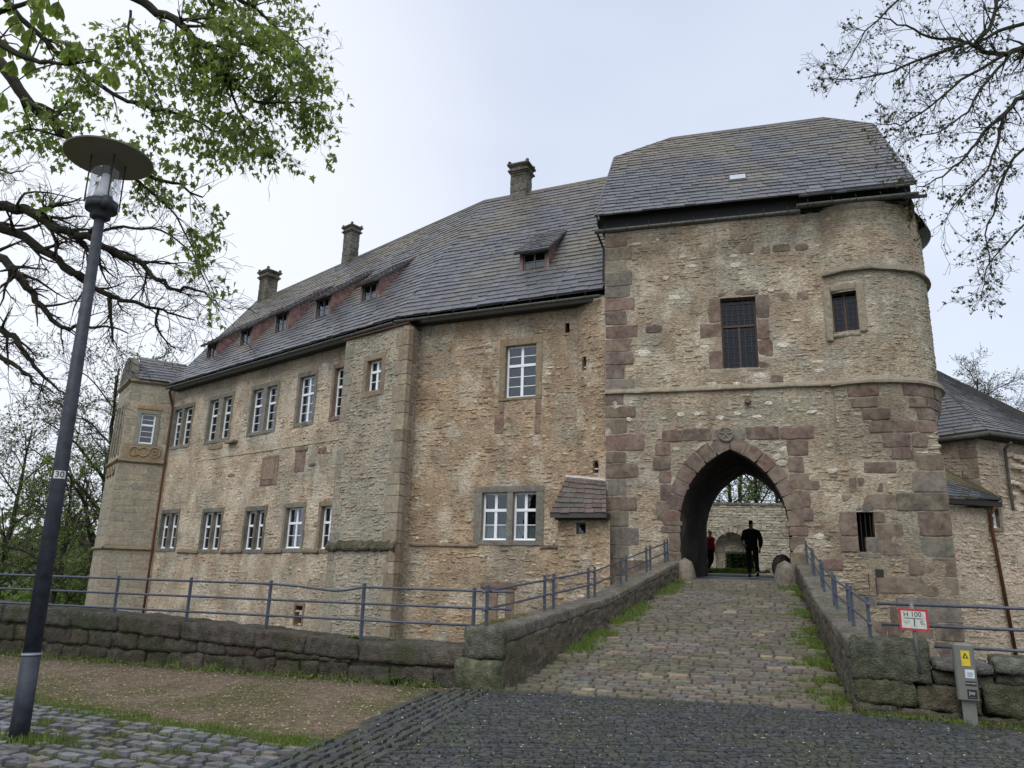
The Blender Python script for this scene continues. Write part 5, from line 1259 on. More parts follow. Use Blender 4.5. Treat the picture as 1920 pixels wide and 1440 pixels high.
def bridge_rail(F, L_, S, d, lab, us):
    r_ = rail_thing(lab); s0 = RAMP/L_
    def top(u): return S(u, 1.0, 0).z
    for i, u in enumerate(us): post(F, u, top(u)-.02, top(u)+.6, d, r_, .028, random.uniform(-.01, .01))
    for h in (.52, .26):
        k = 0
        while k < len(us)-1:
            a, b = us[k], us[k+1]
            if b-a > .8: m = MB(); m.tube([F(a-.13, top(a)+h-.02, d), F(a, top(a)+h, d), F(b, top(b)+h, d), F(min(b+.13, L_), top(b)+h+.02, d)], .018, 8); m.build('rail', M_RAIL, r_, True)
            k += 1
    for h in (.26, .52):
        for k in range(len(us)-1):
            if us[k+1]-us[k] < .8: m = MB(); m.tube([F(us[k], top(us[k])+h, d), F(us[k+1], top(us[k+1])+h, d)], .014, 6); m.build('rail', M_RAIL, r_, True)
bridge_rail(BL, BLL, SPL, -.3, 'two-bar railing on the left parapet of the bridge', [.03, 2.2, 2.6, 4.4, 4.78, 6.5, 6.9, 8.6, 8.95, 10.4, 10.7])
bridge_rail(BR, BRL, SPR_, .27, 'two-bar railing on the right parapet of the bridge', [.12, 1.75, 2.2, 3.9, 4.3, 6.1, 6.5, 8.2, 8.6, 10.2, 10.6])
rr = rail_thing('three-bar railing at the right edge behind the white and red plate')
for z, a in ((1.385, .36), (1.12, .4), (.87, 1.0)): m = MB(); m.tube([RWF(a, z, -.2), RWF(2.2, z+.005, -.2), RWF(5, z, -.2)], .02, 8); m.build('rail', M_RAIL, rr, True)
for u in (2.62, 4.4): post(RWF, u, .75, 1.42, -.2, rr, .03)
# thin wire guard rods on the far parapet side
# ================================================================= LAMP
lamp = thing('street_lamp', 'tall dark street lamp with flat disc shade and number plate at the left', 'street lamp')
b = atz(34, 1387); t = Vector((-4.665, 7.66, 5.42)); ax = (t-b)
def LP(h, x=0, y=0): k = h/5.42; return Vector((b.x+ax.x*k+x, b.y+ax.y*k+y, h))
m = MB(); m.tube([LP(-.1), LP(.75)], [.084, .082], 20); m.tube([LP(.75), LP(.775)], [.085, .084], 20); m.tube([LP(.775), LP(2.6), LP(5.42)], [.077, .07, .052], 20); m.build('pole', M_POLE, lamp, True)
m = MB(); m.tube([LP(.745), LP(.765)], [.087, .087], 20); m.build('joint_ring', plain_mat('worn_ring', (.3, .3, .36)), lamp, True)
m = MB(); m.tube([LP(5.34), LP(5.36), LP(5.44), LP(5.45)], [.075, .105, .11, .15], 20); m.build('collar', M_POLE, lamp, True)
m = MB(); m.tube([LP(5.45), LP(5.55)], [.165, .165], 20); m.build('ring_clamp', M_POLE, lamp, True)
m = MB(); m.tube([LP(5.43, .12, -.12), LP(5.56, .12, -.12)], .05, 10); m.build('ring_clamp', M_POLE, lamp, True)
m = MB(); m.tube([LP(5.56), LP(6.08)], [.155, .155], 24, cap=False); m.build('glass_cylinder', M_LAMPG, lamp, True)
m = MB(); m.tube([LP(5.56), LP(5.7), LP(5.85), LP(5.9)], [.12, .08, .05, .04], 16); m.build('bulb', plain_mat('white_reflector', (.7, .7, .7), .4), lamp, True)
for i in range(4): a = math.radians(45+90*i); m = MB(); m.tube([LP(5.5, .18*math.cos(a), .18*math.sin(a)), LP(6.1, .18*math.cos(a), .18*math.sin(a))], .009, 6); m.build('rod', M_IRON, lamp)
m = MB(); m.tube([LP(6.08), LP(6.095), LP(6.11), LP(6.17)], [.13, .46, .465, .02], 48); m.build('disc_shade', plain_mat('olive_grey_shade', (.19, .195, .16), .6, 0, .4, .05, 3), lamp)
def text(body, size, M, mat, parent, name='lettering', ext=.001, align='CENTER'):
    cu = bpy.data.curves.new(name, 'FONT'); cu.body = body; cu.size = size; cu.extrude = ext; cu.align_x = align; cu.align_y = 'CENTER'; cu.resolution_u = 3
    o = bpy.data.objects.new('tmp', cu); COL.objects.link(o); dg = bpy.context.evaluated_depsgraph_get(); me = bpy.data.meshes.new_from_object(o.evaluated_get(dg)); bpy.data.objects.remove(o)
    me.materials.clear(); me.materials.append(mat); me.transform(M); q = bpy.data.objects.new(name, me); COL.objects.link(q); q.parent = parent; return q
def frame_m(c, n, up=Vector((0, 0, 1))):
    n = n.normalized(); x = up.cross(n).normalized(); y = n.cross(x); M = Matrix((x, y, n)).transposed().to_4x4(); M.translation = c; return M
M_PAPER = plain_mat('white_sticker', (.62, .62, .6), .6); M_INK = plain_mat('black_ink', (.015, .015, .015), .6); M_YEL = plain_mat('yellow_sticker', (.6, .45, .02), .6); M_REDP = plain_mat('red_sign_border', (.42, .03, .03), .55)
cpl = aty(115, 889, b.y-.08); n_ = (EYE-cpl); n_.z = 0; n_.normalize(); c1 = LP(cpl.z)+n_*.084
c1.z = cpl.z
def on(c, n, up=Vector((0, 0, 1))):
    M = frame_m(c, n, up); return lambda a, b_, d: M @ Vector((a, b_, d))
def wrap(a, b_, d): 
    th_ = a/.072; r_ = .073+d; x_ = Vector((0, 0, 1)).cross(n_).normalized(); return LP(c1.z)+n_*r_*math.cos(th_)+x_*r_*math.sin(th_)+Vector((0, 0, b_))
m = MB(); k = 8; V = [wrap(-.055+.11*i/k, z, .0) for z in (-.04, .04) for i in range(k+1)]; V = [wrap(-.055+.11*i/k, z, .002) for z in (-.04, .04) for i in range(k+1)]
m.add(V, [(i, i+1, k+2+i, k+1+i) for i in range(k)]); m.build('number_plate', M_PAPER, lamp)
tx = text('30', .085, Matrix.Identity(4), M_INK, lamp, 'lettering')
for v in tx.data.vertices: v.co = wrap(v.co.x, v.co.y, .004+v.co.z)
# ================================================================= SIGN PLATE, SERVICE POST
sp = thing('hydrant_sign', 'small white square plate with red border and black figures on a short post', 'sign')
su_, sz0 = RWF.at(1722, 1240, -.02); SPo = RWF(su_, 0, .03)
m = MB(); m.tube([RWF(su_, .55, .03), RWF(su_-.015, 1.42, .03)], .028, 8); m.build('post', plain_mat('galvanised_post', (.16, .16, .15), .6, .3), sp, True)
PLf = Face(RWF(su_-.02, 0, .066), 0); PLf.u = (RWF.u+Vector((.0, .05, 0))).normalized(); PLf.n = Vector((PLf.u.y, -PLf.u.x, 0))
pu, pz = PLf.at(1713, 1162); S = lambda a, b_, d: PLf(pu+a, pz+b_-a*.03, d)
m = MB(); m.box(S, -.17, .17, -.135, .135, .0, .012); m.build('plate', M_REDP, sp); m = MB(); m.box(S, -.143, .143, -.108, .108, .0125, .015, (.55, .57, .52)); m.build('plate_face', plain_mat('off_white_plate', (.5, .52, .47), .5), sp)
Mx = lambda a, b_: frame_m(S(a, b_, .0165), PLf.n)
text('H 100', .085, Mx(-.01, .065), M_INK, sp); m = MB(); m.box(S, -.11, .1, .012, .02, .0155, .017); m.box(S, .0, .012, -.085, .012, .0155, .017); m.build('lettering', M_INK, sp)
text('0,', .075, Mx(.1, -.03), M_INK, sp); text('0,7', .05, Mx(-.075, -.035), plain_mat('faded_ink', (.25, .25, .22)), sp); text('1', .05, Mx(.03, -.08), plain_mat('faded_ink', (.25, .25, .22)), sp)
svc = thing('service_post', 'short grey service post with yellow, white and black stickers at the right wall', 'service post')
pb = atz(1822, 1360); nn_ = Vector((-.42, -.9, 0)).normalized(); Sv = (lambda c: on(c, nn_))(pb)
lean = .0
hv = aty(1812, 1207, pb.y).z
m = MB(); m.box(Sv, -.075, .075, -.05, .42, -.11, -.02); m.build('foot', plain_mat('grey_foot', (.15, .155, .13), .6), svc)
hb = aty(1820, 1312, pb.y).z-.0
M_BOX = plain_mat('grey_enclosure', (.145, .152, .13), .5, 0, .5, .1)
m = MB(); o_ = [(-.105, -.12), (.105, -.12), (.115, -.1), (.115, .02), (.095, .04), (-.095, .04), (-.115, .02), (-.115, -.1)]
V = [Sv(x, z, y) for z in (hb, hv-.06) for x, y in o_]+[Sv(x*.93, hv-.02, y*.9-.003) for x, y in o_]+[Sv(x*.7, hv+.005, y*.6-.015) for x, y in o_]; n = 8
m.add(V, [(r*n+i, r*n+(i+1) % n, (r+1)*n+(i+1) % n, (r+1)*n+i) for r in range(3) for i in range(n)]+[tuple(range(n))[::-1], tuple(3*n+i for i in range(n))]); m.build('enclosure', M_BOX, svc)
m = MB(); V = [Sv(x*1.03, z, y*1.03) for z in (hv-.055, hv-.02) for x, y in o_]; m.add(V, [(i, (i+1) % n, n+(i+1) % n, n+i) for i in range(n)]+[tuple(range(n, 2*n))]); m.build('cap', M_BOX, svc)
Zt = hv
m = MB(); m.box(Sv, -.035, .06, Zt-.26, Zt-.08, .041, .043); m.build('sticker', M_YEL, svc, label='yellow warning sticker')
m = MB(); m.add([Sv(-.02, Zt-.17, .045), Sv(.045, Zt-.17, .045), Sv(.012, Zt-.1, .045)], [(0, 1, 2)]); m.build('lettering', M_INK, svc)
m = MB(); m.add([Sv(.0, Zt-.162, .046), Sv(.026, Zt-.162, .046), Sv(.012, Zt-.128, .046)], [(0, 1, 2)]); m.build('lettering', M_YEL, svc)
m = MB(); m.box(Sv, -.01, .09, Zt-.4, Zt-.3, .041, .043); m.build('sticker', M_PAPER, svc, label='white scuffed sticker')
m = MB(); m.box(Sv, .01, .07, Zt-.385, Zt-.33, .0435, .0445); m.build('lettering', plain_mat('pale_blue_print', (.3, .42, .5)), svc)
m = MB(); m.box(Sv, -.02, .1, Zt-.49, Zt-.435, .041, .043); m.build('sticker', M_INK, svc, label='narrow black sticker')
text('TEAM FERRY', .021, frame_m(Sv(.04, Zt-.462, .0445), nn_), M_PAPER, svc)
m = MB(); m.box(Sv, -.01, .095, Zt-.64, Zt-.53, .041, .043); m.build('sticker', M_INK, svc, label='black sticker with white script')
text('Joy', .05, frame_m(Sv(.042, Zt-.57, .0445), nn_), M_PAPER, svc); text('______', .02, frame_m(Sv(.042, Zt-.615, .0445), nn_), M_PAPER, svc)
# ================================================================= RIGHT HAND BUILDING
rt = thing('round_wing', 'pale stone wing with low slate roof behind the right side of the gate tower', 'building')
A0 = aty(1752, 1000, 22.3); AFc = Face((A0.x, A0.y), 17)
def r_col(a, b): return vary(pick([(4, (0.37, .30, .225)), (2, (0.42, .36, .28)), (2, (0.31, .25, .185)), (1, (0.33, .22, .17))]), .18)
def r_mor(a, b): return mixc((0.40, .33, .255), (0.31, .26, .195), max(0, min(1, .5+tone(a, b, .7)*1.4)))
ax_end = AFc.at(1884, 1100)[0]; aev = AFc.at(1820, 952)[1]
owr = box_px(AFc, 1860, 1872, 954, 990)
m = wall_sheet(AFc, 0, ax_end+2.5, BASE, aev, [owr], .16, .012, r_mor); m.build('annex_face', M_MOR, rt)
Rps = courses(AFc, 0, ax_end+2.5, -2, aev, rects_skip([(owr[0]-.2, owr[1]+.2, owr[2]-.15, owr[3]+.15)]), r_col, (.07, .16), (.12, .36), dr=(-.01, .03), drop=.15, lay=.05, blob=True, inset=.3)
surround(AFc, owr, rt, SUR['brown'], .14, .1, .1); casement(AFc, owr, rt, 1, (1, 2), .15, rev=SUR['dark'])
BFc = AFc.off(-1.3); 
lx0 = BFc.at(1838, 900)[0]; ev = BFc.at(1850, 822)[1]
m = wall_sheet(BFc, lx0, lx0+6, BASE, ev, [], .16, .014, r_mor); m.build('wall_face', M_MOR, rt)
Rps += courses(BFc, lx0, lx0+6, aev-.4, ev, no_skip, r_col, (.08, .17), (.12, .4), dr=(-.01, .045), drop=.15, lay=.05, blob=True, inset=.3)
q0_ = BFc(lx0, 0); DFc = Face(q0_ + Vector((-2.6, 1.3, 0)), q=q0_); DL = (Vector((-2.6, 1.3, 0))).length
m = wall_sheet(DFc, 0, DL, BASE, ev+.1, [], .16, .012, lambda a, b: mixc((0.27, .22, .165), (0.22, .18, .14), random.random())); m.build('drum_face', M_MOR, rt)  # left-turned face mixed darker than the front, its shade put into the colour
Rps += courses(DFc, 0, DL, aev-.5, ev, no_skip, lambda a, b: vary((0.24, .19, .145), .2), (.07, .15), (.12, .34), dr=(0, .03), drop=.2)  # stones darkened likewise, shade of this face in their colour
for i in range(8): z = aev-.2+i*.34; ashlar(DFc, DL-(.32 if i % 2 else .5), DL+.01, z, z+.33, -.1, .03, vary(BRN, .1), rt, 'quoin')
place_pieces(Rps, 'stone', M_RUB, rt, 120, near_key)
# ragged toothing stones at the far right
for i in range(70): z = random.uniform(0, ev-.5); a = BFc.at(1893, 950)[0]+random.uniform(0, 1.6); sid += 1; rough_block(BFc, a, a+random.uniform(.25, .6), z, z+random.uniform(.1, .2), -.1, random.uniform(.06, .2), .03, .03, .12, vary((0.42, .36, .28), .15), sid).build('toothing_stone', M_RUB, rt)
def pt(px, py, F, d): return F(*F.at(px, py, d), d)
rroof = thing('roof', None, None); rroof.parent = rt
e0, e1 = pt(1735, 822, DFc, .3), pt(1850, 806, BFc, .45); e2 = pt(1925, 836, BFc, .45); e2 = BFc(BFc.at(1925, 832, .45)[0]+3, e1.z-.15, .45)
k0, k1 = pt(1700, 667, BFc, -5), pt(1925, 778, BFc, -5); k1 = k0.lerp(k1, 1.3)
e1z = e1.copy()
def simple_roof(a, b, c, d_, parent, h=.24, w=.4, mossy=.5):
    s_, _ = patch_slates(a, b, c, d_, h, w, mossy); return s_
ss = simple_roof(e0, e1, k0, k0.lerp(k1, .02), rroof, mossy=1.2)+simple_roof(e1, e2, k0, k1, rroof)
place_pieces(ss, 'slate', M_SLATE, rroof, 150, near_key, 'upper_slates')
m = MB(); m.add([e0, e1, k0], [(0, 1, 2)], dk); m.quad(e1, e2, k1, k0, dk); bb = BFc.n*-10.5; m.quad(k0, k1, e2+bb, e1+bb, dk); m.build('roof_deck', M_SLATE, rroof)
for a, b_ in ((e0, e1), (e1, e2)):
    o1, o2 = Vector((0, 0, -.22)), Vector((0, 0, -.04)); m = MB(); m.quad(a+o1, b_+o1, b_+o2, a+o2, dk); mm = -(BFc.n)*.8; m.quad(a+o1, b_+o1, b_+o1+mm, a+o1+mm, dk); m.build('eave_board', M_DARK, rt)
    m = MB(); m.tube([a+Vector((0, 0, -.12))+BFc.n*.06, b_+Vector((0, 0, -.12))+BFc.n*.06], .085, 8); m.build('gutter', M_GUT, rt, True)
a0_, a1_ = pt(1776, 930, AFc, .35), pt(1880, 941, AFc, .35); c0_, c1_ = pt(1768, 880, AFc, -1.2), pt(1852, 922, AFc, -1.0)
a1_ = AFc(AFc.at(1880, 941, .35)[0], a0_.z, .35); a0_ = AFc(AFc.at(1766, 930, .35)[0], a0_.z, .35)
ss = simple_roof(a0_, a1_, c0_, c1_, rroof, .2, .3, 2.2)
for v, f, c, _ in ss: q = MB(); q.add(v, f, c); q.build('annex_slate', M_SLATE, rroof)
m = MB(); m.quad(a0_, a1_, c1_, c0_, dk); m.add([a1_, c1_, AFc(ax_end+.1, aev, -1.3)], [(0, 1, 2)], dk); m.build('roof_deck', M_SLATE, rroof); cap([c0_, c1_+(c1_-c0_)*.12], .05, rroof, 'verge')
m = MB(); m.box(AFc, -.1, AFc.at(1882, 941, .35)[0], a0_.z-.2, a0_.z-.05, .0, .3); m.build('eave_board', M_DARK, rt)
m = MB(); m.tube([pt(1866, 950, AFc, .3), pt(1857, 965, AFc, .12), AFc(AFc.at(1858, 975, .1)[0], 3.4, .1), AFc(AFc.at(1905, 1215, .1)[0], -.6, .1)], .05, 8); m.build('drainpipe', M_RUST, rt, True)
m = MB(); m.tube([pt(1896, 830, BFc, .5), pt(1884, 842, BFc, .15), BFc(BFc.at(1886, 860, .12)[0], 5.4, .12), BFc(BFc.at(1918, 1060, .12)[0], .2, .12)], .05, 8); m.build('drainpipe', M_GUT, rt, True)
# ================================================================= COURTYARD
cy = thing('courtyard_wall', 'pale stone courtyard wall with round arched niche seen through the gateway', 'wall')
CF = Face(aty(1290, 1000, 41), -8)
ct = CF.at(1400, 948)[1]; FLC = 2.25
nu0, nu1 = CF.at(1341, 1040)[0], CF.at(1403, 1040)[0]; nt_ = CF.at(1370, 998)[1]; nc = (nu0+nu1)/2; nr = (nu1-nu0)/2
in_n = lambda a, b: abs(a-nc) < nr and (b < nt_-nr or (a-nc)**2+(b-(nt_-nr))**2 < nr**2)
m = wall_sheet(CF, -4, 14, 1.5, ct, [], .2, .02, lambda a, b: mixc((0.42, .38, .3), (0.33, .3, .23), random.random()), in_n); m.build('wall_face', M_MOR, cy)
ps = courses(CF, -1, 8, 2.2, ct, lambda a, b, w, h: in_n(a, b) or (abs(a-nc) < nr+.25 and b < nt_+.25 and (b < nt_-nr or (a-nc)**2+(b-nt_+nr)**2 < (nr+.25)**2)), lambda a, b: vary((0.43, .39, .31), .2), (.1, .16), (.2, .45), dr=(.01, .05), j=.01)
place_pieces(ps, 'stone', M_RUB, cy, 150, near_key)
for i in range(13):
    t0, t1 = math.pi*i/13+.02, math.pi*(i+1)/13-.02; o_ = [(nc+r*math.cos(t), nt_-nr+r*math.sin(t)) for t, r in ((t0, nr), (t1, nr), (t1, nr+.28), (t0, nr+.28))]
    v, f = piece(CF, o_, -.2, .04, .03); q = MB(); q.add(v, f, vary((0.38, .35, .28), .15)); q.build('voussoir', M_RUB, cy)
m = MB(); m.quad(CF(nu0-.3, 1.5, -.5), CF(nu1+.3, 1.5, -.5), CF(nu1+.3, nt_+.3, -.5), CF(nu0-.3, nt_+.3, -.5), (.3, .27, .2)); m.build('niche_back', M_MOR, cy)
ps = courses(CF, nu0-.1, nu1+.1, 2.2, nt_+.1, no_skip, lambda a, b: vary((0.3, .28, .22), .2), (.1, .16), (.2, .4), dr=(-.5, -.46), j=.01, base=-.52)
for v, f, c, _ in ps: q = MB(); q.add(v, f, c); q.build('stone', M_RUB, cy)
for i in range(20): sid += 1; rough_block(CF, -3.5+i*.8, -2.72+i*.8, ct, ct+.16, -.45, .08, .03, .02, .2, vary((0.3, .28, .22), .15), sid).build('coping_stone', M_OLD, cy)
m = MB(); m.quad(TF(-4, FLR+.16, -TD-.05), TF(16, FLR+.16, -TD-.05), TF(20, FLC, -30), TF(-8, FLC, -30), (0.13, .13, .12)); structure(m.build('courtyard_ground', M_SOIL))
m = MB()
for i in range(700): p = aty(R(1318, 1375), 1075, 33); x, y = p.x+R(-1, 1), p.y+R(-3, 4); blades(m, x, y, FLC-.22, 8, .12, .18, GR, wid=.012)
m.build('lawn', M_GRASS, None, kind='stuff')
hc = aty(1388, 1062, 37); hg = MB()
for i in range(2600):
    x, y, z = R(-.62, .62), R(-.45, .45), R(-.05, .8)
    k_ = max(abs(x)/.62, abs(y)/.45, abs(z-.38)/.42)
    if k_ < .72: continue
    p = Vector((hc.x+x, hc.y+y, FLC+z)); a = Vector((R(-1, 1), R(-1, 1), R(-1, 1))).normalized(); b_ = a.orthogonal(); hg.add([p-a*.05, p+b_*.035, p+a*.05, p-b_*.035], [(0, 1, 2, 3)], vary((0.045, .075, .022), .4))
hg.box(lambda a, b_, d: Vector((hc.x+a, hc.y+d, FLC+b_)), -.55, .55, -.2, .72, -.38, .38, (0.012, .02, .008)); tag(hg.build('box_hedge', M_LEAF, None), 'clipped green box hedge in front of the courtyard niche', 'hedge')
# dark rounded stone inside the right foot of the passage
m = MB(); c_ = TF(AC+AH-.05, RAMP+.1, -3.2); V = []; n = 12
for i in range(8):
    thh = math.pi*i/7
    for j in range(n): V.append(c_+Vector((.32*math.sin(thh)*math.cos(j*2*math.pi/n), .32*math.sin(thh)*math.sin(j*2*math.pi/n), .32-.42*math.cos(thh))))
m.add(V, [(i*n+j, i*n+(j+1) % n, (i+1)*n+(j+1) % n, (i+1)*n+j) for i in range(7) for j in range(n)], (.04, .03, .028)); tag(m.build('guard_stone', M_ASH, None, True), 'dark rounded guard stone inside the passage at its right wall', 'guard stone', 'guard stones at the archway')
# ================================================================= PEOPLE
def skin_mesh(name, pts, edges, mat, parent, sub=2, root=0):
    """pts: (x,y,z,rx,ry) ; one continuous skinned surface"""
    me = bpy.data.meshes.new(name); me.from_pydata([p[:3] for p in pts], edges, []); o = bpy.data.objects.new(name, me); COL.objects.link(o)
    md = o.modifiers.new('skin', 'SKIN'); md.use_smooth_shade = True
    import bmesh
    bm = bmesh.new(); bm.from_mesh(me); ly = bm.verts.layers.skin.verify(); bm.verts.ensure_lookup_table()
    for i, p in enumerate(pts): bm.verts[i][ly].radius = (p[3], p[4]); bm.verts[i][ly].use_root = (i == root)
    bm.to_mesh(me); bm.free()
    s = o.modifiers.new('sub', 'SUBSURF'); s.levels = sub; s.render_levels = sub
    dg = bpy.context.evaluated_depsgraph_get(); m2 = bpy.data.meshes.new_from_object(o.evaluated_get(dg)); bpy.data.objects.remove(o)
    m2.materials.clear(); m2.materials.append(mat); q = bpy.data.objects.new(name, m2); COL.objects.link(q); q.parent = parent; return q
def person(loc, heading, H, coat, trousers, hair, skin_, lab, bag=None, cap=None):
    root = thing('person', lab, 'person'); root.location = loc; root.rotation_euler.z = heading; k = H/1.8
    # local: x right, y forward (walking direction), z up
    def P(x, y, z, r, r2=None): return (x*k, y*k, z*k, r*k, (r2 or r)*k)
    b = [P(0, 0, .98, .125, .1), P(0, .01, 1.12, .13, .1), P(0, .02, 1.32, .15, .1), P(0, .02, 1.46, .12, .08), P(0, .03, 1.55, .05, .05), P(0, .05, 1.62, .07, .08), P(0, .06, 1.71, .078, .095), P(0, .05, 1.78, .05, .06),
         P(-.1, 0, .93, .095), P(-.11, .06, .52, .06), P(-.11, .0, .28, .055), P(-.11, -.03, .09, .04), P(-.11, .12, .04, .036, .03),
         P(.1, 0, .93, .095), P(.11, .02, .52, .06), P(.11, -.14, .28, .055), P(.11, -.24, .12, .04), P(.115, -.12, .05, .036, .03),
         P(-.19, .02, 1.44, .065), P(-.27, -.03, 1.16, .046), P(-.2, .14, .98, .034), P(-.17, .2, .95, .03, .02),
         P(.19, .02, 1.44, .065), P(.28, -.04, 1.15, .046), P(.25, .06, .9, .034), P(.24, .09, .84, .03, .02)]
    e = [(0, 1), (1, 2), (2, 3), (3, 4), (4, 5), (5, 6), (6, 7), (0, 8), (8, 9), (9, 10), (10, 11), (11, 12), (0, 13), (13, 14), (14, 15), (15, 16), (16, 17), (3, 18), (18, 19), (19, 20), (20, 21), (3, 22), (22, 23), (23, 24), (24, 25)]
    body = skin_mesh('body', b, e, skin_, root)
    c = [P(0, 0, .86, .2, .15), P(0, .01, 1.08, .2, .15), P(0, .01, 1.3, .215, .15), P(0, .01, 1.45, .17, .12), P(0, .015, 1.54, .085, .085),
         P(-.2, .02, 1.41, .1), P(-.27, -.03, 1.17, .085), P(-.21, .12, 1.0, .06), P(.2, .02, 1.41, .1), P(.28, -.04, 1.16, .085), P(.255, .05, .93, .06)]
    skin_mesh('coat', c, [(0, 1), (1, 2), (2, 3), (3, 4), (3, 5), (5, 6), (6, 7), (3, 8), (8, 9), (9, 10)], coat, root)
    t = [P(0, 0, .97, .135, .11), P(-.1, 0, .9, .112), P(-.112, .06, .52, .082), P(-.112, 0, .28, .072), P(-.112, -.03, .1, .065), P(.1, 0, .9, .112), P(.112, .02, .52, .082), P(.112, -.14, .28, .072), P(.112, -.22, .15, .062)]
    skin_mesh('trousers', t, [(0, 1), (1, 2), (2, 3), (3, 4), (0, 5), (5, 6), (6, 7), (7, 8)], trousers, root)
    skin_mesh('hair', [P(0, .0, 1.66, .06, .06), P(0, .02, 1.74, .085, .09), P(0, .04, 1.79, .06, .07)], [(0, 1), (1, 2)], hair, root)
    for s, (hx, hy, hz) in ((-1, (-.17, .2, .95)), (1, (.24, .09, .84))):
        for f in range(5):
            if f < 4: off = (-.022+.015*f); pts = [P(hx+off*.6, hy+.01, hz, .011), P(hx+off, hy+.04+.004*f, hz-.035, .009), P(hx+off, hy+.035, hz-.07+.008*abs(f-1.3), .008), P(hx+off*.9, hy+.012, hz-.085+.008*abs(f-1.3), .007)]
            else: pts = [P(hx-s*.0, hy+.01, hz+.005, .012), P(hx-s*.035, hy+.03, hz-.015, .01), P(hx-s*.04, hy+.045, hz-.04, .008)]
            skin_mesh('finger', pts, [(i, i+1) for i in range(len(pts)-1)], skin_, root, 1)
    for s, (fx, fy, fz, rx) in ((-1, (-.11, .0, 0, 0)), (1, (.115, -.2, .03, .5))):
        m = MB(); V = []
        for (y, w, h) in ((-.08, .035, .09), (-.02, .042, .1), (.06, .045, .075), (.14, .048, .055), (.19, .035, .035)):
            for (a, c_) in ((-1, 0), (-1, .7), (-.5, 1), (.5, 1), (1, .7), (1, 0)): V.append(((fx+a*w)*k, (fy+y)*k, (fz+c_*h)*k))
        m.add(V, [(i*6+j, i*6+(j+1) % 6, (i+1)*6+(j+1) % 6, (i+1)*6+j) for i in range(4) for j in range(6)]+[(5, 4, 3, 2, 1, 0), (24, 25, 26, 27, 28, 29)], (.02, .02, .02)); m.build('shoe', M_DARK, root, True)
    # facial features
    for x in (-.03, .03): m = MB(); m.box(lambda a, b_, d: Vector((x+a, .135+d, 1.695+b_))*k, -.012, .012, -.006, .006, 0, .006); m.build('eye', M_INK, root)
    return root
M_CLO = plain_mat('black_cloth', (.012, .012, .014), .9, 0, .2, .2); M_CLO2 = plain_mat('dark_trousers', (.012, .012, .013), .9, 0, .2, .2); M_SKIN = plain_mat('skin', (.32, .19, .13), .6, 0, .3, .05); M_HAIR = plain_mat('dark_hair', (.015, .012, .01), .8, 0, .2, .1)
M_REDC = plain_mat('red_cloth', (.32, .02, .03), .85, 0, .2, .15); M_WHH = plain_mat('white_hair', (.6, .58, .55), .8, 0, .2, .05)
mp_ = aty(1413, 1082, 25.2); person(mp_, math.radians(-12), 1.84, M_CLO, M_CLO2, M_HAIR, M_SKIN, 'person in black jacket and trousers walking away through the gateway')
fan = mp_
m = MB(); m.box(lambda a, b_, d: mp_+Vector((-.27+a, .0+d, 1.12+b_)), -.03, .03, -.08, .1, -.02, .0, (.7, .7, .7)); tag(m.build('paper', M_PAPER, None), 'folded white paper held by the person in black', 'paper')
p2 = aty(1327, 1074, 30.5); person(Vector((p2.x+.12, p2.y, p2.z)), math.radians(-70), 1.68, M_REDC, M_CLO2, M_WHH, M_SKIN, 'white-haired person in a red jacket half hidden by the passage wall')
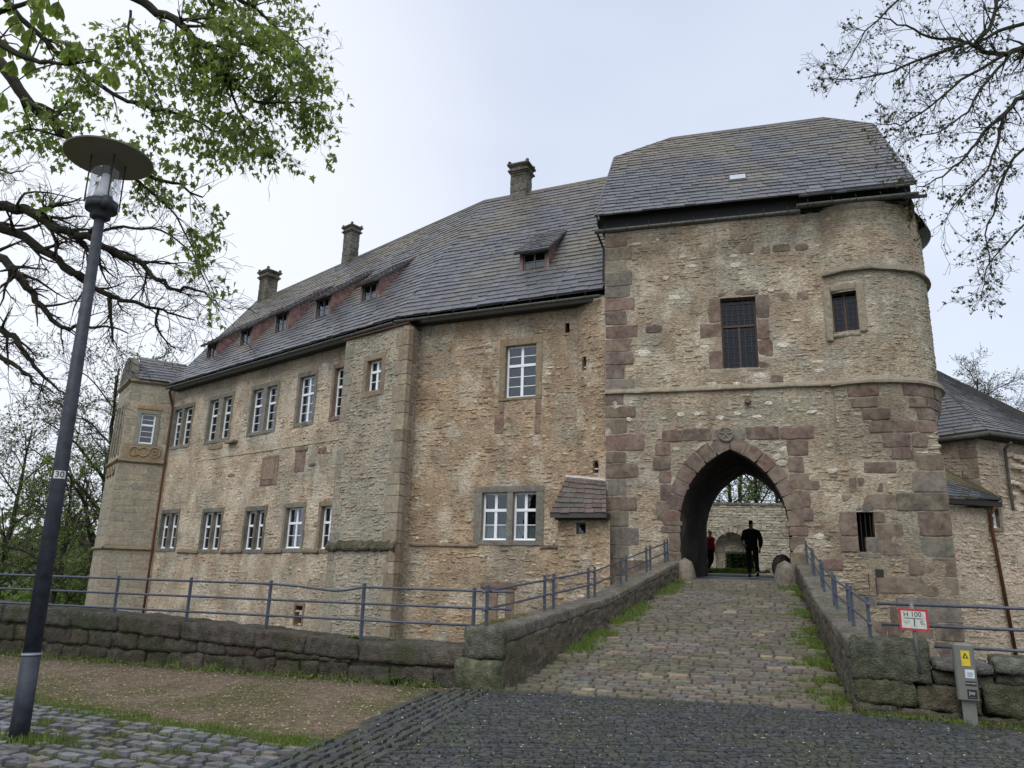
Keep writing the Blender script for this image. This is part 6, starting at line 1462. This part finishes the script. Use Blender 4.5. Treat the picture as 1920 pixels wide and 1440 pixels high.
# ================================================================= TREES
def rv(): return Vector((random.gauss(0, 1), random.gauss(0, 1), random.gauss(0, 1))).normalized()
class Tree:
    def __init__(s, name, lab, cat='tree', group=None): s.t = thing(name, lab, cat, group); s.b = MB(); s.l = MB(); s.tips = []
    def limb(s, pts, r0, r1, n=7):
        k = len(pts); P = []; 
        for i in range(k-1):
            for q in range(4): P.append(pts[i].lerp(pts[i+1], q/4))
        P.append(pts[-1]); L = sum((a-b).length for a, b in zip(P, P[1:]))
        jit = L*.006
        for i in range(1, len(P)-1): P[i] = P[i]*.5+(P[i-1]+P[i+1])*.25+rv()*jit
        rad = [r0+(r1-r0)*i/(len(P)-1) for i in range(len(P))]; s.b.tube(P, rad, n, cap=False); return P, rad
    def grow(s, p, d, L, r, lev, droop=.0, wig=.35, kids=(3, 5), ang=(.4, 1.0), minr=.002, ratio=(.4, .7)):
        n = max(3, int(L/.16)) if lev else 3; n = min(n, 9); P = [p]; q = p.copy(); dd = d.normalized()
        for i in range(n): dd = (dd+rv()*wig*.5+Vector((0, 0, -droop*.3))).normalized(); q = q+dd*L/n; P.append(q)
        rad = [max(minr, r*(1-.75*i/n)) for i in range(n+1)]; s.b.tube(P, rad, 5 if r > .02 else 3, cap=False)
        if lev <= 0: s.tips.append((P[-1], dd)); 
        else:
            for c in range(random.randint(*kids)):
                i = random.randint(1, n); base = P[i]; ax_ = (P[i]-P[i-1]).normalized(); o = (rv()-ax_*0).normalized(); o = (o-ax_*o.dot(ax_)).normalized(); a = random.uniform(*ang)
                s.grow(base, ax_*math.cos(a)+o*math.sin(a), L*random.uniform(*ratio), max(minr, rad[i]*.6), lev-1, droop, wig, kids, ang, minr, ratio)
            s.tips.append((P[-1], dd))
    def sprout(s, P, rad, n, L, lev, start=0.0, droop=0, up=0, **k):
        for i in range(n):
            j = int(len(P)*(start+(1-start)*random.random())); j = min(max(1, j), len(P)-1); ax_ = (P[j]-P[j-1]).normalized(); o = rv(); o = (o-ax_*o.dot(ax_)).normalized(); a = random.uniform(.5, 1.2)
            d = ax_*math.cos(a)+o*math.sin(a)+Vector((0, 0, up)); s.grow(P[j], d, L*random.uniform(.5, 1.2), max(.004, rad[j]*.5), lev, droop, **k)
    def finish(s, leafname='leaves'):
        s.b.c = [(0.035, .03, .024)]*len(s.b.v)
        s.b.build('branches', s.barkm if hasattr(s, 'barkm') else M_BARK, s.t)
        if s.l.v: s.l.build(leafname, M_LEAF, s.t, kind='stuff')
def maple_leaf(m, p, d, up, sz, c):
    """five lobed leaf on a fold"""
    d = d.normalized(); s_ = d.cross(up); s_ = s_.normalized() if s_.length > 1e-3 else d.orthogonal().normalized(); n = s_.cross(d)
    o = [(0, 0), (.38, -.12), (.26, .14), (.62, .32), (.3, .42), (.0, 1.0), (-.3, .42), (-.62, .32), (-.26, .14), (-.38, -.12)]
    v = [p+s_*x*sz+d*y*sz-n*abs(x)*sz*.35-Vector((0, 0, 1))*y*y*sz*.25 for x, y in o]
    m.add(v, [(0, 1, 2), (0, 2, 3, 4), (0, 4, 5, 6), (0, 6, 7, 8), (0, 8, 9)], c)
LG = [(0.18, .24, .075), (0.15, .205, .06), (0.22, .28, .095), (0.12, .16, .045)]
def leaf_cluster(m, p, n, sz, cols=LG, spread=.12, hang=.8):
    for i in range(n):
        d = (rv()+Vector((0, 0, -hang))).normalized(); q = p+Vector((random.gauss(0, 1), random.gauss(0, 1), random.gauss(0, .6)))*spread; maple_leaf(m, q, d, rv(), sz*random.uniform(.6, 1.15), vary(random.choice(cols), .2))
def wp(lst): return [aty(*q) for q in lst]
# --- leafy maple, upper left
mt = Tree('maple_tree', 'leafy maple whose fresh green branches reach in from the upper left')
TR = Vector((-11.5, 6.5, 0)); crown_p = aty(-260, -350, 8.6)
P, r = mt.limb([TR, TR+Vector((.2, .5, 3)), TR+Vector((.6, 1, 5.5)), crown_p], .42, .2, 12)
lim = [([crown_p, aty(0, 120, 8.6), aty(60, 190, 8.8), aty(122, 258, 9.0), aty(190, 290, 9.1), aty(300, 330, 9.3), aty(380, 370, 9.4)], .095, .012, 26, .28),
       ([crown_p+Vector((0, .2, .3)), aty(160, -60, 8.8), aty(262, 4, 9.0), aty(330, 45, 9.1), aty(385, 90, 9.2), aty(400, 130, 9.3), aty(435, 165, 9.4), aty(520, 200, 9.5), aty(590, 200, 9.5)], .085, .01, 60, .3),
       ([crown_p+Vector((0, .2, .6)), aty(260, -90, 9.2), aty(400, -30, 9.4), aty(500, 30, 9.6), aty(570, 90, 9.7)], .06, .01, 46, .3),
       ([crown_p, aty(60, 60, 9.6), aty(150, 130, 9.9), aty(240, 190, 10), aty(330, 215, 10.1), aty(420, 250, 10.2), aty(500, 260, 10.2)], .05, .008, 40, .2),
       ([aty(245, 20, 9.0), aty(238, 60, 9), aty(262, 110, 9), aty(300, 190, 9.1), aty(330, 250, 9.2)], .02, .006, 16, .1),
       ([aty(385, 90, 9.2), aty(450, 80, 9.1), aty(520, 110, 9.1), aty(600, 170, 9.0)], .025, .006, 22, .1),
       ([aty(430, 160, 9.4), aty(450, 215, 9.4), aty(480, 250, 9.4), aty(520, 280, 9.4)], .02, .006, 14, .1),
       ([aty(330, 45, 9.1), aty(325, 100, 9), aty(345, 170, 8.9)], .016, .005, 10, .1),
       ([aty(190, 290, 9.1), aty(260, 340, 9.5), aty(330, 400, 9.7), aty(400, 545, 9.9)], .03, .005, 16, .3),
       ([aty(122, 258, 9.0), aty(60, 240, 9.2), aty(10, 250, 9.3)], .02, .006, 10, .1)]
for pts, r0, r1_, n, st in lim:
    P, rd = mt.limb(pts, r0, r1_, 8); mt.sprout(P, rd, int(n*1.15), .5, 2, st, .25, kids=(2, 4), wig=.45)
def screen(p):
    c = ROT.transposed() @ (p-EYE); return 960+FPX*c.x/-c.z, 720-FPX*c.y/-c.z
kept = 0
BOUND = [(-200, -200), (640, -200), (628, 80), (560, 75), (628, 160), (625, 225), (590, 255), (545, 310), (470, 300), (400, 285), (418, 345), (425, 375), (380, 400), (425, 480), (425, 560), (395, 560), (370, 480), (330, 400), (280, 345), (240, 300), (100, 300), (0, 275), (-200, 300)]
for p, d in mt.tips:
    sx, sy = screen(p)
    inb = in_poly(sx, sy, BOUND); thin = .42 if sx < 330 and sy > 60 else (.42 if sx < 470 else .36)
    if random.random() < (thin if inb else (.2 if sx < 635 else .04)): leaf_cluster(mt.l, p, random.randint(3, 6), .088, spread=.07)
mt.finish()
# --- dark bare tree below it
bt = Tree('bare_tree', 'bare dark tree with gnarled boughs crossing the sky behind the street lamp')
TB = Vector((-13.5, 10.5, 0)); cb = aty(-330, 420, 11.5)
bt.limb([TB, TB+Vector((.2, .3, 2)), cb], .5, .3, 12)
for pts, r0, r1_, n, L in [
    ([cb, aty(0, 385, 11.5), aty(60, 393, 11.5), aty(110, 430, 11.5), aty(165, 445, 11.5), aty(215, 470, 11.6), aty(255, 485, 11.7), aty(300, 525, 11.8), aty(325, 540, 11.8), aty(370, 540, 11.9), aty(410, 575, 12)], .1, .012, 26, .8),
    ([cb, aty(0, 420, 11.8), aty(60, 455, 11.8), aty(110, 490, 11.8), aty(160, 525, 11.8), aty(205, 560, 11.8), aty(250, 565, 11.9), aty(300, 580, 12), aty(365, 600, 12.1)], .095, .012, 24, .8),
    ([cb, aty(0, 480, 11.2), aty(35, 515, 11.2), aty(60, 550, 11.2), aty(90, 595, 11.2), aty(130, 615, 11.3), aty(180, 610, 11.4), aty(240, 625, 11.5)], .085, .01, 20, .7),
    ([cb, aty(0, 620, 11.3), aty(30, 632, 11.3), aty(60, 680, 11.3), aty(85, 715, 11.3), aty(125, 745, 11.3)], .07, .01, 16, .6),
    ([cb, aty(0, 670, 11), aty(40, 690, 11), aty(60, 715, 11), aty(100, 735, 11)], .05, .008, 12, .5),
    ([aty(205, 560, 11.8), aty(208, 600, 11.8), aty(212, 645, 11.8)], .04, .012, 8, .5),
    ([aty(90, 420, 11.5), aty(105, 450, 11.5), aty(107, 490, 11.4)], .035, .01, 6, .5),
    ([aty(297, 580, 12), aty(290, 610, 12), aty(310, 640, 12), aty(330, 655, 12)], .025, .007, 8, .5),
    ([aty(30, 390, 11.4), aty(45, 360, 11.3), aty(90, 360, 11.2), aty(150, 375, 11.2)], .025, .006, 9, .5),
    ([aty(160, 440, 11.5), aty(230, 425, 11.5), aty(300, 430, 11.6), aty(360, 470, 11.8), aty(400, 560, 12)], .03, .006, 16, .6),
    ([cb, aty(-20, 300, 11.5), aty(20, 330, 11.5), aty(60, 310, 11.6)], .03, .005, 10, .6)]:
    P, rd = bt.limb(pts, r0, r1_, 8); bt.sprout(P, rd, n, L, 2, .12, -.05, kids=(3, 5), wig=.65, minr=.0035)
bt.finish()
# --- right hand tree with bursting buds
rtree = Tree('budding_tree', 'budding tree whose dark branches hang in from the upper right')
TR2 = Vector((13.5, 9, 0)); cr2 = aty(2150, 0, 9.5)
rtree.limb([TR2, TR2+Vector((-.3, .3, 4)), cr2], .4, .2, 12)
for pts, r0, r1_, n, L in [
    ([cr2, aty(1960, 75, 9.6), aty(1910, 95, 9.6), aty(1875, 105, 9.6), aty(1835, 92, 9.6), aty(1815, 78, 9.6), aty(1760, 72, 9.6), aty(1700, 50, 9.6), aty(1640, 30, 9.6)], .055, .008, 26, .8),
    ([aty(1815, 78, 9.6), aty(1780, 95, 9.5), aty(1720, 110, 9.4), aty(1660, 140, 9.3), aty(1600, 150, 9.2), aty(1545, 148, 9.2)], .028, .005, 24, .7),
    ([cr2, aty(1960, 30, 9.8), aty(1870, 60, 9.7), aty(1830, 80, 9.6)], .04, .02, 10, .7),
    ([aty(1830, 80, 9.6), aty(1860, 45, 9.7), aty(1868, 5, 9.8), aty(1875, -60, 10)], .035, .02, 14, .8),
    ([aty(1880, 105, 9.6), aty(1800, 150, 9.4), aty(1740, 200, 9.3), aty(1690, 235, 9.2), aty(1640, 230, 9.1)], .024, .005, 24, .75),
    ([aty(1895, 100, 9.6), aty(1840, 165, 9.3), aty(1815, 210, 9.2), aty(1760, 250, 9.1), aty(1700, 260, 9)], .024, .005, 22, .7),
    ([cr2+Vector((.1, 0, -1)), aty(1960, 130, 9.2), aty(1915, 180, 9.1), aty(1880, 215, 9.1), aty(1840, 245, 9.0), aty(1810, 290, 9), aty(1770, 330, 8.9), aty(1720, 350, 8.9)], .045, .006, 26, .7),
    ([aty(1880, 215, 9.1), aty(1870, 270, 9.1), aty(1850, 320, 9), aty(1800, 370, 9), aty(1765, 420, 8.9)], .022, .005, 18, .6),
    ([cr2+Vector((.2, 0, -1.5)), aty(1960, 250, 9.2), aty(1900, 290, 9.2), aty(1870, 360, 9.1), aty(1850, 440, 9.1), aty(1860, 520, 9)], .028, .005, 20, .6),
    ([aty(1960, 380, 9), aty(1900, 440, 9), aty(1850, 500, 9), aty(1840, 560, 9)], .016, .004, 20, .55),
    ([cr2, aty(1960, -40, 9.4), aty(1800, -50, 9.3), aty(1700, -20, 9.2), aty(1620, 60, 9.2), aty(1580, 130, 9.2)], .035, .005, 26, .7)]:
    P, rd = rtree.limb(pts, r0, r1_, 7); rtree.sprout(P, rd, int(n*1.6), L*.55, 2, .06, .15, kids=(2, 4), wig=.4, minr=.0024)
BG = [(0.05, .065, .025), (0.07, .085, .03), (0.045, .04, .03)]
for p, d in rtree.tips:
    if random.random() < .33: leaf_cluster(rtree.l, p, random.randint(1, 3), .045, BG, .02, .1)
rtree.finish()
# --- horse chestnut sprays, near upper left: every leaf is its own piece
hc_ = Tree('horse_chestnut', 'horse chestnut with big drooping young leaves at the top left corner')
TH = Vector((-7.5, 3.0, 0)); hcc = aty(-350, -50, 4.8)
hc_.limb([TH, TH+Vector((.1, .3, 3)), hcc], .3, .12, 10)
tips = [(40, 60, 4.9), (75, 35, 4.8), (20, 20, 5), (95, 60, 4.9), (130, 105, 4.8), (150, 95, 4.8), (180, 110, 4.9), (200, 140, 4.8), (215, 150, 4.9), (10, 90, 5), (70, 10, 4.9), (50, 100, 5.1), (110, 20, 5.1), (85, 5, 4.7), (5, 190, 4.6), (25, 130, 5), (60, 70, 5), (30, 45, 5.1), (60, 130, 5.2)]
base_l = [hcc, aty(-60, 60, 4.9), aty(0, 80, 4.9), aty(60, 115, 4.9), aty(130, 122, 4.85)]; P, rd = hc_.limb(base_l, .05, .01, 7)
P2, rd2 = hc_.limb([aty(-60, 60, 4.9), aty(0, 20, 5), aty(50, 5, 5), aty(100, -20, 5)], .03, .008, 6)
for (x, y, Y) in tips:
    tp = aty(x, y-18, Y); j = min(range(len(P)), key=lambda i: (P[i]-tp).length); k2 = min(range(len(P2)), key=lambda i: (P2[i]-tp).length); src = P[j] if (P[j]-tp).length < (P2[k2]-tp).length else P2[k2]
    mid = src.lerp(tp, .5)+Vector((0, 0, .06)); hc_.b.tube([src, mid, tp], [.007, .005, .004], 5, cap=False)
    m = MB(); c = random.choice([(0.19, .25, .07), (0.16, .21, .055), (0.22, .28, .08)]); nl = random.choice([5, 5, 6, 7]); ph = R(0, 6.28)
    for i in range(nl):
        a = ph+i*2*math.pi/nl; dd = Vector((math.cos(a)*.45, math.sin(a)*.45, -1)).normalized(); L = R(.11, .17); s_ = dd.cross(Vector((math.cos(a), math.sin(a), .2))).normalized(); nn = s_.cross(dd)
        cc = vary(c, .15); V = [tp, tp+dd*L*.45+s_*L*.12+nn*.01, tp+dd*L*.8+s_*L*.2, tp+dd*L, tp+dd*L*.8-s_*L*.2, tp+dd*L*.45-s_*L*.12+nn*.01, tp+dd*L*.45-nn*.01, tp+dd*L*.8-nn*.015]
        m.add(V, [(0, 1, 6), (0, 6, 5), (1, 2, 7, 6), (6, 7, 4, 5), (2, 3, 7), (7, 3, 4)], cc)
    m.build('leaf', M_LEAF, hc_.t)
hc_.finish()
# --- trees beyond the moat, left
def far_tree(name, lab, base, H, spread, lv, leaf=0.0, cols=LG, lsz=.16, trunk=.25, n_limb=9, group=None, droop=.0, dens=2, L0=.45):
    t = Tree(name, lab, 'tree', group); top = base+Vector((random.uniform(-.05, .05)*H, random.uniform(-.05, .05)*H, H*.8))
    mid = base.lerp(top, .45)+Vector((random.uniform(-.04, .04)*H, 0, 0)); P, rd = t.limb([base, base.lerp(mid, .5), mid, mid.lerp(top, .5), top], trunk, .05, 8)
    for i in range(n_limb):
        j = int(len(P)*(.28+.7*i/n_limb)); j = min(j, len(P)-1); a = i*2.4+random.uniform(-.4, .4); k = 1-.45*(i/n_limb)
        d = Vector((math.cos(a), math.sin(a), random.uniform(.35, .9))).normalized(); end = P[j]+d*spread*k; m_ = P[j].lerp(end, .5)+Vector((0, 0, spread*.08)); Q, rq = t.limb([P[j], m_, end], rd[j]*.55, .025, 5)
        t.sprout(Q, rq, lv, spread*L0*k, dens, .15, droop, .1, kids=(2, 4), wig=.45, minr=.012)
    for p, d in t.tips:
        if random.random() < leaf: leaf_cluster(t.l, p, random.randint(3, 6), lsz, cols, lsz*1.7, .2)
    t.finish(); return t
YG = [(0.12, .17, .045), (0.10, .15, .04), (0.16, .19, .06)]; OL = [(0.13, .13, .06), (0.10, .12, .05), (0.15, .14, .07)]
random.seed(11)
def gb(px, Y): p = aty(px, 1000, Y); return Vector((p.x, p.y, BASE))
far_tree('lime_tree', 'tall grey trunked tree with thin spring leaves directly left of the corner oriel', gb(170, 47), 21, 7.5, 11, .3, OL+[(0.17, .19, .09)], .15, .45, 14)
far_tree('alder_tree', 'slender twiggy tree with olive buds at the far left edge', gb(20, 55), 18, 6, 10, .4, OL, .17, .3, 12)
far_tree('young_tree', 'thin young tree with yellow green leaves behind the railing left of the oriel', gb(110, 42), 12, 5, 11, .5, YG, .14, .2, 12)
far_tree('leaning_tree', 'second stemmed tree with olive twigs reaching behind the oriel roof', gb(225, 60), 21, 7.5, 11, .35, OL, .15, .35, 13)
def bush(name, lab, c, rx, ry, rz, n, cols, sz, grp=None):
    b_ = MB(); t = thing(name, lab, 'shrub', grp)
    for i in range(n):
        d = rv(); k = random.random()**.4; p = Vector((c.x+d.x*rx*k, c.y+d.y*ry*k, c.z+abs(d.z)*rz*k))
        q = 1+.5*fbm(d.x*2+c.x, d.y*2, d.z*2, 1.2); p = c+(p-c)*q; maple_leaf(b_, p, (rv()+Vector((0, 0, -.3))), rv(), sz*random.uniform(.6, 1.2), vary(random.choice(cols), .3))
    b_.build('foliage', M_LEAF, t, kind='stuff')
    s_ = MB()
    for i in range(7): a = i*.9; s_.tube([c, c+Vector((math.cos(a)*rx*.3, math.sin(a)*ry*.3, rz*.5)), c+Vector((math.cos(a)*rx*.6, math.sin(a)*ry*.6, rz*.85))], [.06, .04, .015], 4, (.05, .042, .032))
    s_.build('stems', M_BARK, t); return t
bush('shrub', 'dark evergreen shrub at the left edge behind the lamp pole', gb(-10, 46), 3.2, 3, 5.6, 2600, [(0.035, .06, .025), (0.045, .07, .03)], .22, 'shrubs beyond the moat')
bush('shrub', 'bright spring green shrub between the lamp pole and the oriel', gb(135, 44), 2.8, 2.4, 4.8, 2600, [(0.12, .18, .05), (0.09, .14, .04)], .2, 'shrubs beyond the moat')
bush('shrub', 'low yellow green shrub just above the railing at the far left', gb(40, 36), 3, 2.2, 3.6, 3800, [(0.13, .19, .05), (0.10, .15, .04)], .17, 'shrubs beyond the moat')
bush('shrub', 'mid green shrub at the foot of the oriel', gb(175, 50), 2.6, 2.4, 3.6, 1700, [(0.08, .115, .04), (0.10, .135, .05)], .2, 'shrubs beyond the moat')
m = MB()
for i in range(15000):
    x = random.uniform(-130, 60); y = random.uniform(75, 120); h = 8+4*fbm(x, y, 0, .05)+ (5 if x < -60 else 0); z = BASE+h*random.random()**.6
    maple_leaf(m, Vector((x, y, z)), rv(), rv(), random.uniform(.5, 1.1), vary(random.choice([(0.10, .125, .06), (0.12, .145, .075), (0.08, .10, .055), (0.14, .14, .08)]), .3))
m.build('distant_wood', M_LEAF, None, kind='stuff')
m = MB(); V = []
for i in range(41):
    x = -500+25*i; V += [(x, 170, BASE), (x, 230, 6+5*noise.noise(Vector((x*.01, 0, 0)))), (x, 420, 13+9*noise.noise(Vector((x*.008, 3, 0)))), (x, 600, BASE)]
m.add(V, [(i*4+q, i*4+4+q, i*4+5+q, i*4+1+q) for i in range(40) for q in range(3)]); structure(m.build('distant_hills', stone_mat('wooded_hill', .95, .15, .5, 0, colour=(0.06, .075, .045))))
# --- trees behind the courtyard wall and behind the right wing
random.seed(5)
for i, (px, Y, H, lab) in enumerate([(1362, 50, 12, 'green hazed tree seen at the left through the gateway arch'), (1400, 54, 14, 'ivy green tree in the middle of the gateway arch'), (1420, 52, 13, 'second ivy green tree close right of the middle one in the gateway arch'), (1455, 51, 12, 'green hazed tree seen at the right through the gateway arch')]):
    p = aty(px, 1000, Y); far_tree('courtyard_tree', lab, Vector((p.x, p.y, 2.2)), H, 4.2, 8, .55, [(0.14, .2, .045), (0.12, .17, .04)], .13, .22, 9, 'trees behind the courtyard wall')
p = aty(1822, 700, 52); far_tree('bare_tree', 'small bare tree rising above the slate roof at the right edge', Vector((p.x, p.y, 7)), 11.5, 4.2, 12, .25, [(0.12, .14, .06)], .1, .17, 13, L0=.5)
p = aty(1775, 700, 60); far_tree('young_tree', 'pale budding tree just right of the round turret', Vector((p.x, p.y, 6)), 14, 4, 10, .35, [(0.16, .18, .08)], .13, .2, 10)
m = MB(); 
for a, b_ in ((0, 0),): m.quad((14, 40, BASE), (60, 40, BASE), (60, 90, 8), (14, 90, 8)); m.quad((10, 90, 8), (80, 90, 8), (80, 200, BASE), (10, 200, BASE))
structure(m.build('rising_ground', stone_mat('bank', .95, 2, .4, 0, colour=(0.06, .075, .03))))
# plant on the wall top and creeper on the turret eave
m = MB()
for (u, d) in ((6.9, -.3), (7.0, -.35), (7.5, -.5)): p = WF(u, wtop(u), d); leafy(m, p.x, p.y, p.z, 26, .11, [(0.12, .16, .05)])
for i in range(60): p = SPL(random.uniform(.2, 1.6), 1.0, random.uniform(-.5, -.3)); blades(m, p.x, p.y, p.z, 8, .05, .05, [(0.16, .16, .04)])
for i in range(40): p = RWF(random.uniform(.1, .8), .9, random.uniform(-.6, -.2)); blades(m, p.x, p.y, p.z, 8, .06, .05, [(0.16, .16, .04)])
for i in range(40): p = Tp(ur-random.uniform(.0, .9), random.uniform(-.02, .05)); leafy(m, p.x, p.y, p.z, 4, .1, [(0.12, .14, .06)])
m.build('moss_tufts', M_GRASS, None, kind='stuff')
